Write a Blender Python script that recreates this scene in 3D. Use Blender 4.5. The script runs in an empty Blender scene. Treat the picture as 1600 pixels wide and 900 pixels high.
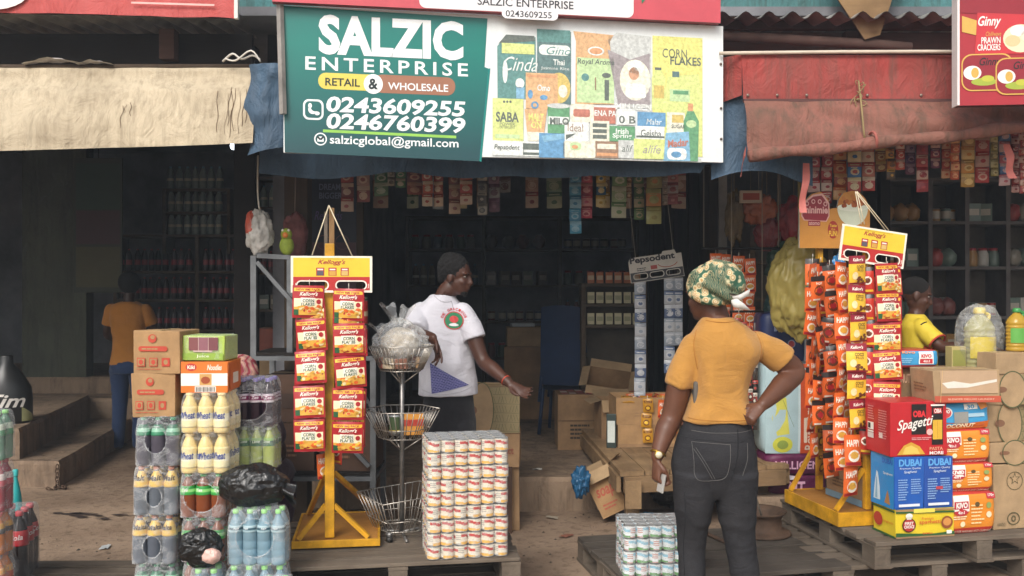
import bpy, bmesh, math, random
from mathutils import Vector, Matrix, noise
from mathutils.bvhtree import BVHTree
R = math.radians
sc = bpy.context.scene
C = sc.collection
rnd = random.Random(7)

# ------------------------------------------------------------------ camera, sky, sun, exposure
CH = 1.6                                            # eye height, level camera looking along +Y
FPX = 1450.0
cam_d = bpy.data.cameras.new('camera')
cam_d.sensor_width = 36; cam_d.lens = 36 * FPX / 1600
cam_d.clip_start = .05; cam_d.clip_end = 500
cam = bpy.data.objects.new('camera', cam_d); C.objects.link(cam)
cam.location = (0, 0, CH); cam.rotation_euler = (R(90), 0, 0)
sc.camera = cam

w = bpy.data.worlds.new('World'); sc.world = w; w.use_nodes = True
nt = w.node_tree; nt.nodes.clear()
sky = nt.nodes.new('ShaderNodeTexSky'); sky.sky_type = 'NISHITA'; sky.sun_disc = False
SUN_EL, SUN_AZ = R(40), R(200)                      # a hazy sun behind the camera, a little to the left
sky.sun_elevation = SUN_EL; sky.sun_rotation = SUN_AZ
sky.air_density = 1.2; sky.dust_density = 4.0; sky.ozone_density = 1.0
hs = nt.nodes.new('ShaderNodeHueSaturation'); hs.inputs['Saturation'].default_value = .32
bg = nt.nodes.new('ShaderNodeBackground'); bg.inputs['Strength'].default_value = .14
wo = nt.nodes.new('ShaderNodeOutputWorld')
nt.links.new(sky.outputs[0], hs.inputs['Color']); nt.links.new(hs.outputs[0], bg.inputs[0]); nt.links.new(bg.outputs[0], wo.inputs[0])
sun_d = bpy.data.lights.new('sun', 'SUN'); sun_d.energy = 1.4; sun_d.angle = R(25); sun_d.color = (1, .96, .9)
sun = bpy.data.objects.new('sun', sun_d); C.objects.link(sun)
sun.rotation_euler = Vector((math.sin(SUN_AZ) * math.cos(SUN_EL), math.cos(SUN_AZ) * math.cos(SUN_EL), math.sin(SUN_EL))).to_track_quat('Z', 'Y').to_euler()
vs = sc.view_settings
sc.display_settings.display_device = 'sRGB'
vs.view_transform = 'Standard'; vs.look = 'None'; vs.gamma = 1; vs.exposure = .5; vs.use_curve_mapping = False
sc.cycles.transparent_max_bounces = 16
sc.cycles.max_bounces = 6; sc.cycles.diffuse_bounces = 4

def at(px, py, d): return Vector(((px - 800) / FPX * d, d, CH - (py - 450) / FPX * d))
def onz(px, py, z):
    d = FPX * (CH - z) / (py - 450); return at(px, py, d)

# ------------------------------------------------------------------ materials
def lin(h):
    if not isinstance(h, str): return tuple(h)[:3]
    h = h.lstrip('#'); o = []
    for i in (0, 2, 4):
        c = int(h[i:i + 2], 16) / 255
        o.append(c / 12.92 if c <= .04045 else ((c + .055) / 1.055) ** 2.4)
    return tuple(o)
_m = {}
def new_mat(name):
    m = bpy.data.materials.new(name); m.use_nodes = True
    n = m.node_tree; b = n.nodes['Principled BSDF']
    return m, n, b
def ramp(n, fac, stops):
    r = n.nodes.new('ShaderNodeValToRGB'); r.color_ramp.elements[0].position = stops[0][0]; r.color_ramp.elements[0].color = (*stops[0][1], 1)
    r.color_ramp.elements[1].position = stops[-1][0]; r.color_ramp.elements[1].color = (*stops[-1][1], 1)
    for p, c in stops[1:-1]:
        e = r.color_ramp.elements.new(p); e.color = (*c, 1)
    n.links.new(fac, r.inputs[0]); return r.outputs[0]
def coords(n, scale=(1, 1, 1), rot=(0, 0, 0), kind='Object'):
    t = n.nodes.new('ShaderNodeTexCoord'); mp = n.nodes.new('ShaderNodeMapping')
    mp.inputs['Scale'].default_value = scale; mp.inputs['Rotation'].default_value = rot
    n.links.new(t.outputs[kind], mp.inputs[0]); return mp.outputs[0]
def noise_tex(n, vec, scale, detail=4, rough=.55, dist=0):
    t = n.nodes.new('ShaderNodeTexNoise'); t.inputs['Scale'].default_value = scale; t.inputs['Detail'].default_value = detail
    t.inputs['Roughness'].default_value = rough; t.inputs['Distortion'].default_value = dist
    n.links.new(vec, t.inputs['Vector']); return t.outputs[0]
def add_bump(n, b, h, strength=.3, dist=.01):
    bp = n.nodes.new('ShaderNodeBump'); bp.inputs['Strength'].default_value = strength; bp.inputs['Distance'].default_value = dist
    n.links.new(h, bp.inputs['Height']); n.links.new(bp.outputs[0], b.inputs['Normal'])
def mixc(n, fac, a, b, mode='MIX'):
    x = n.nodes.new('ShaderNodeMix'); x.data_type = 'RGBA'; x.blend_type = mode
    if isinstance(fac, (int, float)): x.inputs[0].default_value = fac
    else: n.links.new(fac, x.inputs[0])
    for s, v in ((6, a), (7, b)):
        if isinstance(v, tuple): x.inputs[s].default_value = (*v, 1)
        else: n.links.new(v, x.inputs[s])
    return x.outputs[2]
def M(col, rough=.6, var=.14, scale=7., bump=0., bscale=60., metal=0., spec=.4, stretch=(1, 1, 1)):
    key = (col, rough, var, scale, bump, bscale, metal, spec, stretch)
    if key in _m: return _m[key]
    m, n, b = new_mat('paint_%s' % (col.lstrip('#') if isinstance(col, str) else len(_m)))
    c = lin(col); v = coords(n, stretch)
    f = noise_tex(n, v, scale, 6, .62)
    lo = tuple(x * (1 - var * 1.5) for x in c); hi = tuple(min(1, x * (1 + var)) for x in c)
    n.links.new(ramp(n, f, [(.3, lo), (.7, hi)]), b.inputs['Base Color'])
    b.inputs['Roughness'].default_value = rough; b.inputs['Metallic'].default_value = metal; b.inputs['Specular IOR Level'].default_value = spec
    if bump: add_bump(n, b, noise_tex(n, v, bscale, 3), bump, .004)
    _m[key] = m; return m
def P(col, rough=.45): return M(col, rough, .06, 9.)            # print on paper or film
def mat_wood(name, c0, c1, scale=1., axis=0, rough=.85):
    m, n, b = new_mat(name); s = [14, 14, 14]; s[axis] = 1.3
    v = coords(n, tuple(x * scale for x in s))
    f = noise_tex(n, v, 1.6, 8, .65, 1.2); g = noise_tex(n, coords(n), 3.5, 5, .6)
    c = mixc(n, f, lin(c0), lin(c1))
    c = mixc(n, ramp(n, g, [(.35, (.45, .42, .4)), (.6, (1, 1, 1))]), (0, 0, 0), c, 'MULTIPLY') if False else mixc(n, .8, c, ramp(n, g, [(.3, (.5, .47, .45)), (.62, (1, 1, 1))]), 'MULTIPLY')
    n.links.new(c, b.inputs['Base Color']); b.inputs['Roughness'].default_value = rough; b.inputs['Specular IOR Level'].default_value = .25
    add_bump(n, b, f, .5, .004); return m
def mat_tarp(name, c, dirt, streak=1., rough=.75, amount=.6):
    m, n, b = new_mat(name)
    v = coords(n); a = noise_tex(n, v, 2.2, 6, .6); st = noise_tex(n, coords(n, (9 * streak, 9 * streak, .5)), 3, 5, .7)
    base = mixc(n, ramp(n, a, [(.35, (0, 0, 0)), (.75, (1, 1, 1))]), lin(c), tuple(.5 * (x + y) for x, y in zip(lin(c), lin(dirt))))
    cc = mixc(n, ramp(n, st, [(.46, (0, 0, 0)), (.72, (amount,) * 3)]), base, lin(dirt))
    n.links.new(cc, b.inputs['Base Color']); b.inputs['Roughness'].default_value = rough; b.inputs['Specular IOR Level'].default_value = .3
    add_bump(n, b, noise_tex(n, coords(n, (1, 1, .6)), 7, 6, .62, .9), .85, .04); return m
def mat_film(name, tint=(1, 1, 1), base=.10, amount=.55, scale=14, rough=.16):
    m, n, b = new_mat(name); n.nodes.remove(b)
    out = n.nodes['Material Output']; tr = n.nodes.new('ShaderNodeBsdfTransparent'); gl = n.nodes.new('ShaderNodeBsdfPrincipled')
    gl.inputs['Base Color'].default_value = (.85, .87, .88, 1); gl.inputs['Roughness'].default_value = rough
    tr.inputs[0].default_value = (*tint, 1)
    v = coords(n, (1, 1, 1.6)); f = noise_tex(n, v, scale, 4, .6, 1.6)
    r = ramp(n, f, [(.42, (base,) * 3), (.50, (base * 1.5,) * 3), (.58, (amount,) * 3), (.68, (base,) * 3)])
    lw = n.nodes.new('ShaderNodeLayerWeight'); lw.inputs[0].default_value = .35
    mx = n.nodes.new('ShaderNodeMath'); mx.operation = 'MULTIPLY_ADD'; n.links.new(lw.outputs['Facing'], mx.inputs[0]); mx.inputs[1].default_value = .28; n.links.new(r, mx.inputs[2])
    ms = n.nodes.new('ShaderNodeMixShader'); n.links.new(mx.outputs[0], ms.inputs[0]); n.links.new(tr.outputs[0], ms.inputs[1]); n.links.new(gl.outputs[0], ms.inputs[2])
    add_bump(n, gl, noise_tex(n, coords(n, (1, 1, .7)), 34, 3, .55, 1.2), .6, .01)
    n.links.new(ms.outputs[0], out.inputs[0]); return m
def mat_clear(name, col, rough=.12, trans=.5):
    """coloured plastic with a drink inside: part see-through, part body colour"""
    m, n, b = new_mat(name); out = n.nodes['Material Output']
    b.inputs['Base Color'].default_value = (*lin(col), 1); b.inputs['Roughness'].default_value = rough
    tr = n.nodes.new('ShaderNodeBsdfTransparent'); tr.inputs[0].default_value = (*[min(1, x ** .35) for x in lin(col)], 1)
    ms = n.nodes.new('ShaderNodeMixShader'); ms.inputs[0].default_value = 1 - trans
    n.links.new(tr.outputs[0], ms.inputs[1]); n.links.new(b.outputs[0], ms.inputs[2]); n.links.new(ms.outputs[0], out.inputs[0])
    add_bump(n, b, noise_tex(n, coords(n), 30, 3), .25, .004); return m
def mat_cloth(name, col, rough=.9, fine=900, bump=.25, var=.12, fold=9):
    m, n, b = new_mat(name); v = coords(n); f = noise_tex(n, v, 5, 5, .6); g = noise_tex(n, v, fine, 2); h = noise_tex(n, coords(n, (1, 1, 1.8)), fold, 4, .55, .8)
    c = lin(col); n.links.new(ramp(n, f, [(.3, tuple(x * (1 - var) for x in c)), (.7, tuple(min(1, x * (1 + var * .6)) for x in c))]), b.inputs['Base Color'])
    ad = n.nodes.new('ShaderNodeMath'); ad.operation = 'MULTIPLY_ADD'; n.links.new(g, ad.inputs[0]); ad.inputs[1].default_value = .12; n.links.new(h, ad.inputs[2])
    b.inputs['Roughness'].default_value = rough; b.inputs['Specular IOR Level'].default_value = .2; b.inputs['Sheen Weight'].default_value = .15
    add_bump(n, b, ad.outputs[0], bump, .02); return m
def mat_skin(name, col):
    m, n, b = new_mat(name); v = coords(n); f = noise_tex(n, v, 12, 5, .6); c = lin(col)
    n.links.new(ramp(n, f, [(.3, tuple(x * .8 for x in c)), (.7, tuple(x * 1.12 for x in c))]), b.inputs['Base Color'])
    b.inputs['Roughness'].default_value = .48; b.inputs['Specular IOR Level'].default_value = .45
    b.inputs['Subsurface Weight'].default_value = .08; b.inputs['Subsurface Radius'].default_value = (.02, .008, .004); b.inputs['Subsurface Scale'].default_value = .3
    add_bump(n, b, noise_tex(n, v, 160, 3), .12, .003); return m

# ------------------------------------------------------------------ mesh building
_tc = {}
def _curve_mesh(cu):
    o = bpy.data.objects.new('tmp', cu); me = bpy.data.meshes.new_from_object(o)
    r = ([tuple(v.co) for v in me.vertices], [tuple(p.vertices) for p in me.polygons])
    bpy.data.objects.remove(o); bpy.data.meshes.remove(me); bpy.data.curves.remove(cu); return r
def text_geo(s, bold=0., shear=0., space=1., res=3):
    k = (s, bold, shear, space, res)
    if k not in _tc:
        cu = bpy.data.curves.new('t', 'FONT'); cu.body = s; cu.offset = bold; cu.shear = shear; cu.space_character = space; cu.resolution_u = res
        cu.dimensions = '2D'; cu.fill_mode = 'FRONT'
        vs_, fs = _curve_mesh(cu)
        x0 = min(v[0] for v in vs_); x1 = max(v[0] for v in vs_); y0 = min(v[1] for v in vs_); y1 = max(v[1] for v in vs_)
        _tc[k] = ([((v[0] - x0) / (x1 - x0), (v[1] - y0) / (y1 - y0)) for v in vs_], fs, (x1 - x0) / (y1 - y0))
    return _tc[k]
def fill2d(loops):
    """flat mesh from an outer loop and hole loops"""
    cu = bpy.data.curves.new('s', 'CURVE'); cu.dimensions = '2D'; cu.fill_mode = 'FRONT'
    for lp in loops:
        sp = cu.splines.new('POLY'); sp.points.add(len(lp) - 1); sp.use_cyclic_u = True
        for p, q in zip(sp.points, lp): p.co = (q[0], q[1], 0, 1)
    return _curve_mesh(cu)
def rrect_pts(x0, y0, x1, y1, r, n=5, ry=None):
    ry = ry or r; o = []
    for cx, cy, a in ((x1 - r, y1 - ry, 0), (x0 + r, y1 - ry, 90), (x0 + r, y0 + ry, 180), (x1 - r, y0 + ry, 270)):
        for i in range(n + 1):
            t = R(a + 90 * i / n); o.append((cx + r * math.cos(t), cy + ry * math.sin(t)))
    return o
def frames(pts, up=Vector((0, 0, 1))):
    out = []; N = None
    for i, p in enumerate(pts):
        t = (pts[min(i + 1, len(pts) - 1)] - pts[max(i - 1, 0)]).normalized()
        if N is None:
            N = up.cross(t)
            if N.length < 1e-3: N = Vector((1, 0, 0))
            N = (N - t * N.dot(t)).normalized()
        else:
            N = (N - t * N.dot(t)).normalized()
        out.append((p, N, t.cross(N)))
    return out
def smooth_path(pts, k=4):
    pts = [Vector(p) for p in pts]
    if k <= 1 or len(pts) < 3: return pts
    o = []
    for i in range(len(pts) - 1):
        p0 = pts[max(i - 1, 0)]; p1 = pts[i]; p2 = pts[i + 1]; p3 = pts[min(i + 2, len(pts) - 1)]
        for j in range(k):
            t = j / k
            o.append(.5 * ((2 * p1) + (p2 - p0) * t + (2 * p0 - 5 * p1 + 4 * p2 - p3) * t * t + (3 * p1 - p0 - 3 * p2 + p3) * t ** 3))
    o.append(pts[-1]); return o

class MB:
    def __init__(s): s.v = []; s.f = []; s.mi = []; s.sm = []; s.mats = []; s.T = Matrix.Identity(4)
    def mid(s, m):
        if m not in s.mats: s.mats.append(m)
        return s.mats.index(m)
    def add(s, vs_, fs, mat, smooth=False):
        b = len(s.v); s.v += [s.T @ Vector(p) for p in vs_]
        if isinstance(mat, list): ids = [s.mid(x) for x in mat]
        else: ids = [s.mid(mat)] * len(fs)
        for f, i in zip(fs, ids): s.f.append(tuple(b + q for q in f)); s.mi.append(i); s.sm.append(smooth)
    def box(s, x0, y0, z0, x1, y1, z1, mat, bev=0., mats=None, jit=0.):
        """mats: dict of face -> material: -x +x -y +y -z +z"""
        if bev <= 0 and jit <= 0:
            vs_ = [(x, y, z) for z in (z0, z1) for y in (y0, y1) for x in (x0, x1)]
            fs = [(0, 4, 6, 2), (1, 3, 7, 5), (0, 1, 5, 4), (2, 6, 7, 3), (0, 2, 3, 1), (4, 5, 7, 6)]
            mats = mats or {}
            s.add(vs_, fs, [mats.get(k, mat) for k in ('-x', '+x', '-y', '+y', '-z', '+z')]); return
        bm = bmesh.new(); bmesh.ops.create_cube(bm, size=1)
        for v in bm.verts:
            v.co = Vector((x0 + (v.co.x + .5) * (x1 - x0), y0 + (v.co.y + .5) * (y1 - y0), z0 + (v.co.z + .5) * (z1 - z0)))
            if jit: v.co += Vector((rnd.uniform(-jit, jit), rnd.uniform(-jit, jit), rnd.uniform(-jit, jit)))
        if bev: bmesh.ops.bevel(bm, geom=list(bm.edges), offset=bev, segments=2, affect='EDGES', profile=.6)
        bm.normal_update(); bm.verts.index_update(); mats = mats or {}; ml = []
        for f in bm.faces:
            nx = f.normal; k = max(range(3), key=lambda i: abs(nx[i])); key = ('-' if nx[k] < 0 else '+') + 'xyz'[k]; ml.append(mats.get(key, mat))
        s.add([v.co.copy() for v in bm.verts], [tuple(v.index for v in f.verts) for f in bm.faces], ml); bm.free()
    def bar(s, a, b, wd, ht, mat, up=(0, 0, 1), bev=0.):
        a = Vector(a); b = Vector(b); t = (b - a); L = t.length; t.normalize(); u = Vector(up); sd = u.cross(t)
        if sd.length < 1e-3: sd = Vector((1, 0, 0))
        sd.normalize(); u = t.cross(sd); old = s.T
        s.T = old @ Matrix((( *(sd[i] for i in ()),),)) if False else old @ Matrix(((sd.x, t.x, u.x, a.x), (sd.y, t.y, u.y, a.y), (sd.z, t.z, u.z, a.z), (0, 0, 0, 1)))
        s.box(-wd / 2, 0, -ht / 2, wd / 2, L, ht / 2, mat, bev); s.T = old
    def tube(s, pts, r, mat, n=8, k=1, closed=False, cap=True, ry=None, up=Vector((0, 0, 1))):
        pts = smooth_path(pts, k); m = len(pts)
        rr = r if callable(r) else (lambda t: r); qq = (ry if callable(ry) else (lambda t: ry)) if ry else rr
        fr = frames(pts + [pts[0]] if closed else pts, up)[:m]; vs_ = []; fs = []
        for i, (p, N, B) in enumerate(fr):
            a = rr(i / max(1, m - 1)); c = qq(i / max(1, m - 1))
            for j in range(n):
                t = 2 * math.pi * j / n; vs_.append(p + N * a * math.cos(t) + B * c * math.sin(t))
        for i in range(m if closed else m - 1):
            for j in range(n):
                q = (i + 1) % m; fs.append((i * n + j, i * n + (j + 1) % n, q * n + (j + 1) % n, q * n + j))
        if cap and not closed: fs.append(tuple(range(n))[::-1]); fs.append(tuple((m - 1) * n + j for j in range(n)))
        s.add(vs_, fs, mat, True)
    def lathe(s, prof, mat, n=16, cx=0, cy=0, sx=1, sy=1, mats=None, ph=0):
        """prof: (r, z) from the bottom up; mats: one per band"""
        vs_ = []; fs = []; ml = []
        for r, z in prof:
            for j in range(n):
                t = 2 * math.pi * (j + ph) / n; vs_.append((cx + sx * r * math.cos(t), cy + sy * r * math.sin(t), z))
        for i in range(len(prof) - 1):
            for j in range(n): fs.append((i * n + j, i * n + (j + 1) % n, (i + 1) * n + (j + 1) % n, (i + 1) * n + j)); ml.append(mats[i] if mats else mat)
        fs.append(tuple(range(n))[::-1]); ml.append(ml[0]); fs.append(tuple((len(prof) - 1) * n + j for j in range(n))); ml.append(ml[-2])
        s.add(vs_, fs, ml, True)
    def grid(s, fn, nu, nv, mat, cu=False, cv=False, smooth=True, skip=None):
        vs_ = [fn(i / nu, j / nv) for j in range(nv + (0 if cv else 1)) for i in range(nu + (0 if cu else 1))]
        W = nu + (0 if cu else 1); H = nv + (0 if cv else 1); fs = []; ml = []
        for j in range(nv):
            for i in range(nu):
                if skip and skip((i + .5) / nu, (j + .5) / nv): continue
                i2 = (i + 1) % W; j2 = (j + 1) % H; fs.append((j * W + i, j * W + i2, j2 * W + i2, j2 * W + i))
                ml.append(mat((i + .5) / nu, (j + .5) / nv) if callable(mat) else mat)
        s.add(vs_, fs, ml, smooth)
    def ball(s, c, r, mat, n=12, fn=None):
        """r: (rx, ry, rz)"""
        c = Vector(c); r = (r, r, r) if isinstance(r, (int, float)) else r
        def g(u, v):
            a = 2 * math.pi * u; b = math.pi * (v - .5); d = Vector((math.cos(a) * math.cos(b), math.sin(a) * math.cos(b), math.sin(b)))
            k = fn(d) if fn else 1
            return c + Vector((d.x * r[0], d.y * r[1], d.z * r[2])) * k
        s.grid(g, n * 2, n, mat, cu=True)
    def sheet(s, vs2, fs, mat, th=.003):
        """flat xy mesh given a thickness along z"""
        s.add([(x, y, th) for x, y, *_ in vs2], fs, mat)
    def build(s, name, parent=None, loc=None, rz=0., **kw):
        me = bpy.data.meshes.new(name); me.from_pydata([tuple(p) for p in s.v], [], s.f)
        for m in s.mats: me.materials.append(m)
        me.polygons.foreach_set('material_index', s.mi); me.polygons.foreach_set('use_smooth', s.sm); me.update()
        o = bpy.data.objects.new(name, me); C.objects.link(o)
        if parent: o.parent = parent
        if loc is not None: o.location = loc
        o.rotation_euler.z = rz
        if kw: tag(o, **kw)
        return o

class Face:
    """a print on a face: 0..1 across, 0..1 up; each layer k stands 0.7 mm above the one below"""
    def __init__(s, mb, O, U, V, w, h, fn=None, step=.0007):
        s.mb = mb; s.O = Vector(O); s.U = Vector(U).normalized() * w; s.V = Vector(V).normalized() * h; s.N = s.U.cross(s.V).normalized(); s.fn = fn; s.step = step; s.w = w; s.h = h
    def p(s, x, y, k): return s.O + s.U * x + s.V * y + s.N * ((s.fn(x, y) if s.fn else 0) + k * s.step)
    def rect(s, x0, y0, x1, y1, mat, k=1):
        if not s.fn: s.poly([(x0, y0), (x1, y0), (x1, y1), (x0, y1)], mat, k); return
        nu = max(1, int((x1 - x0) * 8 + .5)); nv = max(1, int((y1 - y0) * 8 + .5))
        s.mb.grid(lambda u, v: s.p(x0 + u * (x1 - x0), y0 + v * (y1 - y0), k), nu, nv, mat)
    def poly(s, pts, mat, k=1):
        s.mb.add([s.p(x, y, k) for x, y in pts], [tuple(range(len(pts)))], mat)
    def ell(s, cx, cy, rx, ry, mat, k=1, n=24, a0=0, a1=360):
        full = a1 - a0 >= 360; pts = [(cx + rx * math.cos(R(a0 + (a1 - a0) * i / n)), cy + ry * math.sin(R(a0 + (a1 - a0) * i / n))) for i in range(n + (0 if full else 1))]
        if s.fn: # fan so the patch follows the bulge
            b = [s.p(cx, cy, k)] + [s.p(x, y, k) for x, y in pts]; m = len(pts)
            s.mb.add(b, [(0, 1 + i, 1 + (i + 1) % m) for i in range(m if full else m - 1)], mat)
        else: s.poly(pts, mat, k)
    def ring(s, cx, cy, rx, ry, t, mat, k=1, n=28, a0=0, a1=360):
        o = []; q = t * s.w / s.h
        for i in range(n + 1):
            a = R(a0 + (a1 - a0) * i / n); o += [s.p(cx + rx * math.cos(a), cy + ry * math.sin(a), k), s.p(cx + (rx - t) * math.cos(a), cy + (ry - q) * math.sin(a), k)]
        s.mb.add(o, [(2 * i + 1, 2 * i, 2 * i + 2, 2 * i + 3) for i in range(n)], mat)
    def rr(s, x0, y0, x1, y1, r, mat, k=1):
        s.poly(rrect_pts(x0, y0, x1, y1, r, 5, min(r * s.w / s.h, (y1 - y0) / 2 - 1e-4)), mat, k)
    def line(s, x0, y0, x1, y1, t, mat, k=1):
        d = Vector(((x1 - x0) * s.w, (y1 - y0) * s.h)); d.normalize(); nx = -d.y * t / 2; ny = d.x * t / 2 * s.w / s.h
        s.poly([(x0 - nx, y0 - ny), (x1 - nx, y1 - ny), (x1 + nx, y1 + ny), (x0 + nx, y0 + ny)][::1], mat, k)
    def text(s, t, x0, y0, x1, y1, mat, k=2, bold=0., shear=0., space=1., slant=0., rot90=False, res=3):
        vs_, fs, asp = text_geo(t, bold, shear, space, res)
        if rot90: pts = [s.p(x1 - v * (x1 - x0), y0 + u * (y1 - y0), k) for u, v in vs_]
        else: pts = [s.p(x0 + u * (x1 - x0), y0 + v * (y1 - y0) + slant * u, k) for u, v in vs_]
        s.mb.add(pts, fs, mat)
    def lines(s, x0, y0, x1, y1, n, mat, k=2, fill=.45, seed=1):
        """small print too fine to read: ragged rows"""
        r = random.Random(seed); dy = (y1 - y0) / n
        for i in range(n):
            x = x0; y = y0 + i * dy; e = x0 + (x1 - x0) * r.uniform(.7, 1)
            while x < e - .01:
                l = min(e - x, (x1 - x0) * r.uniform(.08, .25)); s.rect(x, y, x + l * .88, y + dy * fill, mat, k); x += l

# ------------------------------------------------------------------ things
def tag(o, label=None, cat=None, group=None, kind=None):
    if label: o['label'] = label
    if cat: o['category'] = cat
    if group: o['group'] = group
    if kind: o['kind'] = kind
    return o
def thing(name, label, cat, loc=(0, 0, 0), rz=0., group=None, tilt=None):
    o = bpy.data.objects.new(name, None); C.objects.link(o); o.empty_display_size = .1
    o.location = loc; o.rotation_euler = (tilt[0] if tilt else 0, tilt[1] if tilt else 0, rz); return tag(o, label, cat, group)
def kids(o): return [c for c in C.objects if c.parent == o]
_kids = {}
def dup(o, loc=None, rz=None, label=None, group=None, parent=None, tilt=None):
    """copy a thing with its parts and their sub-parts"""
    c = o.copy(); C.objects.link(c); c.parent = parent
    if loc is not None: c.location = loc
    if rz is not None: c.rotation_euler = (tilt[0] if tilt else 0, tilt[1] if tilt else 0, rz)
    if label: c['label'] = label
    if group: c['group'] = group
    for ch in o.children: dup(ch, parent=c)
    return c
def setting(name, mb, **kw): return tag(mb.build(name), kind='structure')
def one(name, mb, label, cat, loc=None, rz=0., group=None): return mb.build(name, None, loc, rz, label=label, cat=cat, group=group)
# ------------------------------------------------------------------ ground and building
def ray_uv(f, px, py):
    d = Vector(((px - 800) / FPX, 1, -(py - 450) / FPX)); O = f.O - Vector((0, 0, CH)); t = O.dot(f.N) / d.dot(f.N); q = d * t - O
    return q.dot(f.U) / f.U.length_squared, q.dot(f.V) / f.V.length_squared
class Board(Face):
    """a Face whose layout is measured off the photograph"""
    def bx(s, cx, cy, wd, ht):
        x0 = ray_uv(s, cx - wd / 2, cy)[0]; x1 = ray_uv(s, cx + wd / 2, cy)[0]; y0 = ray_uv(s, cx, cy + ht / 2)[1]; y1 = ray_uv(s, cx, cy - ht / 2)[1]; return x0, y0, x1, y1
    def R(s, x0, y0, x1, y1, m, k=1): s.rect(*s.bx((x0 + x1) / 2, (y0 + y1) / 2, x1 - x0, y1 - y0), m, k)
    def RR(s, x0, y0, x1, y1, r, m, k=1):
        b = s.bx((x0 + x1) / 2, (y0 + y1) / 2, x1 - x0, y1 - y0); s.rr(*b, r / (x1 - x0) * (b[2] - b[0]), m, k)
    def T(s, t, cx, cy, wd, ht, m, k=3, **kw): s.text(t, *s.bx(cx, cy, wd, ht), m, k, **kw)
    def E(s, cx, cy, rx, ry, m, k=2): b = s.bx(cx, cy, 2 * rx, 2 * ry); s.ell((b[0] + b[2]) / 2, (b[1] + b[3]) / 2, (b[2] - b[0]) / 2, (b[3] - b[1]) / 2, m, k)
    def PO(s, pts, m, k=1): s.poly([ray_uv(s, *p) for p in pts][::-1], m, k)
    def L(s, x0, y0, x1, y1, t, m, k=2): s.line(*ray_uv(s, x0, y0), *ray_uv(s, x1, y1), t, m, k)

def ground_mat():
    m, n, b = new_mat('dirty_concrete_earth'); v = coords(n)
    a = noise_tex(n, v, 1.1, 8, .6); c = noise_tex(n, v, 14, 6, .7); d = noise_tex(n, v, 90, 3)
    k = mixc(n, ramp(n, a, [(.35, (0, 0, 0)), (.65, (1, 1, 1))]), lin('#7f6a58'), lin('#9f8974'))
    k = mixc(n, ramp(n, c, [(.5, (0, 0, 0)), (.72, (.75, .75, .75))]), k, lin('#50402f'))
    n.links.new(k, b.inputs['Base Color']); b.inputs['Roughness'].default_value = .95; b.inputs['Specular IOR Level'].default_value = .2
    ad = n.nodes.new('ShaderNodeMath'); ad.operation = 'MULTIPLY_ADD'; n.links.new(d, ad.inputs[0]); ad.inputs[1].default_value = .25; n.links.new(c, ad.inputs[2])
    add_bump(n, b, ad.outputs[0], .6, .02); return m
GM = ground_mat()
g = MB()
def gz(x, y):
    if abs(x) > 6 or y < 3 or y > 11: return 0.
    return .012 * noise.noise(Vector((x * 1.3, y * 1.3, 0))) + .006 * noise.noise(Vector((x * 5, y * 5, 3)))
g.add([(-150, -150, -.02), (150, -150, -.02), (150, 150, -.02), (-150, 150, -.02)], [(0, 1, 2, 3)], GM)
g.grid(lambda u, v: Vector((-8 + 16 * u, 1.5 + 11.5 * v, gz(-8 + 16 * u, 1.5 + 11.5 * v))), 120, 90, GM)
setting('ground', g)

conc = mat_tarp('worn_concrete', '#99836d', '#54453a', .3, .95, .8)
cw = M('#554b44', .95, .35, 3, .5, 30)
def slab(name, poly, z0, z1, m, wob=.012):
    """a cast step with an uneven worn edge"""
    b = MB(); pts = []
    for i, p in enumerate(poly):
        q = poly[(i + 1) % len(poly)]; L = max(1, int((Vector(q) - Vector(p)).length / .12))
        for j in range(L):
            t = j / L; x = p[0] + (q[0] - p[0]) * t; y = p[1] + (q[1] - p[1]) * t; k = noise.noise(Vector((x * 4, y * 4, 1))) * wob * 3; pts.append((x + k, y + k))
    N = len(pts); c = (sum(p[0] for p in pts) / N, sum(p[1] for p in pts) / N)
    def ins(p, r): v = Vector(c) - Vector(p); v = v.normalized() * r; return (p[0] + v.x, p[1] + v.y)
    rings = [[(*p, z0) for p in pts], [(*p, z1 - .03) for p in pts], [(*ins(p, .02), z1) for p in pts]]
    vs_ = sum(rings, []); fs = []
    for r_ in range(2):
        for i in range(N): fs.append((r_ * N + i, r_ * N + (i + 1) % N, (r_ + 1) * N + (i + 1) % N, (r_ + 1) * N + i))
    b.add(vs_, fs, m, False); b.add(rings[2], [tuple(range(N))], m)
    return setting(name, b)
slab('shop_floor', [(-1.55, 6.75), (-.2, 6.62), (.55, 6.7), (1.4, 6.75), (1.5, 12.4), (-1.55, 12.4)], -.05, .24, conc, .02)
slab('shop_floor', [(1.52, 6.2), (7, 6.2), (7, 12.4), (1.52, 12.4)], -.05, .2, conc)
slab('shop_step', [(-7.4, 7.45), (-3.62, 7.45), (-4.05, 9.9), (-7.4, 9.9)], -.05, .21, conc, .006)
slab('shop_step', [(-7.4, 7.56), (-3.99, 7.52), (-4.5, 9.9), (-7.4, 9.9)], .21, .46, conc, .006)
slab('shop_step', [(-7.4, 9.91), (-1.75, 9.91), (-1.75, 10.4), (-7.4, 10.4)], -.05, .42, conc, .006)
slab('shop_step', [(-7.4, 10.41), (-1.75, 10.41), (-1.75, 12.4), (-7.4, 12.4)], -.05, .6, conc, .006)

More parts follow.
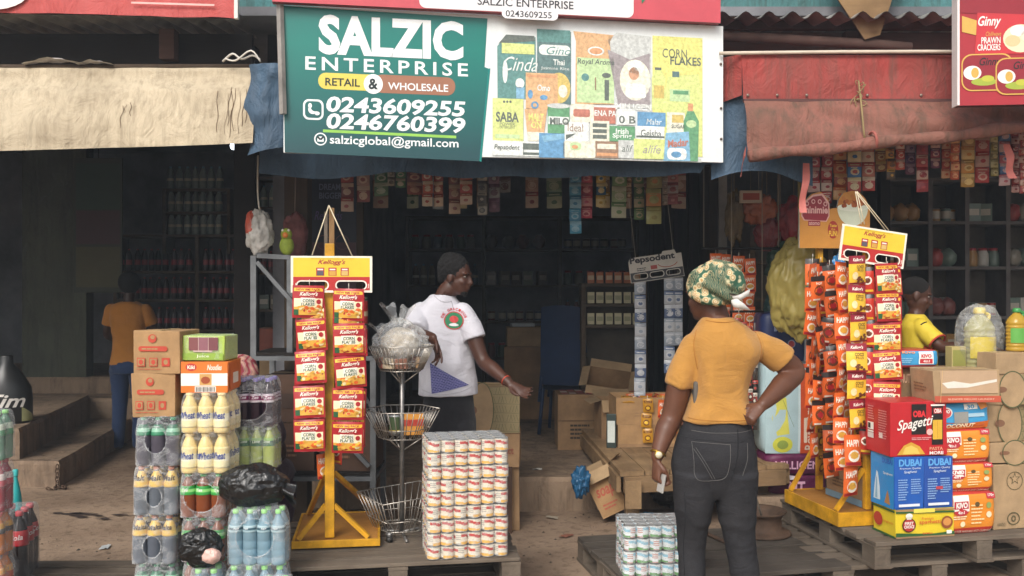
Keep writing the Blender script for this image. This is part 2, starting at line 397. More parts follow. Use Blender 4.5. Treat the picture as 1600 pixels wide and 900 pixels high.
W_dark = mat_wood('dark_timber', '#191615', '#2b2521', 1, 0)
W_post = mat_wood('post_timber', '#33291f', '#5a4a3a', 1, 2)
W_grey = mat_wood('weathered_timber', '#4a433c', '#857a6c', 1, 0)
W_brown = mat_wood('brown_fascia', '#3a2b26', '#6a5048', .8, 0)
wall_d = M('#77777b', .95, .3, 2, .3, 20); wall_l = M('#747a76', .95, .3, 2, .3, 20)
zinc = M('#9c9690', .5, .35, 4, .2, 30, .3)
B = thing('shop_building', 'low dark row of three open market shops under one corrugated roof', 'building', (0, 6.2, 0))
def part(name, mb, **kw):
    o = mb.build(name, B, (0, -6.2, 0)); return tag(o, **kw) if kw else o
b = MB(); b.box(-7.6, 12.4, 0, 7.2, 12.6, 3.4, wall_d); part('rear_wall', b)
b = MB(); b.box(-7.6, 6.3, 0, -7.4, 12.4, 3.4, wall_l); part('side_wall', b)
b = MB(); b.box(7.0, 6.3, 0, 7.2, 12.4, 3.4, wall_d); part('side_wall', b)
b = MB()                                             # left / middle partition, block work and a plank end
b.box(-1.74, 6.75, 0, -1.56, 12.4, 3.4, wall_d); part('partition_wall', b)
b = MB()
for i in range(14):                                  # boarded partition between middle and right shops
    y = 8.3 + i * .29; t = rnd.uniform(0, .02); b.box(1.80 - t, y, .2, 1.84 - t, y + .28, 3.3, W_post if i % 3 else W_brown, .004)
part('partition_wall', b)
b = MB(); b.box(-7.6, 6.2, 3.42, 7.2, 12.6, 3.48, wall_d); rf = part('roof', b)
b = MB()                                             # corrugated eave sheets
def wave(x0, x1, y0, y1, z0, z1, n, amp, m, th=.006):
    for s_ in (0, 1): b.grid(lambda u, v: Vector((x0 + (x1 - x0) * u, y0 + (y1 - y0) * v, z0 + (z1 - z0) * v + s_ * th + amp * math.cos(2 * math.pi * n * u))), n * 8, 1, m)
wave(-7.6, -1.8, 5.75, 7.6, 3.345, 3.52, 44, .022, zinc); b.build('eave_sheet', rf, (0, 0, 0))
b = MB(); wave(1.2, 7.2, 5.95, 7.6, 3.345, 3.55, 40, .024, zinc); b.build('eave_sheet', rf)
for (x0, x1, y, z0, z1, m) in ((-7.6, -1.75, 6.24, 3.06, 3.31, W_dark), (-7.6, -1.75, 6.3, 2.9, 3.055, W_dark), (1.2, 7.2, 6.22, 3.335, 3.42, W_brown), (1.2, 7.2, 6.28, 3.19, 3.33, W_brown), (1.2, 7.2, 6.5, 2.9, 3.1, W_dark), (-1.74, 1.5, 6.6, 2.75, 3.4, W_dark)):
    b = MB(); b.box(x0, y, z0, x1, y + .05, z1, m, .004); part('fascia_board', b)
b = MB(); b.tube([(1.15, 6.1, 3.27), (2.4, 6.1, 3.2), (2.62, 6.1, 3.18)], .035, W_brown, 8); part('roof_pole', b)
b = MB(); b.box(2.23, 6.2, 2.95, 2.32, 6.28, 3.32, W_brown, .004); part('roof_bracket', b)
b = MB(); b.box(-2.34, 6.15, 3.12, -2.24, 6.24, 3.32, W_brown, .004); part('roof_bracket', b)
b = MB(); b.box(-1.56, 6.35, 0, -1.4, 6.5, 3.3, W_post, .006); part('post', b)
b = MB(); b.box(-1.95, 6.5, 0, -1.8, 6.62, 3.3, W_dark, .006); part('post', b)
b = MB(); b.box(1.72, 8.1, .2, 1.86, 8.25, 3.3, W_post, .006); part('post', b)
b = MB(); b.box(-5.5, 10.42, .6, -4.78, 10.6, 3.3, mat_tarp('stained_plaster', '#55584a', '#30302a', .5, .9)); part('pillar', b)
b = MB(); b.box(1.80, 8.07, 1.9, 1.87, 8.098, 2.65, M('#b9b8b2', .7), 0); part('edge_trim', b)
b = MB()                                             # painted boards of the upper storey, teal flaking off
teal = mat_tarp('flaking_teal_paint', '#4f7f80', '#3a4038', .6, .9, .9)
for i in range(5): b.box(1.2 + i * 1.2, 6.34, 3.425, 2.392 + i * 1.2, 6.38, 4.6, teal, .004)
part('upper_wall', b)
b = MB(); b.box(-7.6, 6.34, 3.5, 1.19, 6.38, 4.6, teal, .0); part('upper_wall', b)
# plywood offcut leaning over the right eave
b = MB(); vs_, fs, = fill2d([[(-.2, 0), (.02, -.33), (.12, -.30), (.34, .35), (-.26, .35)]])
b.add([(x, 0, z) for x, z, *_ in vs_], fs, mat_wood('plywood', '#6a523a', '#9a7d58', .5, 0)); b.add([(x, .015, z) for x, z, *_ in vs_], fs, W_brown)
one('plywood_offcut', b, 'ragged pointed plywood offcut hanging over the right roof edge', 'board', (2.28, 6.05, 3.55))

# ------------------------------------------------------------------ awnings and tarpaulins
def awning_left():
    m = mat_tarp('cream_tarpaulin', '#c3b49a', '#756753', .9, .8, .55)
    b = MB()
    def f(u, v):                                     # v 0 hem .. .8 top edge .. 1 back under the eave
        x = -4.6 + u * (4.6 - 1.42); nx = noise.noise(Vector((x * 1.5, v * 3, 0)))
        if v < .72:
            t = v / .72; z = 2.33 + .065 * u ** 2 + t * (.51 - .06 * u ** 2) ; y = 5.08 + .14 * t - .03 * math.sin(t * 3.1) + .02 * nx
            if t > .7: y += .03 * math.sin((t - .7) / .3 * math.pi)
            z += .006 * nx
        else:
            t = (v - .72) / .28; y = 5.22 + t * 1.1; z = 2.84 + .03 * math.sin(t * 3.1) + .08 * t
        y += .008 * noise.noise(Vector((x * 6, v * 14, 2)))
        return Vector((x, y, z))
    b.grid(f, 90, 40, m)
    a = thing('awning', 'dirty cream tarpaulin awning streaked with brown run marks', 'awning', (-3, 5.6, 2.9)); ofs = (3, -5.6, -2.9)
    cl = b.build('canopy', a, ofs)
    sm = M('#5f4c38', .9)
    for x, n, top in ((-3.02, 4, .62), (-2.87, 3, .6), (-2.12, 3, .58), (-1.58, 5, .7), (-1.47, 3, .72)):
        for i in range(n):
            st = MB(); u = (x + rnd.uniform(-.05, .07) + 4.6) / 3.18; lo = rnd.uniform(.04, .3); hi = top * .72 + rnd.uniform(-.06, .03); w_ = rnd.uniform(.0009, .0022) / 3.18; dr = rnd.uniform(-.006, .006)
            st.grid(lambda s, t: f(u + dr * t + .0015 * math.sin(t * 9 + i) + w_ * (s - .5) * 2 * (1 - .6 * abs(t - .5)), lo + (hi - lo) * t) + Vector((0, -.003, 0)), 1, 14, sm); st.build('stain', cl)
    tb = MB(); tb.tube([(-4.6, 5.26, 2.845), (-1.4, 5.26, 2.85)], .02, W_post, 8); tb.build('pole', a, ofs)
    rp = MB(); rm = M('#cfcac0', .8)
    rp.tube([(-1.62, 5.2, 2.87), (-1.55, 5.15, 2.9), (-1.5, 5.15, 2.87), (-1.44, 5.15, 2.89), (-1.4, 5.16, 2.87)], .006, rm, 6, 4); rp.tube([(-1.6, 5.18, 2.88), (-1.53, 5.14, 2.86), (-1.44, 5.12, 2.91), (-1.39, 5.13, 2.85)], .005, rm, 6, 4)
    rp.build('tie_rope', a, ofs)
    sc_ = MB()
    for x, w_, h_ in ((-2.75, .34, .05), (-2.45, .2, .03), (-3.1, .2, .035)):
        sc_.grid(lambda u, v: Vector((x + w_ * u, 5.2 + .06 * v, 2.86 + h_ * math.sin(u * 3.1) * (.6 + .4 * noise.noise(Vector((u * 6, v * 3, x)))) * (1 - v * .3))), 14, 3, M('#bdbab5', .6, .2, 20))
    sc_.build('plastic_scrap', a, ofs)
awning_left()

def tarp_blue():
    m = mat_tarp('blue_tarpaulin', '#445c72', '#333f4c', .7, .55, .5); b = MB()
    def f(u, v):
        x = -1.5 + u * 3.27; n_ = noise.noise(Vector((x * 2.2, v * 2.5, 5)))
        zt = 2.93; zb = 2.27 + .06 * math.sin(u * 9) * (u > .8) - .03 * n_
        if v < .6: t = v / .6; return Vector((x, 5.55 + .12 * n_ * (1 - t) + .04 * noise.noise(Vector((x * 9, t * 3, 2))), zb + (zt - zb) * t))
        t = (v - .6) / .4; return Vector((x, 5.56 + t * .75, zt + .05 * t))  # top piece running back to the eave, added to block light
    b.grid(f, 100, 26, m)
    b.grid(lambda u, v: Vector((-1.46 + .23 * u + .02 * math.sin(v * 9), 5.12 - .05 * math.sin(u * 3.1) + .02 * noise.noise(Vector((u * 5, v * 6, 1))), 2.33 + .5 * v + .05 * u * (1 - v))), 12, 20, m)
    # sagging skirt to the right of the sign
    b.grid(lambda u, v: Vector((1.18 + .6 * u, 5.5 - .06 * math.sin(u * 3) + .03 * noise.noise(Vector((u * 4, v * 5, 9))), 2.24 + .05 * math.sin(u * 4) + .62 * v)), 16, 20, m)
    one('tarpaulin', b, 'faded blue tarpaulin draped behind the big green sign', 'tarpaulin')
tarp_blue()

def awning_right():
    red = mat_tarp('faded_red_tarpaulin', '#9a3f3a', '#5f463d', .8, .75, .7); dirty = mat_tarp('dirty_red_tarpaulin', '#8a5a4e', '#54483c', .6, .85, .85)
    a = thing('awning', 'faded red tarpaulin awning with a rolled dirty lower flap', 'awning', (2.6, 5.5, 2.9)); ofs = (-2.6, -5.5, -2.9)
    b = MB(); X0, X1 = 1.335, 4.4
    def band(u, v):
        x = X0 + (X1 - X0) * u; n_ = noise.noise(Vector((x * 2, v * 2, 3)))
        return Vector((x, 5.36 + .02 * n_ + .03 * v, 2.685 - .0 * u + .268 * v))
    b.grid(band, 50, 8, red); tp = b
    b.grid(lambda u, v: Vector((X0 + (X1 - X0) * u, 5.39 + 1.0 * v, 2.955 + .08 * v + .015 * math.sin(u * 20) * v)), 40, 6, red)
    b.grid(lambda u, v: Vector((1.22 + .115 * u, 5.5 - .11 * u, 2.72 + .24 * v - .03 * (1 - u) * (1 - v))), 4, 6, red)
    c = b.build('canopy', a, ofs)
    b = MB(); b.box(X0, 5.345, 2.672, X1, 5.37, 2.69, M('#5a3a36', .8)); b.tube([(1.2, 5.37, 2.958), (2.4, 5.36, 2.965), (X1, 5.36, 2.95)], .011, M('#c6b7a6', .7), 6, 3); b.build('hem_rail', c)
    for x in (1.36, 1.53, 1.70, 2.05, 2.36): b = MB(); b.ball((x, 5.352, 2.712), (.009, .006, .009), M('#8d8175', .4, metal=.6), 5); b.build('rivet', c)
    b = MB()
    def zr(u): return 2.38 + .175 * u ** .8 if u < 1 else 2.555
    def flap(u, v):
        x = X0 + (X1 - X0) * u; z0 = 2.345 + .155 * min(1, u * 2.05); z1 = 2.683; n_ = noise.noise(Vector((x * 3.2, v * 1.6, 8))); k = math.sin(v * math.pi)
        fold = .05 * k * abs(math.sin(x * 4.2 + v * 2.6)) + .03 * n_ * k
        return Vector((x, 5.35 - .1 * (1 - v) - fold, z0 + (z1 - z0) * v + .01 * n_ * k))
    b.grid(flap, 90, 20, dirty); b.build('flap', a, ofs)
    b = MB(); pts = [Vector((X0 + (X1 - X0) * t, 5.235 - .008 * math.sin(t * 14), 2.342 + .155 * min(1, t * 2.05) + .006 * math.sin(t * 30))) for t in [i / 40 for i in range(41)]]
    b.tube(pts, lambda t: .034 + .006 * math.sin(t * 60), dirty, 12); r_ = b.build('rolled_hem', a, ofs)
    b = MB(); rb = M('#a05a50', .8)
    b.tube([(2.02, 5.235, 2.44 + .045 * math.sin(i / 10 * 6.28) * 1.05) if False else (2.02 + .004 * i, 5.235 + .045 * math.cos(i / 10 * 6.28), 2.435 + .045 * math.sin(i / 10 * 6.28)) for i in range(11)], .008, rb, 6, 2); b.build('strap', r_)
    b = MB(); b.grid(lambda u, v: Vector((1.31 - .03 * u, 5.22 - .03 * v + .02 * math.sin(u * 5), 2.345 - .12 * u + .035 * v - .02 * math.sin(v * 4))), 6, 4, rb); b.build('torn_end', r_)
    # raffia cord knotted through the seam
    b = MB(); cm = M('#8c7a55', .9)
    for i in range(14):
        t = i / 13; b.tube([(1.99 + rnd.uniform(-.01, .01), 5.33, 2.79 - .04 * i / 2), (1.99 + rnd.uniform(-.05, .05), 5.31 - .02 * rnd.random(), 2.79 - .3 * t + rnd.uniform(-.03, .03)), (1.99 + rnd.uniform(-.06, .06), 5.32, 2.78 - .34 * t + rnd.uniform(-.04, .0))], .0028, cm, 5, 3)
    b.tube([(1.99, 5.33, 2.79), (1.995, 5.3, 2.65), (1.985, 5.24, 2.5), (2.0, 5.26, 2.44)], .006, cm, 6, 4)
    one('cord', b, 'frayed straw coloured cord knotted through the red awning seam', 'cord')
    b = MB(); pm = M('#c8736a', .7)
    b.grid(lambda u, v: Vector((1.70 + .04 * u - .022 * v + .006 * math.sin(v * 7), 5.42 + .012 * math.sin(v * 9 + u), 2.33 - .29 * v)), 3, 12, pm)
    one('cloth_strip', b, 'pale red cloth strip hanging straight down from the awning roll, left one', 'cloth strip', group=None)
    b = MB(); b.grid(lambda u, v: Vector((2.87 + .045 * u + .03 * v + .006 * math.sin(v * 7), 5.42 + .012 * math.sin(v * 9 + u), 2.44 - .2 * v)), 3, 12, pm)
    one('cloth_strip', b, 'short pale red cloth strip hanging below the prawn cracker sign', 'cloth strip')
awning_right()

# ------------------------------------------------------------------ signs
def sign_main():
    L = at(443, 238, 5.0); Rr = at(1130, 258, 5.4); L = Vector((L.x, 5.0, 2.331)); Rr = Vector((Rr.x, 5.4, 2.315)); U = Rr - L; w_ = U.length; h = .793
    a = math.atan2(U.y, U.x)
    s = thing('shop_sign', 'wide green and white shop board with white lettering and printed groceries', 'sign', L, a)
    G = mat_tarp('sign_green', '#0e6a60', '#123d40', .02, .4, .5); WH = P('#dfe3e2', .4)
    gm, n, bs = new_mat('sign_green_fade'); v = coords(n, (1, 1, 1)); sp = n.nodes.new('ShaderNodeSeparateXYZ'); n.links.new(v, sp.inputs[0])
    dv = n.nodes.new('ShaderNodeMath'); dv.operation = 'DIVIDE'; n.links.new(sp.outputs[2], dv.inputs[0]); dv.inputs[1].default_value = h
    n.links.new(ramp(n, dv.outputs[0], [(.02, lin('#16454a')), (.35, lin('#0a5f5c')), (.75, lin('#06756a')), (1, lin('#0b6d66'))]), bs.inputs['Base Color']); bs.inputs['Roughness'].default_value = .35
    b = MB(); b.box(0, .002, 0, w_, .03, h, WH, mats={'+y': zinc}); board = b.build('board', s)
    b = MB(); f = Board(b, L, U, (0, 0, 1), w_, h); f.O = Vector(L); 
    ofs = Matrix.Rotation(-a, 4, 'Z') @ Matrix.Translation(-L); b.T = ofs
    W1 = P('#e9ecec'); DK = P('#1d2a2c'); YE = P('#d9c85a'); BR = P('#9a6a52'); TE = P('#0d7f78')
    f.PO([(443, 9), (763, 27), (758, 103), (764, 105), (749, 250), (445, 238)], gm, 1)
    f.PO([(764, 105), (767, 105), (752, 251), (749, 250)], TE, 2)
    for cs in ('print', ):
        f.T('SALZIC', 612, 58, 226, 62, W1, bold=.046, space=1.03)
        f.T('ENTERPRISE', 605, 103, 254, 21, W1, bold=.016, space=1.35)
    f.RR(498, 114.5, 590, 140, 12, YE, 2); f.RR(584, 117.5, 712, 146, 13, BR, 2); f.E(584, 130.5, 15, 15.5, W1, 3)
    f.T('&', 584, 130.5, 15, 17, DK, 4, bold=.03); f.T('RETAIL', 536, 128, 54, 12, DK, 4, bold=.015); f.T('WHOLESALE', 654, 135, 94, 11.5, W1, 4, bold=.015)
    f.T('0243609255', 619, 165.5, 217, 25, W1, bold=.03, shear=.12); f.T('0246760399', 619, 191.5, 217, 25, W1, bold=.03, shear=.12)
    f.RR(474, 155, 506, 187, 9, W1, 2); f.RR(477, 158, 503, 184, 7, gm, 3); f.E(489, 171, 7, 7, W1, 4); f.E(493, 167, 7, 7, gm, 5); f.E(485, 165, 3, 4, W1, 6); f.E(496, 177, 4, 3, W1, 6)
    f.L(505, 204, 713, 212.5, .006, P('#8fc456'), 2)
    f.E(501, 217, 10, 10, W1, 2); f.E(501, 217, 8, 8, gm, 3); f.R(496, 213, 506, 221, W1, 4); f.L(496, 213, 501, 218, .004, DK, 5); f.L(506, 213, 501, 218, .004, DK, 5)
    f.T('salzicglobal@gmail.com', 616, 221.5, 201, 18, W1, bold=.012)
    b.build('lettering', board)
    # printed groceries on the white half
    b = MB(); b.T = ofs; f = Board(b, L, U, (0, 0, 1), w_, h)
    q = {k: M(tuple(.80 * a_ + .20 * b_ for a_, b_ in zip(lin(v_), (.62, .66, .55))), .45, .2, 55.) for k, v_ in dict(teal='#17797a', dteal='#0f5963', lime='#d3dd7c', ye='#e3dd6e', ora='#d9a26a', org='#d38a52', pale='#e6e2cf', blue='#2d86bd', lbl='#6aa9cf', grn='#2b8b55', lgr='#b9d69a', red='#b5533f', brn='#8a5a3c', gry='#c4c6c6', dk='#23383c', whi='#e8ebe9', mauve='#93858d', skin='#c98b66', gold='#d0b24a').items()}
    def K(x0, y0, x1, y1, c, k=1, r=0):
        f.RR(x0, y0, x1, y1, r, q[c], k) if r else f.R(x0, y0, x1, y1, q[c], k)
    K(770, 240, 1096, 246, 'gry')
    f.PO([(778, 152), (778, 70), (790, 56), (838, 56), (838, 152)], q['teal'], 2); f.PO([(780, 66), (792, 52), (836, 54), (838, 62)], q['dk'], 3)
    K(785, 66, 836, 82, 'lime', 4); f.T('Cinda', 814, 98, 54, 22, q['whi'], 5, shear=.4); f.E(790, 110, 4, 18, q['whi'], 4); f.E(813, 128, 7, 8, q['whi'], 4); K(807, 134, 820, 152, 'lbl', 4)
    K(840, 46, 893, 160, 'dteal', 3); K(840, 44, 892, 64, 'teal', 4); K(843, 68, 892, 84, 'whi', 4, 7); f.T('Gino', 874, 77, 38, 12, q['teal'], 5, shear=.3); f.T('Thai', 874, 95, 18, 9, q['whi'], 5, bold=.02); f.T('Jasmine Rice', 868, 105, 44, 6, q['whi'], 5); f.E(874, 135, 18, 24, q['gold'], 4); f.E(880, 140, 7, 10, q['pale'], 5)
    f.PO([(897, 46), (960, 52), (954, 62), (960, 160), (899, 160), (901, 62)], q['ora'], 4); f.E(932, 77, 13, 7, q['whi'], 5); f.E(932, 77, 10, 5, q['org'], 6); K(902, 88, 960, 158, 'lgr', 5); f.T('Royal Aroma', 932, 95, 58, 11, q['dk'], 6, bold=.015, shear=.15); f.E(915, 118, 6, 6, q['teal'], 6); f.R(945, 122, 952, 154, q['dk'], 6); f.E(948, 115, 7, 4, q['dk'], 6); f.L(931, 118, 931, 138, .003, q['brn'], 6)
    f.PO([(950, 60), (965, 48), (1018, 54), (1018, 165), (962, 165), (962, 90)], q['gry'], 4); f.PO([(950, 74), (985, 90), (1016, 80), (1016, 160), (966, 160)], q['mauve'], 5); f.E(993, 122, 24, 32, q['pale'], 6); f.E(994, 102, 13, 11, q['whi'], 7); f.E(991, 112, 8, 10, q['skin'], 7); K(978, 128, 1010, 150, 'whi', 7, 5); f.T('MILLIGEN', 990, 164, 56, 10, q['whi'], 8, bold=.03)
    K(1020, 54, 1098, 240, 'ye', 3); f.T('CORN', 1055, 80, 38, 14, q['dk'], 5); f.T('FLAKES', 1072, 92, 48, 13, q['dk'], 5, bold=.02); f.R(1024, 102, 1034, 106, q['dk'], 5); f.PO([(1024, 106), (1034, 106), (1040, 118), (1040, 168), (1019, 168), (1019, 118)], q['lime'], 4); K(1022, 130, 1038, 150, 'gold', 5); f.PO([(1044, 116), (1092, 112), (1098, 150), (1096, 240), (1040, 240), (1040, 140)], q['lime'], 4); K(1051, 108, 1062, 117, 'dteal', 5); K(1047, 136, 1078, 155, 'lgr', 5); K(1052, 138, 1076, 144, 'grn', 6)
    K(822, 112, 872, 168, 'ora', 6); K(824, 115, 870, 119, 'org', 7); f.T('Omo', 850, 135, 20, 10, q['whi'], 7, bold=.03); f.E(829, 145, 4, 7, q['blue'], 7); f.E(850, 150, 6, 4, q['blue'], 7); f.T('O', 836, 162, 12, 12, q['blue'], 7, bold=.05)
    K(770, 152, 818, 218, 'lime', 6); f.T('SABA', 793, 181, 36, 16, q['dk'], 7, bold=.03); f.T('POWER', 793, 192, 24, 5, q['dk'], 7); f.T('DETERGENT', 793, 197, 24, 4, q['dk'], 7); K(774, 208, 812, 214, 'lgr', 7)
    for x in (788, 793, 798): f.E(x, 157, 1.8, 2, q['dk'], 7)
    K(769, 218, 848, 241, 'whi', 6); f.T('Pepsodent', 792, 229, 40, 10, q['dk'], 8, bold=.015, shear=.2); K(817, 222, 848, 240, 'dk', 7); K(818, 232, 848, 236, 'whi', 8)
    f.PO([(820, 168), (855, 168), (850, 208), (824, 208)], q['ora'], 7); f.T('MALT', 838, 181, 24, 12, q['ye'], 8, bold=.03); f.T('ON', 838, 193, 16, 11, q['ye'], 8, bold=.03); K(824, 204, 850, 218, 'pale', 8)
    K(856, 162, 890, 206, 'grn', 7); f.E(873, 163, 18, 4, q['gry'], 8); K(857, 180, 889, 192, 'whi', 8); f.T('MILO', 874, 187, 30, 11, q['dk'], 9, bold=.04)
    K(892, 160, 928, 188, 'pale', 7); K(896, 168, 922, 180, 'red', 8, 3); K(882, 188, 920, 218, 'whi', 8); f.T('Ideal', 899, 197, 24, 12, q['brn'], 9); f.PO([(884, 208), (900, 206), (884, 216)], q['dk'], 9)
    K(928, 165, 962, 190, 'red', 7); f.T('ENA PA', 946, 174, 34, 9, q['whi'], 8, bold=.02); K(922, 186, 952, 220, 'pale', 8)
    for i in range(3): K(926, 190 + i * 9, 948, 196 + i * 9, 'dk', 9)
    K(964, 168, 992, 192, 'whi', 7); f.T('0 B', 980, 184, 26, 12, q['dk'], 8, bold=.02); K(996, 172, 1040, 194, 'blue', 7); f.T('Malar', 1022, 187, 24, 9, q['whi'], 8, shear=.2)
    K(952, 194, 992, 218, 'grn', 8); f.T('Irish', 972, 202, 20, 9, q['whi'], 9, bold=.02); f.T('Spring', 972, 210, 30, 9, q['whi'], 9, bold=.02); K(994, 194, 1038, 214, 'whi', 8); f.T('Geisha', 1017, 205, 32, 11, q['dk'], 9, bold=.01); K(994, 209, 1038, 212, 'dk', 9)
    K(842, 206, 882, 244, 'blue', 9); f.PO([(846, 210), (882, 206), (882, 214), (850, 220)], q['lbl'], 10); K(880, 218, 930, 244, 'pale', 9, 4); K(890, 220, 908, 232, 'lgr', 10, 5); f.E(898, 227, 5, 3, q['org'], 11); K(930, 218, 966, 244, 'brn', 9); K(933, 222, 962, 230, 'pale', 10); K(932, 236, 964, 241, 'org', 10)
    K(966, 216, 990, 244, 'gry', 9); f.T('alif', 980, 229, 18, 11, q['dk'], 10, shear=.3); K(990, 214, 1038, 245, 'lime', 10); f.T('alife', 1018, 230, 28, 13, q['mauve'], 11, shear=.3)
    K(1042, 172, 1070, 208, 'pale', 6); K(1050, 176, 1068, 188, 'gold', 7); f.T('SUGAR', 1060, 194, 22, 6, q['dk'], 8, bold=.02)
    f.PO([(1074, 170), (1084, 170), (1092, 186), (1090, 248), (1068, 248), (1068, 186)], q['grn'], 8); K(1075, 158, 1083, 170, 'org', 8); f.E(1080, 190, 8, 6, q['lgr'], 9)
    f.PO([(1040, 204), (1076, 202), (1078, 248), (1036, 248)], q['lbl'], 10); K(1042, 228, 1072, 246, 'whi', 11, 6); f.T('Madar', 1059, 222, 32, 12, q['red'], 12, bold=.03, slant=.02); f.E(1056, 238, 8, 5, q['blue'], 12)
    b.build('picture', board)
    for py in (96, 165, 213):
        b = MB(); b.T = ofs; x, y = ray_uv(f, 1127, py); p = f.p(x, y, 0); b.ball(p + Vector((.0, -.004, 0)), (.008, .006, .008), P('#5a4a42'), 5); b.build('bolt', board)
    b = MB(); b.bar((.0, -.03, .2), (-.03, .0, 1.2), .025, .03, zinc); b.build('upright', s)
sign_main()

def sign_upper():
    L = Vector((at(425, 2, 4.93).x, 4.93, at(425, 2, 4.93).z)); q = at(1126, 43, 5.33); U = Vector((q.x - L.x, 5.33 - 4.93, q.z - L.z)); w_ = U.length; a = math.atan2(U.y, U.x); h = .55
    s = thing('shop_sign', 'red shop board with white name panel above the green one', 'sign', L, a)
    b = MB(); b.box(0, .002, .0, w_, .05, h, P('#c2505a', .5), mats={'-z': P('#8d3c40')}); bd = b.build('board', s)
    b = MB(); b.T = Matrix.Rotation(-a, 4, 'Z') @ Matrix.Translation(-L); f = Board(b, L, (U.x, U.y, 0), (0, 0, 1), w_, h); W1 = P('#e4e2e2'); DK = P('#3b3b40')
    f.RR(655, -22, 990, 20, 10, W1, 1); f.T('SALZIC ENTERPRISE', 821, 5, 150, 12.5, DK, 3, bold=.012); f.RR(784, 14.5, 872, 30.5, 8, W1, 2); f.T('0243609255', 826, 22.5, 72, 10, DK, 3, bold=.01); f.PO([(1003, 6), (1000, -10), (1015, -10)], P('#2f7a55'), 2)
    b.build('lettering', bd)
sign_upper()

def sign_left():
    L = Vector((-4.6, 5.68, 3.30)); U = Vector((4.6 - 1.69, 0, -.02)); w_ = U.length; h = .5
    s = thing('shop_sign', 'plain red banner board above the cream awning', 'sign', L)
    b = MB(); red = mat_tarp('banner_red', '#b8504c', '#9c4542', .5, .6, .4)
    b.grid(lambda u, v: Vector((w_ * u, .004 + .012 * noise.noise(Vector((u * 7, v * 2, 0))) - .0, -.05 * u ** 2 + .012 * noise.noise(Vector((u * 12, 0, 0))) * (1 - v) + h * v)), 60, 6, red)
    b.grid(lambda u, v: Vector((w_ * u, .03, -.045 * u ** 2 + h * v)), 60, 1, W_dark)
    bd = b.build('banner', s)
    b = MB(); b.T = Matrix.Translation(-L); f = Board(b, L + Vector((0, -.014, 0)), (1, 0, 0), (0, 0, 1), w_, h); W1 = P('#dcd6d0')
    f.E(-20, -8, 62, 24, W1, 1); b.build('print', bd); b = MB(); f.mb = b; b.T = Matrix.Translation(-L); f.L(205, 4, 335, 8, .004, P('#d8a8a0'), 1)
    b.build('printed_line', bd)
    b = MB(); b.box(w_ - .01, -.005, -.05, w_ + .012, .03, h, P('#d5d0c8')); b.build('edge_trim', s)
sign_left()

def sign_right():
    L = at(1497, 165, 5.0); q = at(1640, 172, 4.95); U = Vector((q.x - L.x, q.y - L.y, 0)); w_ = .95; h = .75; a = math.atan2(U.y, U.x)
    s = thing('shop_sign', 'red prawn cracker advertising board at the upper right', 'sign', L, a)
    b = MB(); b.box(0, .002, 0, w_, .06, h, P('#a02631', .5), mats={'-x': P('#d9cdcb'), '-z': P('#5e2a2c')}); bd = b.build('board', s)
    b = MB(); b.T = Matrix.Rotation(-a, 4, 'Z') @ Matrix.Translation(-L); f = Board(b, L, U, (0, 0, 1), w_, h)
    W1 = P('#e6e0da'); RD = P('#b32a34'); DR = P('#8c1f2c'); CR = P('#d9cfae'); GD = P('#caa24e'); GR = P('#9aa83c'); RB = P('#bd3038')
    f.PO([(1500, -20), (1700, -20), (1700, 30), (1500, 20)], DR, 1); f.PO([(1503, 25), (1526, 32), (1525, 55), (1503, 50)], GD, 2)
    f.PO([(1527, 20), (1700, 26), (1700, 84), (1523, 84)], RB, 2); f.T('Ginny', 1546, 35, 36, 20, W1, 4, shear=.3, bold=.02); f.T('Chilliwave', 1552, 53, 24, 7, GD, 4, shear=.3); f.T('PRAWN', 1548, 63, 30, 10, W1, 4, bold=.02); f.T('CRACKERS', 1545, 74, 36, 10, W1, 4, bold=.02)
    f.E(1595, 60, 28, 22, CR, 3); f.E(1590, 48, 12, 9, W1, 4); f.E(1607, 56, 12, 10, P('#e0dcc0'), 4); f.E(1582, 64, 12, 9, P('#c9b98c'), 4)
    for x, k in ((1532, 3), (1585, 6)):
        f.RR(x - 30, 84 + (k - 3) * 2, x + 50, 142 + (k - 3) * 2, 16, GD, k); f.RR(x - 28, 86 + (k - 3) * 2, x + 48, 140 + (k - 3) * 2, 15, DR, k + 1)
        f.E(x - 13, 114 + (k - 3) * 2, 14, 11, W1, k + 2); f.E(x - 9, 114 + (k - 3) * 2, 6, 8, GD, k + 3); f.T('Ginny', x + 15, 98 + (k - 3) * 2, 34, 16, P('#2b1a1c'), k + 2, shear=.3, bold=.02); f.E(x + 5, 128 + (k - 3) * 2, 20, 6, GR, k + 2); f.E(x + 11, 123 + (k - 3) * 2, 10, 5, P('#b5b53f'), k + 3)
    b.build('print', bd)
    b = MB(); b.box(-.008, -.012, 0, .004, .07, h, P('#d9d2cf')); b.build('edge_trim', s)
sign_right()

# lit bulb under the cream awning, in the left shop
lp = thing('light_bulb', 'small lit white bulb hanging in the left shop', 'bulb', at(365, 228, 8.2))
em, n, bs = new_mat('lit_bulb'); bs.inputs['Emission Color'].default_value = (.85, .93, 1, 1); bs.inputs['Emission Strength'].default_value = 6
b = MB(); b.ball((0, 0, 0), (.03, .03, .034), em, 8); b.build('globe', lp)
b = MB(); b.lathe([(.012, .03), (.014, .05), (.012, .075)], P('#cfcfcf'), 8); b.tube([(0, 0, .07), (0, 0, .7)], .003, P('#222222'), 5); b.build('holder', lp)
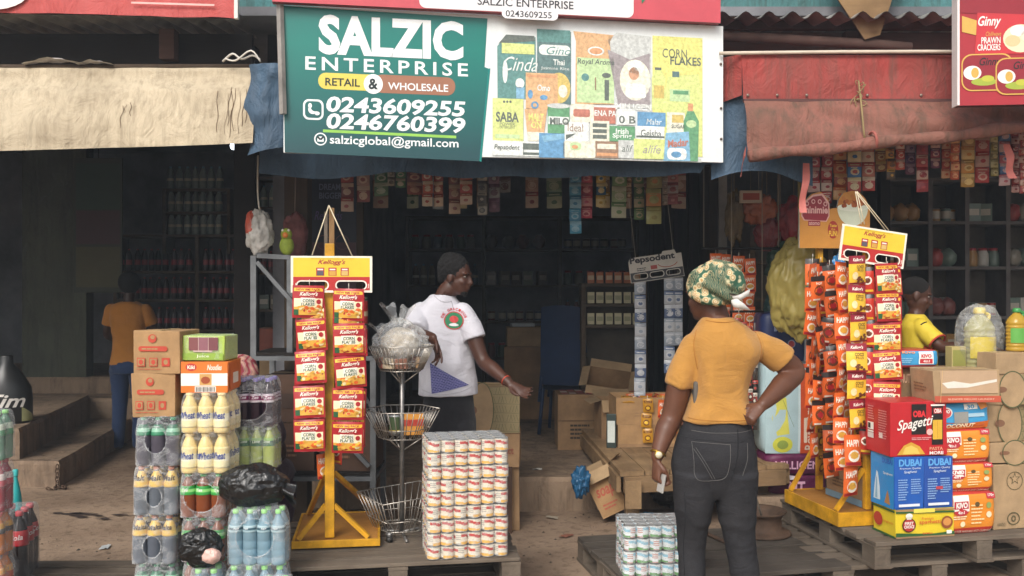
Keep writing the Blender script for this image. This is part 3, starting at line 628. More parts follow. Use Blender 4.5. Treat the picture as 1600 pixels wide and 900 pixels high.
# ------------------------------------------------------------------ pallets
W_pal = mat_wood('pallet_timber', '#463e36', '#857869', 1, 0); W_pal2 = mat_wood('pallet_timber_end', '#463e36', '#857869', 1, 1)
def pallet(label, loc, rz, wd, dp, m=W_pal, nb=7, h=.14, group=None, gap=.02, seed=1):
    """boards run across the front; origin at the front left bottom corner"""
    r = random.Random(seed); t = thing('pallet', label, 'pallet', loc, rz, group); bt = .02
    bw = (dp - gap * (nb - 1)) / nb
    for i in range(nb):
        b = MB(); y = i * (bw + gap); o = r.uniform(-.012, .012)
        b.box(0 + o, y, h - bt + r.uniform(-.002, .001), wd + o, y + bw + r.uniform(-.008, 0), h + r.uniform(-.002, 0), m, .003, jit=.003); b.build('deck_board', t)
    for j in range(3):
        x = (0, wd / 2 - .05, wd - .1)[j]
        b = MB(); b.box(x, .0, .0, x + .1, dp, .018, W_pal2, .002, jit=.002); b.build('bottom_board', t)
        b = MB(); b.box(x + .002, .004, h - 2 * bt + .0, x + .098, dp - .004, h - bt - .002, W_pal2, .002, jit=.001); b.build('stringer_board', t)
        for k in range(3):
            y = (.006, dp / 2 - .06, dp - .126)[k]; b = MB(); b.box(x + .004, y, .018, x + .096, y + .12, h - 2 * bt, W_pal2, .003, jit=.001); b.build('block', t)
    return t
A1 = R(8.5); P1 = Vector((-1.14, 4.37, 0))
pallet('weathered pallet carrying the stack of milk tins and the wire basket stand', P1 + Vector((0, 0, .14)), A1, 1.2, .86, seed=3)
pallet('lower pallet hidden under the pallet with the milk tin stack', P1 + Vector((.01, .012, -.004)), A1 + .01, 1.19, .86, seed=4)
A2 = R(12.2); P2 = Vector((.565, 4.607, 0))
pallet('low dark grey pallet on the ground behind the woman with silver tins on it', P2, A2, 1.24, .873, mat_wood('dark_pallet', '#35302b', '#6b6258', 1, 0), 6, .14, gap=.006, seed=5)
A3 = R(11); P3 = Vector((1.88, 4.81, 0)); e3 = Vector((math.cos(A3), math.sin(A3), 0)); n3 = Vector((-math.sin(A3), math.cos(A3), 0))
pallet('upper pallet under the stacked spaghetti boxes at the right', P3 + Vector((0, 0, .14)), A3, 1.3, 1.02, seed=6, gap=.035)
pallet('lower pallet sticking out to the left beneath the spaghetti boxes', P3 + e3 * -.16 + n3 * .08, A3, 1.2, 1.0, seed=7, gap=.04)
pallet('thin wooden base board under the three columns of drink packs', Vector((-1.86, 4.08, 0)), R(1), 1.12, .86, h=.0825, seed=8)
pallet('thin wooden base board under the drink packs at the left edge', Vector((-3.4, 4.2, 0)), R(1), 1.5, .9, h=.1, seed=9)

# ------------------------------------------------------------------ shrink wrapped drink packs
FILM = mat_film('shrink_film', (1, 1, 1), .05, .22, 11, .1); FILM_T = mat_film('thin_film', (1, 1, 1), .03, .14, 14, .1)
def rr_pt(u, W, D, r):
    """point on a rounded rectangle, u 0..1, starting at the front middle"""
    a, c = W - 2 * r, D - 2 * r; q = math.pi * r / 2; per = 2 * a + 2 * c + 4 * q; s = (u % 1) * per
    segs = [('l', a / 2, (0, -D / 2), (1, 0)), ('c', q, (W / 2 - r, -D / 2 + r), -90), ('l', c, (W / 2, -D / 2 + r), (0, 1)), ('c', q, (W / 2 - r, D / 2 - r), 0), ('l', a, (W / 2 - r, D / 2), (-1, 0)), ('c', q, (-W / 2 + r, D / 2 - r), 90), ('l', c, (-W / 2, D / 2 - r), (0, -1)), ('c', q, (-W / 2 + r, -D / 2 + r), 180), ('l', a / 2, (-W / 2 + r, -D / 2), (1, 0))]
    for k, L, p, d in segs:
        if s <= L + 1e-9:
            if k == 'l': return Vector((p[0] + d[0] * s, p[1] + d[1] * s))
            t = R(d + 90 * s / L); return Vector((p[0] + r * math.cos(t), p[1] + r * math.sin(t)))
        s -= L
    return Vector((0, -D / 2))
_pk = 0
def wrap(W, D, H, shoulder, m, hole=None, seed=0, rz_=.0, n=72, amp=.004):
    """film round a block of bottles: sides, shoulders pulled in, lumpy top; hole = (rx, rz, zc) on front and back"""
    b = MB()
    def f(u, v):
        if v < .6: t = v / .6; z = .004 + (H * shoulder) * t; k = 1
        elif v < .8: t = (v - .6) / .2; z = H * shoulder + (H - H * shoulder) * (1 - (1 - t) ** 2); k = 1 - .16 * t ** 1.5
        else: t = (v - .8) / .2; k = .84 * (1 - t); z = H + .002
        p = rr_pt(u, W + .006, D + .006, min(W, D) * .16) * k
        nz = noise.noise(Vector((p.x * 26 + seed * 7, p.y * 26, z * 22))); n2 = noise.noise(Vector((p.x * 70, p.y * 70 + seed, z * 50)))
        o = p.normalized() * (amp * nz - amp * .5 + amp * .35 * n2) if p.length > 1e-6 else Vector((0, 0))
        return Vector((p.x + o.x, p.y + o.y, z + (amp * 1.2 * nz if v > .7 else 0)))
    sk = None
    if hole:
        rx, rz2, zc = hole
        def sk(u, v):
            q = f(u, v); return abs(q.y) > D * .40 and v < .78 and (q.x / rx) ** 2 + ((q.z - zc) / rz2) ** 2 < 1
    b.grid(f, n, 30, m, cu=True, skip=sk)
    if hole:
        for s_ in (-1, 1): b.tube([(hole[0] * math.cos(a) * 1.03, s_ * (D / 2 + .004), hole[2] + hole[1] * 1.03 * math.sin(a)) for a in [i / 26 * 6.2832 for i in range(26)]], .0028, m, 5, closed=True)
    return b
BOT = {}
def bottle_mesh(key, r, h, body, cap, lab, zl, txt=None, tcol=None, kind='pet'):
    """returns meshes (bottle, cap, label)"""
    b = MB()
    if kind == 'pet': pr = [(.80, 0), (.97, .02), (1, .06), (.93, .10), (.97, .16), (1, .22), (.98, .30), (1, .40), (1, .55), (.97, .64), (.88, .72), (.66, .80), (.42, .87), (.34, .90), (.34, .94)]
    elif kind == 'yog': pr = [(.85, 0), (.98, .02), (1, .08), (.99, .35), (.90, .50), (.93, .62), (.86, .72), (.62, .83), (.48, .89), (.46, .94)]
    else: pr = [(.80, 0), (.98, .02), (1, .05), (1, .12), (.95, .135), (1, .15), (1, .27), (.95, .285), (1, .30), (1, .42), (.95, .435), (1, .45), (1, .62), (.95, .70), (.72, .80), (.45, .87), (.36, .90), (.36, .94)]
    pr = [(a * r, z * h) for a, z in pr]; b.lathe(pr, body, 18); o = [b]
    rc = r * (.42 if kind != 'yog' else .52); c = MB(); c.lathe([(rc, h * .925), (rc * 1.03, h * .93), (rc * 1.03, h * .985), (rc * .8, h)], cap, 14); o.append(c)
    l = MB()
    if lab:
        def rad(z):
            for (a, z0), (a2, z1) in zip(pr, pr[1:]):
                if z0 <= z <= z1: return a + (a2 - a) * (z - z0) / (z1 - z0)
            return r
        ll = lab if isinstance(lab, list) else [lab]; k = len(ll); pf = []; ms = []
        for i in range(13): z = zl[0] * h + (zl[1] - zl[0]) * h * i / 12; pf.append((rad(z) + .0012, z)); ms.append(ll[min(k - 1, int(i / 12 * k))])
        l.lathe(pf, None, 20, mats=ms[:-1])
        if txt:
            for a0 in (-90, 60, 180):
                vs_, fs, asp = text_geo(txt, .02, .15); hh = (zl[1] - zl[0]) * h * .36; ww = min(hh * asp, r * 1.9); z0 = zl[0] * h + (zl[1] - zl[0]) * h * .38
                l.add([((rad(z0) + .0022) * math.cos(R(a0) + (u - .5) * ww / r), (rad(z0) + .0022) * math.sin(R(a0) + (u - .5) * ww / r), z0 + v * hh + .15 * hh * u) for u, v in vs_], fs, tcol or P('#2b2b2b'))
    o.append(l); return o
def pack(label, loc, rz, nx, ny, r, h, spec, group=None, hole=True, film=None, seed=0, name='drink_pack'):
    """a block of bottles in film: drink_pack > bottle (> cap, label_band), film_wrap"""
    t = thing(name, label, 'drink pack', loc, rz, group); r2 = random.Random(seed)
    if spec['key'] not in BOT:
        ms = bottle_mesh(**spec); BOT[spec['key']] = 1; proto = None
        o = ms[0].build('bottle'); ms[1].build('cap', o)
        if ms[2].v: ms[2].build('label_band', o)
        BOT[spec['key']] = [o, False]
    o, used = BOT[spec['key']]
    for j in range(ny):
        for i in range(nx):
            p = Vector(((i - (nx - 1) / 2) * 2 * r, (j - (ny - 1) / 2) * 2 * r, .003)); a = r2.uniform(-.35, .35) if j == 0 else r2.uniform(-3, 3)
            if not BOT[spec['key']][1]: BOT[spec['key']][1] = True; o.parent = t; o.location = p; o.rotation_euler.z = a
            else: dup(o, p, a, parent=t)
    W = nx * 2 * r; D = ny * 2 * r
    hl = (min(W * .25, .062), h * .26, h * .46) if hole is True else hole
    wrap(W, D, h + .003, .66, film or FILM, hl, seed).build('film_wrap', t); return t
g1 = '#241d1c'
cola = mat_clear('cola', '#1a1110', .1, .06); grey_b = M('#5a6068', .25, .1, 5); teaM = mat_clear('tea', '#8a4a2a', .1, .3); limeM = mat_clear('lime_drink', '#b9c56a', .12, .25); watM = mat_clear('water', '#9fc0cf', .08, .55); purM = mat_clear('blackcurrant', '#2a1a26', .1, .1); yogM = M('#dcc482', .3, .08, 6)
orgM = mat_clear('orange_drink', '#c9772a', .12, .15); redM = mat_clear('red_drink', '#a02a3a', .12, .15); spr = mat_clear('clear_green', '#7fa890', .1, .4)
GRN = P('#3f9a4a', .3); CAPG = P('#8fcf7a', .3); CAPO = P('#a8674a', .35); CAPB = P('#23272a', .3); CAPR = P('#b5313a', .3); CAPP = P('#6a5aa0', .3); CAPW = P('#d9d9d2', .3); YEL = P('#d8b256', .35)
def S(key, r, h, body, cap, lab, zl, txt=None, tcol=None, kind='pet'): return dict(key=key, r=r, h=h, body=body, cap=cap, lab=lab, zl=zl, txt=txt, tcol=tcol, kind=kind)
malt_g = S('g', .0345, .228, M('#4a4650', .2), P('#2f7a55'), [P('#39805e', .3), P('#8fbfa5', .3), P('#2f6a50', .3)], (.62, .84), None)
malt_y = S('y', .0345, .226, grey_b, CAPO, [YEL, P('#d9bb70', .3), YEL], (.58, .90), 'Malt', P('#3a2a22'))
malt_b = S('b', .0345, .226, M('#565c66', .22), CAPO, [YEL, P('#c7a659', .3), YEL], (.58, .88), 'Malta', P('#3a2a22'))
tea = S('tea', .0335, .205, teaM, GRN, [P('#3a9a48', .3), P('#8fd07a', .3), P('#2f8f40', .3)], (.52, .72), 'Tea', P('#e9efe0'))
yog = S('yog', .0375, .186, yogM, P('#d9c489'), [P('#e6d9a8', .35), P('#ece4c4', .35), P('#e3d095', .35)], (.14, .66), 'Wheat', P('#2a3f86'), 'yog')
pur = S('pur', .0325, .236, purM, CAPP, [P('#d3c9cf', .3), P('#7d2f56', .3), P('#7d2f56', .3), P('#c9bcc6', .3)], (.50, .68), 'Zee', P('#ecdfe6'))
lim = S('lim', .0325, .214, limeM, P('#cfd6b8'), [P('#33683a', .3), P('#2c5a34', .3), P('#8fb26a', .3)], (.56, .74), 'Lime', P('#dfe8cf'))
wat = S('wat', .036, .250, watM, CAPG, [P('#9ab3ba', .3), P('#3c5a66', .3), P('#a5bcc2', .3)], (.60, .72), 'Aqua', P('#e8f0f2'), 'ribbed')
watb = S('watb', .036, .306, watM, CAPG, [P('#9ab3ba', .3), P('#3c5a66', .3)], (.60, .70), None, None, 'ribbed')
H = .0825
# column A, from the bottom up
XA = -1.66
pack('clear-topped pack of dark malt bottles, bottom of the column below the two cartons', (XA - .005, 4.42, H), R(1), 3, 3, .0345, .228, malt_g, None, True, seed=1)
pack('pack of grey malt bottles with yellow labels, third under the cartons', (XA - .012, 4.42, H + .2285), R(-1), 3, 3, .0345, .226, malt_b, None, (.042, .05, .085), seed=2)
pack('pack of grey malt bottles with yellow labels, second under the cartons', (XA - .006, 4.415, H + .457), R(1.5), 3, 3, .0345, .226, malt_y, None, (.036, .045, .09), seed=3)
pack('pack of dark malt bottles with green collars directly under the two cartons', (XA + .004, 4.42, H + .6855), R(-.5), 3, 3, .0345, .228, malt_g, None, (.05, .062, .125), seed=4)
# column B
XB = -1.435
pack('pack of iced tea bottles at the foot of the column with yoghurt drinks', (XB - .008, 4.42, H), R(0), 3, 3, .0335, .236, dict(tea, key='tea2', h=.236), None, True, seed=5)
pack('pack of iced tea bottles behind the tied black bag with pink contents', (XB - .012, 4.42, H + .2375), R(1), 3, 3, .0335, .205, tea, None, (.05, .06, .1), seed=6)
pack('pack of brown iced tea bottles with green labels under the yoghurt drinks', (XB - .008, 4.42, H + .4445), R(-1), 3, 3, .036, .205, dict(tea, key='tea3', r=.036), None, (.078, .068, .10), seed=7)
pack('lower pack of cream coloured yoghurt drink bottles', (XB, 4.42, H + .6515), R(1), 3, 3, .0375, .186, yog, None, None, FILM_T, seed=8)
pack('upper pack of cream coloured yoghurt drink bottles', (XB + .004, 4.42, H + .8395), R(-1.5), 3, 3, .0375, .186, yog, None, None, FILM_T, seed=9)
# column C a little further back
XC = -1.298; YC = 4.645
pack('pack of tall water bottles at the bottom of the column behind the black bag', (XC, YC, H), 0, 3, 3, .036, .306, watb, None, True, seed=10)
pack('pack of tall water bottles second from the bottom behind the black bag', (XC, YC, H + .309), 0, 3, 3, .036, .306, watb, None, True, seed=11)
pack('pack of lime green drink bottles with dark labels under the purple pack', (XC + .005, YC, H + .618), R(1), 4, 3, .0305, .214, dict(lim, r=.0305), None, None, FILM, seed=12)
pack('pack of dark blackcurrant bottles with purple caps, topmost of its column', (XC + .003, YC, H + .834), R(-1), 4, 3, .0305, .236, dict(pur, r=.0305), None, (.092, .07, .105), seed=13)
# water in front
XW = -1.165
pack('pack of water bottles in front at the bottom edge, below the upper water pack', (XW + .0, 4.27, H), R(2), 4, 2, .0345, .252, dict(wat, key='wat2', r=.0345), None, None, seed=14)
pack('pack of blue tinted water bottles with green caps under the shiny black bag', (XW + .002, 4.27, H + .2555), R(-1), 4, 2, .0325, .250, dict(wat, r=.0325), None, (.085, .085, .13), seed=15)
pack('pack of water bottles at the bottom edge beside the yellow display base', (-1.03, 4.05, .0), R(4), 2, 2, .0345, .330, dict(wat, key='wat3', r=.0345, h=.33), None, None, seed=16)
pack('pack of water bottles at the bottom edge below the small tied black bag', (-1.385, 4.235, H), R(1), 2, 2, .0345, .244, dict(wat, key='wat4', r=.0345, h=.244), None, None, seed=17)
# left edge
XL = -2.50
for i, (sp, lb) in enumerate(((S('or1', .034, .235, orgM, CAPO, [P('#c9562f', .3), P('#dba04a', .3)], (.5, .74)), 'pack of orange drink bottles at the bottom of the left edge stack'), (S('or2', .034, .20, orgM, CAPO, [P('#3a2a22', .3), P('#c9962f', .3)], (.5, .74)), 'pack of amber drink bottles in the middle of the left edge stack'), (S('rd', .034, .24, redM, CAPR, [P('#c5424f', .3), P('#e3d5cf', .3)], (.5, .74)), 'pack of red drink bottles near the top of the left edge stack'), (S('sp', .034, .23, spr, CAPG, [P('#4f9a6a', .3), P('#cfd9c6', .3)], (.5, .74)), 'pack of clear green bottles on top of the left edge stack'))):
    pack(lb, (XL, 4.42, (.1, .338, .541, .784)[i]), R((1, -1, 2, 0)[i]), 3, 2, .034, sp['h'], sp, None, True, seed=20 + i)
colaS = S('cola', .044, .35, cola, CAPR, [P('#b52a33', .3), P('#b52a33', .3), P('#c23a40', .3)], (.50, .72), 'Cola', P('#e8dcd8'))
pack('pack of large cola bottles with red caps at the lower left corner', (-2.60, 4.86, .1), R(12), 2, 3, .044, .35, colaS, None, None, mat_film('cola_film', (1, 1, 1), .015, .08, 14, .1), seed=30)
t = thing('bottle', 'single teal bottle standing behind the cola pack', 'bottle', (-2.74, 5.12, .1), 0)
ms = bottle_mesh('teal', .034, .5, P('#2a9a9a', .25), P('#3fb0ae', .3), [P('#57bdb6', .3), P('#238a8c', .3)], (.2, .6)); o = ms[0].build('body', t); ms[1].build('cap', t); ms[2].build('label_band', t)

# ------------------------------------------------------------------ plastic bags
def crumple_bag(c, r, m, n=44, seed=0, amp=.16, fr=2.2):
    b = MB()
    def fn(d):
        q = d * fr + Vector((seed, seed * .7, 0)); return 1 + amp * .9 * noise.noise(q) - amp * 1.1 * abs(noise.noise(q * 1.7)) + amp * .16 * (1 - 2 * abs(noise.noise(q * 4.3)))
    b.ball(c, r, m, n, fn); return b
def bagmat(name, c, rough=.3):
    m, n, b = new_mat(name); b.inputs['Base Color'].default_value = (*lin(c), 1); b.inputs['Roughness'].default_value = rough; b.inputs['Specular IOR Level'].default_value = .6
    add_bump(n, b, noise_tex(n, coords(n, (1, 1, .45)), 17, 4, .55, 2.6), .55, .02); return m
BLK = bagmat('black_plastic', '#101010', .24)
t = thing('plastic_bag', 'large shiny black plastic bag lying on the upper water pack', 'plastic bag', (-1.20, 4.33, .588))
crumple_bag((0.0, -.02, .098), (.165, .105, .098), BLK, 52, 3, .13).build('bag', t)
b = MB(); b.grid(lambda u, v: Vector((.15 + .05 * v, -.05 + .03 * math.sin(u * 7), .05 - .06 * v + .05 * u * (1 + v) + .01 * math.sin(u * 20))), 10, 5, BLK); b.build('loose_end', t)
t = thing('plastic_bag', 'small knotted black plastic bag with pink contents showing', 'plastic bag', (-1.405, 4.22, .332))
crumple_bag((-.01, 0, .088), (.098, .07, .088), BLK, 44, 8, .18).build('bag', t)
crumple_bag((.055, -.055, .065), (.044, .03, .034), bagmat('pink_wrap', '#d0a89c', .35), 22, 2, .2).build('contents', t)
b = MB()
for a in (40, 130, 200): b.tube([(-.02, -.04, .1), (-.02 + .05 * math.cos(R(a)), -.075, .1 + .05 * math.sin(R(a)))], lambda q: .008 + .014 * q, BLK, 8, ry=lambda q: .006)
b.build('knot', t)

# ------------------------------------------------------------------ tins
tin_m = M('#a9aaa8', .3, .1, 20, metal=.7)
def tin_mesh(r, h, cols, seed):
    """white label with a slanting coloured swoosh; cols: base, swoosh, foot, accent"""
    b = MB(); n = 20; rows = 10; rr_ = random.Random(seed)
    b.lathe([(r * .94, 0), (r, .002), (r, .004)], tin_m, n); b.lathe([(r, h - .004), (r, h - .001), (r * .95, h), (r * .93, h - .003), (.001, h - .003)], tin_m, n)
    B_, Sw, Ft, Ac = cols
    def col(u, v):
        s_ = math.sin(u * 4 * math.pi) * .10
        if abs((u * 2) % 1 - .5) > .36: return B_ if int(v * 20) % 3 else Ac           # side panel of small print
        if .58 + s_ < v < .84 + s_: return Sw
        if v < .22 + .5 * s_: return Ft
        return B_
    b.grid(lambda u, v: Vector((r * 1.004 * math.cos(2 * math.pi * u), r * 1.004 * math.sin(2 * math.pi * u), .004 + (h - .008) * v)), 40, 12, col, cu=True); return b
def tin_stack(label, group, loc, rz, nx, ny, r, h, layers, cols, seed, film):
    mesh = None; W = nx * 2 * r; D = ny * 2 * r; out = []
    lab = label if isinstance(label, list) else [label] * layers
    for k in range(layers):
        r2 = random.Random(seed + k); j_ = Vector((r2.uniform(-.004, .004), r2.uniform(-.003, .003), 0))
        t = thing('tin_pack', lab[k], 'tin pack', Vector(loc) + j_ + Vector((0, 0, k * (h + .0025))), rz + r2.uniform(-.012, .012), group)
        for j in range(ny):
            for i in range(nx):
                p = ((i - (nx - 1) / 2) * 2 * r, (j - (ny - 1) / 2) * 2 * r, .001); a = r2.choice((0, 0, 0, .5, -.5, 1.6, .9, -1.2)) + r2.uniform(-.2, .2)
                if mesh is None: mesh = tin_mesh(r, h, cols, seed).build('tin', t); mesh.location = p; mesh.rotation_euler.z = a
                else: c = mesh.copy(); C.objects.link(c); c.parent = t; c.location = p; c.rotation_euler.z = a
        b = MB()
        def f(u, v):
            q = rr_pt(u, W + .004, D + .004, r * .9); e = .0016 * noise.noise(Vector((q.x * 60, q.y * 60, v * 5 + k * 3)))
            return Vector((q.x * (1 + e * 3), q.y * (1 + e * 3), .001 + (h + .001) * v))
        b.grid(f, 96, 4, film, cu=True)
        b.build('film_wrap', t)
        if k == layers - 1:
            b = MB(); b.grid(lambda u, v: Vector(((u - .5) * (W - .02), (v - .5) * (D - .02), h + .0025 + .0012 * noise.noise(Vector((u * 14, v * 10, 0))))), 30, 20, FILM_T); b.build('film_top', t)
        out.append(t)
    return out
FILM_C = mat_film('tin_film', (1, 1, 1), .03, .26, 26, .12)
ordn = ['bottom', 'second', 'third', 'fourth', 'fifth', 'sixth', 'seventh', 'eighth', 'top']
def at_p1(x, y): return P1 + Vector((math.cos(A1), math.sin(A1), 0)) * x + Vector((-math.sin(A1), math.cos(A1), 0)) * y
tq = onz(669, 877, .281); th = R(12); ex = Vector((math.cos(th), math.sin(th), 0)); ey = Vector((-math.sin(th), math.cos(th), 0)); TW, TD = 6 * .0665, 4 * .0665
tin_stack(['shrink wrapped layer of red and white milk tins, %s layer from the pallet' % ('topmost' if i == 8 else ordn[i]) for i in range(9)], 'wrapped layers in the tall milk tin stack', tq + ex * TW / 2 + ey * (TD / 2 + .006), th, 6, 4, .03325, .0622, 9, (P('#d9d0bd', .35), P('#b5403a', .35), P('#d8a84e', .35), P('#a09a90', .4)), 40, FILM_C)
tq = P2 + Vector((math.cos(A2), math.sin(A2), 0)) * .03 + Vector((-math.sin(A2), math.cos(A2), 0)) * .03 + Vector((0, 0, .141))
ex = Vector((math.cos(A2), math.sin(A2), 0)); ey = Vector((-math.sin(A2), math.cos(A2), 0))
tin_stack(['shrink wrapped layer of pale blue and green tins, %s of four behind the woman' % s_ for s_ in ('lowest', 'second lowest', 'second highest', 'uppermost')], 'wrapped layers in the low pale tin stack', tq + ex * .2 + ey * .14, A2 - R(9), 6, 4, .0328, .0625, 4, (P('#d3d8d8', .35), P('#86b5c8', .35), P('#5f8f55', .35), P('#b57a70', .35)), 60, FILM_C)
# ------------------------------------------------------------------ sachets
def bulge(t, seed=0):
    return lambda x, y: t * (1 - abs(2 * x - 1) ** 2.4) * (1 - abs(2 * y - 1) ** 4) * (1 + .35 * noise.noise(Vector((x * 3 + seed, y * 3, seed)))) + .0028 * noise.noise(Vector((x * 7, y * 7 + seed, 1)))
def PS(col, rough=.26): return M(col, rough, .1, 12., .4, 42.)
def sachet_mesh(kind, w_, h_, seed=0, t=.012):
    b = MB(); fn = bulge(t, seed)
    F = Face(b, (-w_ / 2, 0, -h_), (1, 0, 0), (0, 0, 1), w_, h_, fn, .0012); K = Face(b, (w_ / 2, 0, -h_), (-1, 0, 0), (0, 0, 1), w_, h_, fn)
    q = dict(red=PS('#a5262c', .3), dred=PS('#7d1f26', .3), whi=PS('#ece3d3', .3), gold=PS('#d9a445', .3), yel=PS('#e8b83a', .3), grn=PS('#2c5a3a', .3), cream=PS('#e6d3a0', .3), brn=PS('#6b3a22', .3), ora=PS('#d9652c', .3), dk=PS('#2c2421', .3), blu=PS('#3f7fb5', .3), mar=PS('#8c2230', .3), pale=PS('#efe0b8', .3))
    if kind == 'corn':
        F.rect(0, 0, 1, 1, q['red'], 0); K.rect(0, 0, 1, 1, q['red'], 0)
        F.rect(.04, .82, .96, .92, q['yel'], 1); F.text('NEW BIG PACK', .12, .842, .88, .905, q['red'], 2, bold=.03)
        F.rect(.05, .09, .95, .36, q['gold'], 1); F.rect(.05, .34, .95, .6, q['pale'], 1.4)
        F.rect(.26, .36, .72, .62, q['whi'], 2); F.text("Kellogg's", .22, .645, .80, .80, q['whi'], 3, bold=.022, shear=.35)
        F.text('CORN', .32, .48, .68, .58, q['grn'], 3, bold=.02); F.text('FLAKES', .28, .375, .70, .465, q['grn'], 3, bold=.02); F.ell(.83, .5, .075, .075, q['red'], 3, 12)
        r = random.Random(seed)
        for i in range(22): F.ell(r.uniform(.2, .9), r.uniform(.12, .36), r.uniform(.05, .09), r.uniform(.03, .055), q[r.choice(('gold', 'yel', 'gold', 'cream', 'ora'))], 2 + i * .12, 7)
        F.rect(.05, .09, .2, .26, q['grn'], 2)
    elif kind == 'choco':
        F.rect(0, 0, 1, 1, q['yel'], 0); K.rect(0, 0, 1, 1, q['yel'], 0); F.rect(.0, .72, 1, 1, q['mar'], 1); F.text("Kellogg's", .2, .77, .8, .92, q['whi'], 2, bold=.022, shear=.35)
        F.text('COCO', .38, .55, .82, .66, q['dk'], 2, bold=.02); F.text('FILLS', .42, .45, .8, .53, q['dk'], 2); F.ell(.3, .3, .16, .14, q['cream'], 2, 12)
        r = random.Random(seed)
        for i in range(8): F.ell(r.uniform(.45, .92), r.uniform(.08, .25), r.uniform(.05, .1), r.uniform(.04, .06), q['brn'], 2 + i * .1, 7)
        F.rect(0, 0, 1, .06, q['mar'], 2)
    elif kind == 'orange':
        F.rect(0, 0, 1, 1, q['ora'], 0); K.rect(0, 0, 1, 1, q['ora'], 0); F.rect(0, .8, 1, 1, q['dk'], 1); F.ell(.5, .42, .34, .22, q['brn'], 1, 14); F.ell(.5, .42, .2, .12, q['red'], 2, 12); F.text('HOT', .3, .66, .7, .76, q['whi'], 2, bold=.03); F.rect(.1, .02, .6, .09, q['whi'], 2)
    elif kind == 'happy':
        F.rect(0, 0, 1, 1, q['ora'], 0); K.rect(0, 0, 1, 1, q['ora'], 0); F.rect(.05, .02, .95, .12, q['red'], 1); F.text('HAPPY', .1, .62, .9, .84, q['whi'], 2, bold=.03, shear=.1); F.ell(.5, .32, .34, .2, q['whi'], 1, 14); F.ell(.5, .34, .24, .12, q['gold'], 2, 12)
    elif kind == 'gold':
        g2 = P('#b98528', .28); F.rect(0, 0, 1, 1, g2, 0); K.rect(0, 0, 1, 1, g2, 0); F.rect(.1, .7, .9, .86, q['brn'], 1); F.text('Spice', .2, .73, .8, .83, q['yel'], 2, shear=.2); F.ell(.5, .35, .3, .2, q['brn'], 1, 12); F.ell(.5, .35, .2, .12, q['yel'], 2, 10)
    elif kind == 'red':
        F.rect(0, 0, 1, 1, P('#c0392b', .3), 0); K.rect(0, 0, 1, 1, q['red'], 0); F.ell(.5, .5, .34, .16, q['whi'], 1, 14); F.ell(.5, .5, .22, .10, q['brn'], 2, 12); F.rect(.0, .86, 1, 1, q['dk'], 1); F.rect(.1, .08, .9, .16, q['yel'], 1)
    return b
PROTO = {}
def sachet_strip(label, group, top, n, w_, h_, kind, rz=0., pitch=None, seed=0, cat='sachet strip', jit=.05, name='sachet_strip', partname='sachet'):
    """a hanging strip: sachet_strip > sachet, one under the other"""
    t = thing(name, label, cat, top, rz, group); r = random.Random(seed); pitch = pitch or h_ * 1.02
    for i in range(n):
        k = (kind, w_, h_, i % 3); loc = (r.uniform(-.003, .003), r.uniform(-.004, .004), -i * pitch); a = r.uniform(-jit * 3, jit * 3)
        if k not in PROTO: PROTO[k] = o = sachet_mesh(kind, w_, h_, i % 3 + 1).build(partname, t)
        else: o = PROTO[k].copy(); C.objects.link(o); o.parent = t
        o.location = (loc[0] + r.uniform(-.004, .004), loc[1], loc[2] + r.uniform(-.006, .006)); o.rotation_euler = (r.uniform(-.12, .12), r.uniform(-jit, jit) * 1.4, a * 1.5)
    b = MB(); b.tube([(0, .004, .03), (0, .004, -.002)], .002, P('#cfc8ba'), 5); b.build('hanger', t); return t

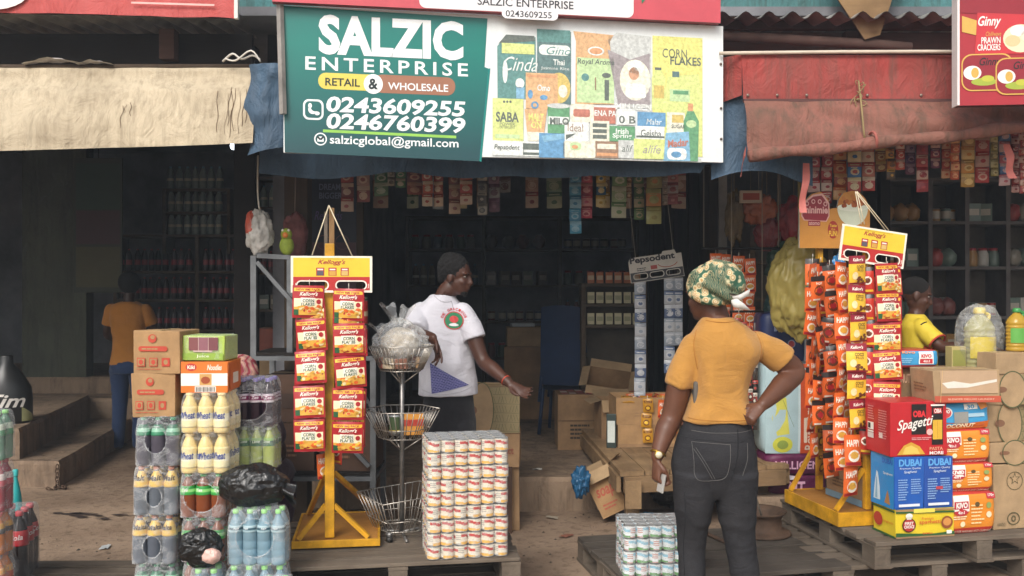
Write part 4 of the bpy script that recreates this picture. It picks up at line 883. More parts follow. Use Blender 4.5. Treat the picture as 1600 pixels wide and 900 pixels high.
YM = M('#cc951f', .42, .3, 9, .15, 60); YW = mat_wood('yellow_board', '#96662a', '#bd8540', .5, 0, .6)
def stand_base(t, wd, dp, th=.035):
    b = MB(); b.box(.012, .012, 0, wd - .012, dp - .012, th - .004, YW, .002); b.build('base_board', t)
    for i in range(4):
        b = MB(); a = ((0, 0), (wd, 0), (wd, dp), (0, dp)); p, q = a[i], a[(i + 1) % 4]
        b.box(*( (0, -.002, -.002, wd, .012, th) if i == 0 else (wd - .012, .0125, -.002, wd, dp - .0125, th) if i == 1 else (0, dp - .012, -.002, wd, dp, th) if i == 2 else (0, .0125, -.002, .012, dp - .0125, th)), YM, .002); b.build('edge_rail', t)
def header_card(parent, w_, h_, loc, rz=0., ry=0., slots=True):
    """yellow and red header card with two cut-out grips"""
    sl = [rrect_pts(w_ * .08, h_ * .10, w_ * .45, h_ * .30, h_ * .1), rrect_pts(w_ * .56, h_ * .10, w_ * .92, h_ * .30, h_ * .1)]
    o = [(0, 0), (w_, 0), (w_, h_), (0, h_)]; b = MB(); W1 = P('#e6dfd0', .4); Y1 = P('#ddbf3a', .4); R1 = P('#b02c2a', .4)
    vs_, fs = fill2d([o] + sl); b.add([(x, 0, z) for x, z, *_ in vs_], fs, W1); b.add([(x, .006, z) for x, z, *_ in vs_], fs, M('#9a8870', .8))
    n = len(o); b.add([(x, y, z) for y in (0, .006) for x, z in o], [(i, (i + 1) % n, n + (i + 1) % n, n + i) for i in range(n)], W1)
    for lp in sl: n = len(lp); b.add([(x, y, z) for y in (0, .006) for x, z in lp], [(i, (i + 1) % n, n + (i + 1) % n, n + i) for i in range(n)], M('#9a8870', .8))
    m_ = .012
    vs_, fs = fill2d([[(m_, m_), (w_ - m_, m_), (w_ - m_, h_ * .43), (m_, h_ * .43)]] + [rrect_pts(w_ * .08 - .007, h_ * .10 - .007, w_ * .45 + .007, h_ * .30 + .007, h_ * .1 + .007), rrect_pts(w_ * .56 - .007, h_ * .10 - .007, w_ * .92 + .007, h_ * .30 + .007, h_ * .1 + .007)]); b.add([(x, -.001, z) for x, z, *_ in vs_], fs, R1)
    f = Face(b, (0, 0, 0), (1, 0, 0), (0, 0, 1), w_, h_); f.rect(.03, .43, .97, .95, Y1, 1.4); f.text("Kellogg's", .33, .74, .67, .90, P('#a82a36', .4), 3, bold=.015, shear=.4); f.line(.25, .92, .78, .92, .003, P('#7d3a2a'), 2)
    for x, c in ((.36, '#5a5560'), (.51, '#c99a4a'), (.66, '#cfae6a')):
        f.rect(x - .05, .46, x + .05, .68, R1, 2); f.rect(x - .04, .47, x + .04, .59, P(c), 3); f.rect(x - .035, .61, x + .035, .65, W1, 3)
    f.text('J', .045, .14, .065, .26, W1, 3); f.text('J', .94, .12, .96, .24, W1, 3)
    c = b.build('header_card', parent, loc); c.rotation_euler = (0, ry, rz); return c

def stand_left():
    rz = R(8); base = Vector((-1.106, 4.655, .295)); t = thing('display_stand', 'yellow metal display stand with square base, hung with red corn flakes sachets, left one', 'display stand', base - Vector((0, 0, .003)), rz)
    wd, dp = .44, .60; stand_base(t, wd, dp); X = .185
    b = MB(); b.box(X - .024, .045, .0355, X + .024, .085, 1.535, YM, .004); b.build('pole', t)
    for a, c in (((X - .02, .065, .20), (.03, .03, .037)), ((X + .02, .065, .20), (wd - .06, .03, .037)), ((X - .02, .08, .36), (.04, dp - .03, .037)), ((X + .02, .08, .36), (wd - .02, dp - .03, .037))):
        b = MB(); b.bar(a, c, .022, .022, YM); b.build('brace', t)
    b = MB(); b.box(X - .005, .0855, 1.25, X + .022, .105, 1.72, mat_wood('stick', '#7a5a3a', '#a98a62', 1, 2), .003); b.build('stick', t)
    b = MB(); b.box(X - .03, .088, 1.3, X - .012, .105, 1.70, W_grey, .002); b.build('stick', t)
    top = Vector((X - .004, .06, 1.73))
    for e in ((X - .085, .02, 1.475), (X + .115, .02, 1.47)):
        b = MB(); b.tube([top, e], .0032, P('#cbbda0'), 6); b.build('string', t)
    header_card(t, .405, .185, (X - .19, .012, 1.285))
    # the strips hang from the card
    def wp(x, y, z): return base + Vector((math.cos(rz) * x - math.sin(rz) * y, math.sin(rz) * x + math.cos(rz) * y, z))
    sachet_strip('strip of corn flakes sachets hanging left of the yellow pole, half sachet at its foot', 'corn flakes strips on the left stand', wp(X - .097, -.006, 1.318), 5, .155, .163, 'corn', rz, .167, 1)
    sachet_strip('strip of corn flakes sachets hanging right of the yellow pole on the left stand', 'corn flakes strips on the left stand', wp(X + .098, -.008, 1.298), 5, .158, .163, 'corn', rz, .167, 2)
    sachet_strip('second strip of corn flakes sachets behind the one left of the yellow pole', 'corn flakes strips on the left stand', wp(X - .098, .022, 1.28), 5, .150, .155, 'corn', rz, .158, 3)
    sachet_strip('second strip of sachets peeping out behind the one right of the yellow pole', 'corn flakes strips on the left stand', wp(X + .106, .022, 1.27), 5, .155, .155, 'corn', rz, .157, 4)
    sachet_strip('narrow strip of orange sachets hanging behind the yellow pole down to the brace', None, wp(X - .035, .12, 1.25), 7, .07, .13, 'happy', rz + .5, .133, 5)
    sachet_strip('narrow strip of red sachets edge on behind the right of the yellow pole', None, wp(X + .04, .12, 1.25), 7, .06, .12, 'red', rz - .6, .123, 6)
stand_left()

def stand_right():
    A = Vector((1.80, 5.12, .283)); rz = R(11); t = thing('display_stand', 'yellow metal display stand on the right pallet, crowded with orange and red sachet strips', 'display stand', A, rz)
    wd, dp, th = .42, .62, .075; stand_base(t, wd, dp, th); X = .21
    def wp(x, y, z): return A + Vector((math.cos(rz) * x - math.sin(rz) * y, math.sin(rz) * x + math.cos(rz) * y, z))
    b = MB(); b.box(X - .018, dp - .06, th + .0005, X + .018, dp - .025, 1.72, YM, .004); b.build('pole', t)
    b = MB(); b.box(X - .018, .04, th + .0005, X + .018, .075, 1.60, YM, .004); b.build('pole', t)
    for a, c in (((X - .02, dp - .04, .36), (.02, dp - .04, th)), ((X + .02, dp - .04, .30), (wd - .03, dp - .04, th)), ((X - .02, .06, .3), (.02, .06, th)), ((X + .02, .06, .3), (wd - .03, .06, th))):
        b = MB(); b.bar(a, c, .022, .022, YM); b.build('brace', t)
    b = MB(); b.box(X - .012, .0765, 1.2, X + .012, .09, 1.66, mat_wood('stick2', '#7a5a3a', '#a98a62', 1, 2), .003); b.build('stick', t)
    top = Vector((X - .06, .07, 1.86)); cz = 1.465
    for e in ((X - .05, .02, cz + .207), (X + .10, .02, cz + .175)):
        for dx in (-.004, .006): b = MB(); b.tube([top + Vector((dx, 0, 0)), Vector(e) + Vector((dx * 2, 0, 0))], .0028, P('#cbbda0'), 6); b.build('string', t)
    header_card(t, .40, .2, (X - .205, .005, cz + .01), 0, R(7.5))
    # orange board header behind
    b = MB(); O1 = P('#c5883c', .45); W1 = P('#e6dfd0'); MR = P('#8f2b35', .4); PK = P('#d9a9a0', .4); bw, bh = .47, .27
    o = [(0, 0), (bw, 0), (bw, bh), (.46, bh + .0), (.44, bh + .04), (.40, bh + .075), (.35, bh + .085), (.29, bh + .07), (.26, bh + .03), (.25, bh - .02), (.20, bh - .03), (.19, bh + .03), (.14, bh + .075), (.08, bh + .06), (.03, bh + .01), (0, bh - .03)]
    vs_, fs = fill2d([o]); b.add([(x, 0, z) for x, z, *_ in vs_], fs, O1); b.add([(x, .012, z) for x, z, *_ in vs_], fs, M('#8f8a80', .8)); n = len(o); b.add([(x, y, z) for y in (0, .012) for x, z in o], [(i, (i + 1) % n, n + (i + 1) % n, n + i) for i in range(n)], P('#b9b4aa'))
    f = Face(b, (0, 0, 0), (1, 0, 0), (0, 0, 1), bw, bh, None, .0009)
    f.poly([(.02, .72), (.06, .62), (.38, .6), (.42, .72), (.42, 1.02), (.32, 1.24), (.18, 1.2), (.05, 1.02)], PK, 1); f.poly([(.035, .74), (.07, .64), (.37, .62), (.405, .74), (.40, 1.0), (.31, 1.19), (.19, 1.16), (.06, 1.0)], MR, 2)
    for i, x in enumerate((.10, .19, .28, .36)): f.ell(x, 1.0 + (.05 if i in (1, 2) else 0), .028, .055, PK, 3); f.ell(x, 1.0 + (.05 if i in (1, 2) else 0), .016, .03, MR, 4)
    f.text('minimie', .05, .78, .395, .94, PK, 3, bold=.03); f.rect(.12, .5, .29, .62, MR, 1); f.text('atomo', .13, .52, .28, .6, PK, 3, bold=.02)
    f.ell(.47, .42, .075, .2, P('#a03428'), 2); f.text('Taste', .42, .48, .52, .55, P('#e0b840'), 3, bold=.02); f.text('the', .44, .41, .50, .46, P('#e0b840'), 3); f.text('FUN!', .41, .27, .53, .40, P('#e0b840'), 3, bold=.03)
    f.ell(.75, .93, .22, .42, P('#d6dcc4'), 2, 24, 180, 360); f.ell(.75, .93, .22, .09, P('#e6e9d6'), 3)
    r = random.Random(4)
    for i in range(34):
        a = r.uniform(0, 3.14); q_ = r.uniform(0, 1) ** .6; f.ell(.75 + .19 * q_ * math.cos(a), .96 + .30 * q_ * math.sin(a), .028, .045, P(r.choice(('#b0602c', '#a04f24', '#c07838', '#8f4420'))), 4 + i * .05, 9)
    c = b.build('header_board', t, (X - .165, dp - .105, 1.485 + th)); 
    # strips
    g = 'sachet strips on the right stand'
    sachet_strip('front strip of yellow cereal sachets with dark red tops on the right stand', g, wp(X - .11, -.022, 1.495), 6, .115, .157, 'choco', rz, .160, 11)
    sachet_strip('front strip of red corn flakes sachets under the tilted card on the right stand', g, wp(X + .072, -.022, 1.460), 5, .155, .165, 'corn', rz, .165, 12, jit=.08)
    sachet_strip('second strip of corn flakes sachets behind the front one on the right stand', g, wp(X + .092, .0, 1.435), 6, .15, .155, 'corn', rz - .15, .158, 13)
    sachet_strip('strip of orange sachets just left of the yellow cereal sachets', g, wp(X - .165, .05, 1.465), 8, .10, .145, 'happy', rz + .3, .145, 14, jit=.09)
    sachet_strip('strip of orange sachets squeezed beside the blue wrapper', g, wp(X - .045, .20, 1.44), 7, .10, .15, 'happy', rz + .2, .15, 31, jit=.1)
    sachet_strip('strip of brown topped sachets in the middle depth of the right stand', g, wp(X - .10, .28, 1.45), 8, .095, .15, 'orange', rz - .1, .155, 32, jit=.1)
    sachet_strip('strip of red sachets in the middle depth at the right of the right stand', g, wp(X + .14, .12, 1.40), 7, .11, .15, 'red', rz, .15, 33, jit=.1)
    sachet_strip('strip of golden sachets in the middle depth of the right stand', g, wp(X + .02, .16, 1.42), 8, .10, .15, 'gold', rz, .15, 34, jit=.1)
    sachet_strip('strip of orange sachets hanging lowest beneath the yellow cereal sachets', g, wp(X - .13, .0, 0.500), 2, .115, .17, 'happy', rz + .1, .165, 15)
    sachet_strip('narrow strip of red sachets between the two cereal strips on the right stand', g, wp(X - .02, .022, 1.435), 7, .07, .15, 'red', rz - .5, .15, 16)
    sachet_strip('strip of black and orange sachets left of the orange strip under the board header', g, wp(X + .055, dp - .13, 1.485), 5, .105, .165, 'orange', rz, .17, 17, jit=.07)
    sachet_strip('strip of brown and red sachets at the left edge of the board header', g, wp(X - .09, dp - .13, 1.495), 5, .085, .16, 'orange', rz - .2, .165, 18, jit=.07)
    sachet_strip('strip of red snack sachets second from the left edge of the board header', g, wp(X - .03, dp - .12, 1.475), 5, .08, .16, 'red', rz + .2, .165, 19, jit=.07)
    sachet_strip('strip of golden seasoning sachets low on the left of the right stand', g, wp(X + .07, dp - .12, 0.780), 3, .15, .17, 'gold', rz, .17, 20, jit=.06)
    sachet_strip('narrow strip of golden sachets along the rear pole of the right stand', g, wp(X - .035, dp - .125, 0.780), 4, .09, .15, 'gold', rz + .6, .15, 21, jit=.06)
    sachet_strip('strip of orange sachets behind the rear of the right stand beside black ones', g, wp(X + .125, dp - .14, 1.435), 6, .10, .15, 'happy', rz + .4, .15, 22, jit=.1)
    for i, (x, y, z, n_, k, a, dl) in enumerate(((-.195, .30, 1.46, 8, 'happy', .5, 'furthest left of the middle ones'), (.0, .40, 1.46, 8, 'red', -.3, 'deep in the middle'), (.16, .24, 1.40, 7, 'orange', .4, 'right of the middle ones'), (-.06, .06, 1.40, 6, 'happy', -.5, 'peeping between the two cereal strips'), (.15, .40, 1.46, 6, 'gold', .2, 'deep at the right'), (-.24, .16, 1.38, 6, 'orange', .6, 'turned edge on'))):
        sachet_strip('crooked strip of %s sachets %s of the right stand' % ({'happy': 'orange', 'red': 'dark red', 'orange': 'black topped', 'gold': 'golden'}[k], dl), g, wp(X + x, y, z), n_, .098, .14, k, rz + a, .141, 50 + i, jit=.13)
    # blue and white crumpled film hanging among them
    BW = [P('#3f86bd', .2), P('#d8e0e4', .2), P('#2f6ea6', .2)]
    b = MB(); b.grid(lambda u, v: Vector((-.075 + .07 * v + .10 * u * (1 - .4 * v) + .012 * math.sin(v * 11), -.02 + .03 * noise.noise(Vector((u * 5, v * 7, 1))), .07 - .05 * u * 0 - .30 * (1 - v) + .05 * u)), 12, 22, lambda u, v: BW[int((u * 2 + v * 6 + 2 * noise.noise(Vector((u * 3, v * 3, 0)))) % 3)])
    one('wrapper', b, 'crumpled blue and white plastic wrapper hooked on the orange strips', 'wrapper', wp(X + .01, dp - .2, 1.43), rz)
    b = MB(); b.grid(lambda u, v: Vector((.05 * u + .02 * math.sin(v * 9), .02 * noise.noise(Vector((u * 5, v * 7, 4))), -.26 * v)), 8, 16, lambda u, v: BW[int((u * 2 + v * 7) % 3)])
    one('wrapper', b, 'narrow blue and white wrapper hanging lower among the orange strips', 'wrapper', wp(X + .015, dp - .19, 1.1), rz)
stand_right()

# ------------------------------------------------------------------ wire basket stand
wireM = M('#b3aca2', .35, .15, 20, metal=.75); pipeM = M('#8d8a86', .35, .2, 20, metal=.7)
def basket_stand():
    o = at(628, 830, 5.0); t = thing('basket_stand', 'chrome wire stand with three tapering baskets beside the tin stack', 'basket stand', (o.x, 5.0, .283))
    b = MB(); b.tube([(0, 0, .0), (0, 0, 1.02)], .0125, pipeM, 12); b.build('pole', t)
    def tier(name, zb, zt, rt, rb, nx, ang, cx=0, dip=.0, tilt=0):
        k = 6; top = [Vector((cx + rt * math.cos(R(ang + 60 * i)), rt * math.sin(R(ang + 60 * i)) , zt + (dip if i % 2 else 0) + tilt * math.cos(R(ang + 60 * i)))) for i in range(k)]; bot = [Vector((rb * math.cos(R(ang + 60 * i)), rb * math.sin(R(ang + 60 * i)), zb)) for i in range(k)]
        b = MB(); r = .0026
        for ring in (top, bot): b.tube(ring + [ring[0]], r * 1.25, wireM, 6)
        for i in range(k):
            a, c, d, e = top[i], top[(i + 1) % k], bot[i], bot[(i + 1) % k]
            for j in range(nx): s_ = j / nx; b.tube([a.lerp(c, s_), d.lerp(e, s_)], r, wireM, 5)
            b.tube([d.lerp(a, .33), e.lerp(c, .33)], r, wireM, 5)
        for j in range(1, 7): s_ = -1 + 2 * j / 7; b.tube([(rb * s_, -rb * math.sqrt(1 - s_ * s_) * .93, zb), (rb * s_, rb * math.sqrt(1 - s_ * s_) * .93, zb)], r, wireM, 5)
        bk = b.build(name, t)
        b = MB()
        for i in range(3): a = R(ang + 120 * i); b.tube([(.011 * math.cos(a), .011 * math.sin(a), zb - .07), (rb * .95 * math.cos(a), rb * .95 * math.sin(a), zb)], .004, wireM, 6)
        b.build('bracket', bk)
    tier('basket', .035, .20, .24, .15, 6, 12, dip=.03); tier('basket', .515, .665, .205, .125, 6, 5); tier('basket', .875, 1.005, .18, .115, 6, 20, -.0)
    b = MB(); b.tube([(.0, 0, .004), (.05, -.2, .004)], .008, pipeM, 8); b.tube([(.0, 0, .004), (-.19, .06, .004)], .008, pipeM, 8); b.tube([(.0, 0, .004), (.16, .14, .004)], .008, pipeM, 8); b.build('foot', t)
    b = MB(); b.tube([(-.055, -.17, .012), (-.035, -.19, .012)], .014, M('#3a3836', .5), 10); b.tube([(-.055, -.17, .036), (-.035, -.19, .036)], .012, M('#8c8a88', .4, metal=.5), 10); b.build('castor', t)
    # clear bag of snacks lying in the top basket
    p = Vector((o.x, 5.0, .283)); tb = thing('plastic_bag', 'knotted clear plastic bag of snacks in the top wire basket', 'plastic bag', p + Vector((-.01, 0, .885)))
    bm = mat_film('bag_film', (.97, .95, .90), .12, .34, 8, .16)
    crumple_bag((0, 0, .125), (.150, .13, .135), bm, 48, 5, .16).build('bag', tb)
    b = MB()
    for x0, dx, dz in ((-.02, -.05, .11), (.0, .045, .10), (-.10, -.03, .05)): b.grid(lambda u, v: Vector((x0 + dx * v + (u - .5) * (.03 + .055 * v), -.01 + .02 * math.sin(u * 5 + v * 3), .235 - (.05 if x0 < -.05 else 0) + dz * v + .012 * math.sin(u * 9))), 8, 8, bm)
    b.build('loose_end', tb)
    rr_ = random.Random(3)
    for i in range(9):
        b = MB(); a = i * 40; rad = .098 if i < 8 else 0; b.box(-.036, -.01, 0, .036, .01, .055, P(('#c9a276', '#b06a5e', '#c4b49a', '#8d6250')[i % 4]), .004); o_ = b.build('packet', tb, (rad * math.cos(R(a)), rad * math.sin(R(a)), .004)); o_.rotation_euler.z = R(a + 90)
    b = MB(); b.ball((0, 0, .13), (.105, .09, .09), M('#b5aca0', .7, .3, 40), 16, lambda d: 1 + .12 * noise.noise(d * 6)); b.build('contents', tb)
    b = MB(); 
    tn = thing('tin', 'small dark green and yellow tin in the middle wire basket', 'tin', p + Vector((-.04, .02, .522)))
    b = MB(); b.lathe([(.032, 0), (.033, .02), (.033, .03), (.033, .1), (.033, .11)], None, 18, mats=[tin_m, P('#c9b04a'), P('#4a5a3a'), tin_m]); b.build('body', tn)
    pk = MB(); pk.box(-.06, -.012, 0, .06, .012, .12, P('#c98a3a'), .004); pk.box(-.058, -.0135, .05, .058, -.0122, .085, P('#a83a2c')); one('packet', pk, 'orange snack packet standing in the middle wire basket', 'packet', p + Vector((.055, .02, .522)), R(10))
basket_stand()
# ------------------------------------------------------------------ cartons and sacks
BRN = M('#a5825a', .85, .22, 5, .25, 40); BRN2 = M('#957655', .85, .24, 5, .25, 40); BRN3 = M('#a58a68', .85, .2, 5, .15, 60); TAPE = P('#b39a72', .25); INK = P('#3f3327', .7)
def carton_mb(w_, d, h, m, front=None, left=None, right=None, top=None, bev=.004, tape=True, skew=0., sag=0.):
    """origin at the front left bottom corner"""
    b = MB(); b.box(0, 0, 0, w_, d, h, m, bev, jit=.0035)
    if tape: b.box(w_ / 2 - .024 if w_ < d else .004, .004 if w_ < d else d / 2 - .024, h - .001, w_ / 2 + .024 if w_ < d else w_ - .004, d - .004 if w_ < d else d / 2 + .024, h + .0012, TAPE)
    if front: front(Face(b, (0, -.0045, 0), (1, 0, 0), (0, 0, 1), w_, h))
    if left: left(Face(b, (-.0045, d, 0), (0, -1, 0), (0, 0, 1), d, h))
    if right: right(Face(b, (w_ + .0045, 0, 0), (0, 1, 0), (0, 0, 1), d, h))
    if top: top(Face(b, (0, 0, h + .0045), (1, 0, 0), (0, 1, 0), w_, d))
    if skew or sag: b.v = [Vector((p.x + skew * p.z, p.y, p.z - sag * p.z / h * (p.x / w_))) for p in b.v]
    return b
def carton(label, loc, rz, *a, name='carton', cat='carton', group=None, **k): return one(name, carton_mb(*a, **k), label, cat, loc, rz, group)
RDP = P('#b5432f', .6)
def fr_logo(f):
    f.ell(.42, .82, .09, .10, RDP, 1, 16); f.ell(.43, .85, .05, .05, BRN, 2, 10); f.rr(.13, .52, .74, .64, .05, RDP, 1); f.lines(.2, .56, .68, .61, 1, BRN, 2, .7)
    for i, x in enumerate((.10, .36, .62)): f.rect(x, .17, x + .17, .37, RDP, 1); f.rect(x + .015, .19, x + .155, .35, BRN if i < 2 else RDP, 2); f.ell(x + .085, .27, .045, .06, RDP if i < 2 else BRN, 3, 10)
    f.lines(.1, .1, .8, .13, 1, RDP, 2)
carton('brown carton with red printed logo resting on malt bottles, lower of two', (-1.775, 4.33, .9985), R(1), .205, .26, .2, BRN, fr_logo)
carton('brown carton with red printed logo and creased side, upper of two', (-1.772, 4.335, 1.2005), R(-2), .225, .25, .2, BRN, fr_logo)
OR = P('#d9732c', .4)
def fr_kiki(f):
    f.rect(0, .62, 1, 1, OR, 1); f.rect(0, 0, 1, .22, OR, 1); f.rect(0, .22, 1, .62, P('#e8e2d8'), 1); f.ell(.22, .82, .12, .12, P('#b5342e'), 2); f.text('Kiki', .14, .76, .30, .88, P('#eee2d0'), 3, bold=.03); f.text('Noodles', .56, .72, .88, .9, P('#f0e6d8'), 2, shear=.3, bold=.02); f.rect(.40, .24, .66, .6, P('#c99a5a'), 2); f.ell(.53, .4, .1, .12, P('#9a4a2a'), 3, 12); f.rect(.30, .02, .75, .2, P('#e8e4dc'), 2)
    for i in range(16): f.rect(.32 + i * .026, .03, .332 + i * .026 + (.006 if i % 3 == 0 else 0), .18, INK, 3)
carton('orange and white noodle carton on top of the yoghurt drink packs', (-1.545, 4.335, 1.1115), R(2), .215, .24, .145, OR, fr_kiki, right=lambda f: (f.rect(.1, .1, .9, .9, P('#cf6a26'), 1), f.rect(.3, .25, .7, .6, P('#e8dccb'), 2)), tape=False)
t = thing('carton', 'lime green display carton with cut-out front on the orange noodle carton', 'carton', (-1.55, 4.36, 1.2595), R(-2)); GL = P('#a5bd55', .45)
b = carton_mb(.2, .2, .115, GL, lambda f: (f.rect(.02, .02, .98, .3, P('#8aa843'), 1), f.text('Juice', .35, .1, .65, .24, P('#e8ecd0'), 2), f.poly([(.15, .95), (.28, .35), (.72, .35), (.86, .95)], P('#c4a8a0'), 1)), tape=False); b.build('tray', t)
for i in range(3):
    b = MB(); b.box(.034 + i * .047, -.006, .048, .078 + i * .047, -.0035, .108, P(('#7d4a4a', '#8a5a62', '#754448')[i]), .0); b.build('packet', t)
wrap(.206, .206, .116, .96, FILM_T, None, 3, amp=.002).build('film_wrap', t, (.1, .1, 0))

# right pallet stack: positions along the pallet front
def p3(x, y, z): return P3 + e3 * x + n3 * y + Vector((0, 0, z))
def place(px, py, z): q = onz(px, py, z); q.z = z; return q
Z3 = .283; q0 = place(1399, 842, Z3)
RED = P('#b5262c', .35); YL = P('#d6bd2e', .4); BL = P('#2458a8', .3); BL2 = P('#2f86c2', .3); WT = P('#e6e2da', .4); DKK = P('#241f1f', .4); GRN2 = P('#2f5a32', .4)
def fr_first(f):
    f.rect(0, .0, 1, .06, BRN2, 1); f.poly([(0, .06), (1, .06), (1, .18), (.6, .12), (0, .2)], GRN2, 1); f.poly([(0, .88), (1, .84), (1, .9), (0, .95)], GRN2, 1); f.rect(0, .94, 1, 1, BRN, 1); f.rect(.3, .88, .66, 1.02, P('#e0cf58'), 2)
    f.ell(.22, .46, .115, .25, DKK, 2); f.ell(.22, .46, .10, .22, P('#a8342c'), 3); f.ell(.22, .78, .06, .1, WT, 4, 12); f.rect(.18, .66, .26, .76, WT, 4); f.text('FIRST', .145, .48, .295, .58, WT, 5, bold=.03); f.text('CHOICE', .135, .35, .305, .46, WT, 5, bold=.03)
    f.text('Premium', .44, .62, .64, .72, P('#c9652c'), 2); f.text('spaghetti', .40, .44, .76, .62, P('#c9652c'), 2, bold=.02); f.ell(.87, .5, .10, .22, P('#8a4a2a'), 2); f.ell(.87, .52, .07, .14, P('#c98a4a'), 3); f.text('500g', .45, .1, .62, .18, P('#b5342e'), 3, bold=.02); f.rect(.86, .1, .95, .22, WT, 3)
carton('yellow and green spaghetti carton at the bottom front of the right pallet', q0, A3, .345, .205, .15, YL, fr_first, left=lambda f: (f.rect(0, .0, 1, .08, GRN2, 1), f.rect(0, .9, 1, .96, GRN2, 1), f.ell(.28, .5, .2, .24, P('#a8342c'), 2), f.text('spaghetti', .5, .44, .95, .56, P('#c9652c'), 3)), tape=False)
def fr_blue(f):
    f.text('DUBAI', .12, .82, .9, .96, P('#5fa0d8'), 2, bold=.04); f.text('Premium Quality', .16, .755, .88, .80, P('#d8e0ea'), 2); f.text('Spaghetti', .3, .68, .74, .74, P('#d8e0ea'), 2, shear=.2)
    f.lines(.1, .18, .46, .6, 9, P('#8fb0d8'), 2, .4, 3); f.lines(.54, .3, .92, .6, 7, P('#8fb0d8'), 2, .4, 4); f.rect(.12, .05, .84, .1, P('#d8dce2'), 2); f.rect(.0, .0, 1, .02, P('#1f4a8a'), 1)
def lf_blue(f):
    f.rect(0, 0, 1, 1, BL2, 1); f.text('DUBAI', .5, .84, .95, .94, BL, 2, bold=.03); f.text('Spaghetti', .55, .62, .95, .68, WT, 2); f.poly([(.12, .1), (.42, .1), (.4, .35), (.32, .62), (.26, .66), (.18, .4)], P('#c4d4dc'), 2); f.poly([(.2, .12), (.3, .12), (.29, .5), (.25, .56)], P('#7fa5bd'), 3); f.poly([(.6, .08), (.85, .06), (.8, .22), (.74, .34), (.68, .24)], P('#a5764a'), 2)
q1 = q0 + e3 * -.004 + Vector((0, 0, .1525)); 
carton('blue spaghetti carton with white tower drawing on its side, left of two', q1, A3 + R(1), .172, .205, .275, BL, fr_blue, lf_blue, tape=False)
def fr_blue2(f): fr_blue(f); f.rect(.38, .36, .62, .42, P('#b0404a'), 4)
carton('blue spaghetti carton under the red one, right of two', q1 + e3 * .1755 + n3 * .004, A3 + R(.5), .172, .2, .273, M('#284f9c', .35, .06, 9.), fr_blue2, tape=False)
def fr_oba(f):
    f.rect(.36, .40, .62, .96, DKK, 1); f.text('OBA', .38, .72, .61, .84, P('#d8343a'), 3, bold=.05); f.rect(.375, .70, .615, .86, P('#3a1c1e'), 2); f.text('Spagetti', .10, .42, .74, .66, WT, 4, shear=.3, bold=.012, slant=.1); f.ell(.68, .44, .055, .06, P('#e0b0a8'), 3); f.lines(.36, .3, .8, .36, 2, P('#d9a0a0'), 2)
    f.rect(.72, .2, .92, .94, DKK, 2); f.rect(.735, .3, .905, .66, P('#d6a83a'), 3); f.rect(.75, .78, .9, .88, P('#b5262c'), 3); f.rect(.7, .92, .95, .95, WT, 3); f.text('OBA', .76, .79, .89, .87, WT, 4, bold=.03); f.line(.82, .32, .82, .64, .004, P('#9a6a2a'), 4)
    f.poly([(.1, .03), (.22, .2), (.35, .26), (.5, .18), (.6, .03)], P('#c99a3a'), 2); f.poly([(.2, .04), (.24, .16), (.35, .2), (.46, .14), (.5, .04)], P('#dbb85a'), 3); f.text('PASTA', .68, .1, .92, .16, P('#d9a080'), 2, bold=.02); f.text('MORE', .68, .02, .93, .08, WT, 2, bold=.03)
def lf_oba(f): f.rect(.12, .42, .36, .56, WT, 1); f.rect(.14, .44, .24, .54, DKK, 2); f.rect(.12, .26, .36, .36, P('#cfc6c0'), 1); f.rect(.12, .37, .36, .40, WT, 1); f.lines(.55, .3, .9, .85, 12, P('#d88a88'), 1, .4, 5); f.lines(.12, .62, .4, .9, 6, P('#d88a88'), 1, .4, 6); f.rect(.58, .3, .72, .4, P('#e0c8c0'), 2)
carton('red spaghetti carton on the blue cartons of the right pallet', q1 + e3 * -.02 + n3 * .004 + Vector((0, 0, .2785)), A3 - R(1), .325, .24, .285, RED, fr_oba, lf_oba, top=lambda f: (f.line(.05, .5, .95, .5, .006, P('#8a1f24'), 1),), tape=False)
# orange washing powder bags: soft pillows
OG = P('#d8862c', .3); OGR = P('#b5362a', .3)
def soft_pack(label, loc, rz, w_, d, h, cols, pr, name='soap_pack', seed=0, tilt=None):
    b = MB(); m, trim = cols
    def f(u, v):
        p = rr_pt(u, w_, d, .03); t = v * 2 - 1; k = 1 - .16 * abs(t) ** 6; nz = noise.noise(Vector((p.x * 9 + seed, p.y * 9, v * 4))) * .006 + noise.noise(Vector((p.x * 30, p.y * 30 + seed, v * 12))) * .002
        return Vector((p.x * k * (1 + nz * 3), p.y * k * (1 + nz * 3) , h * v))
    b.grid(f, 60, 14, lambda u, v: trim if v < .14 or v > .93 else m, cu=True)
    b.grid(lambda u, v: Vector(((u - .5) * w_ * .86, (v - .5) * d * .86, h * .985 + .006 * noise.noise(Vector((u * 5, v * 5, seed))))), 8, 8, trim)
    def fn(x, y): t = y * 2 - 1; return -(d / 2) * .16 * abs(t) ** 6 + .004 + .004 * noise.noise(Vector((x * 4 + seed, y * 3, 5)))
    pr(Face(b, (-w_ / 2 + .012, -d / 2, 0), (1, 0, 0), (0, 0, 1), w_ - .024, h, fn, .0009))
    o = one(name, b, label, 'soap pack', loc, rz); 
    if tilt: o.rotation_euler.x, o.rotation_euler.y = tilt
    return o
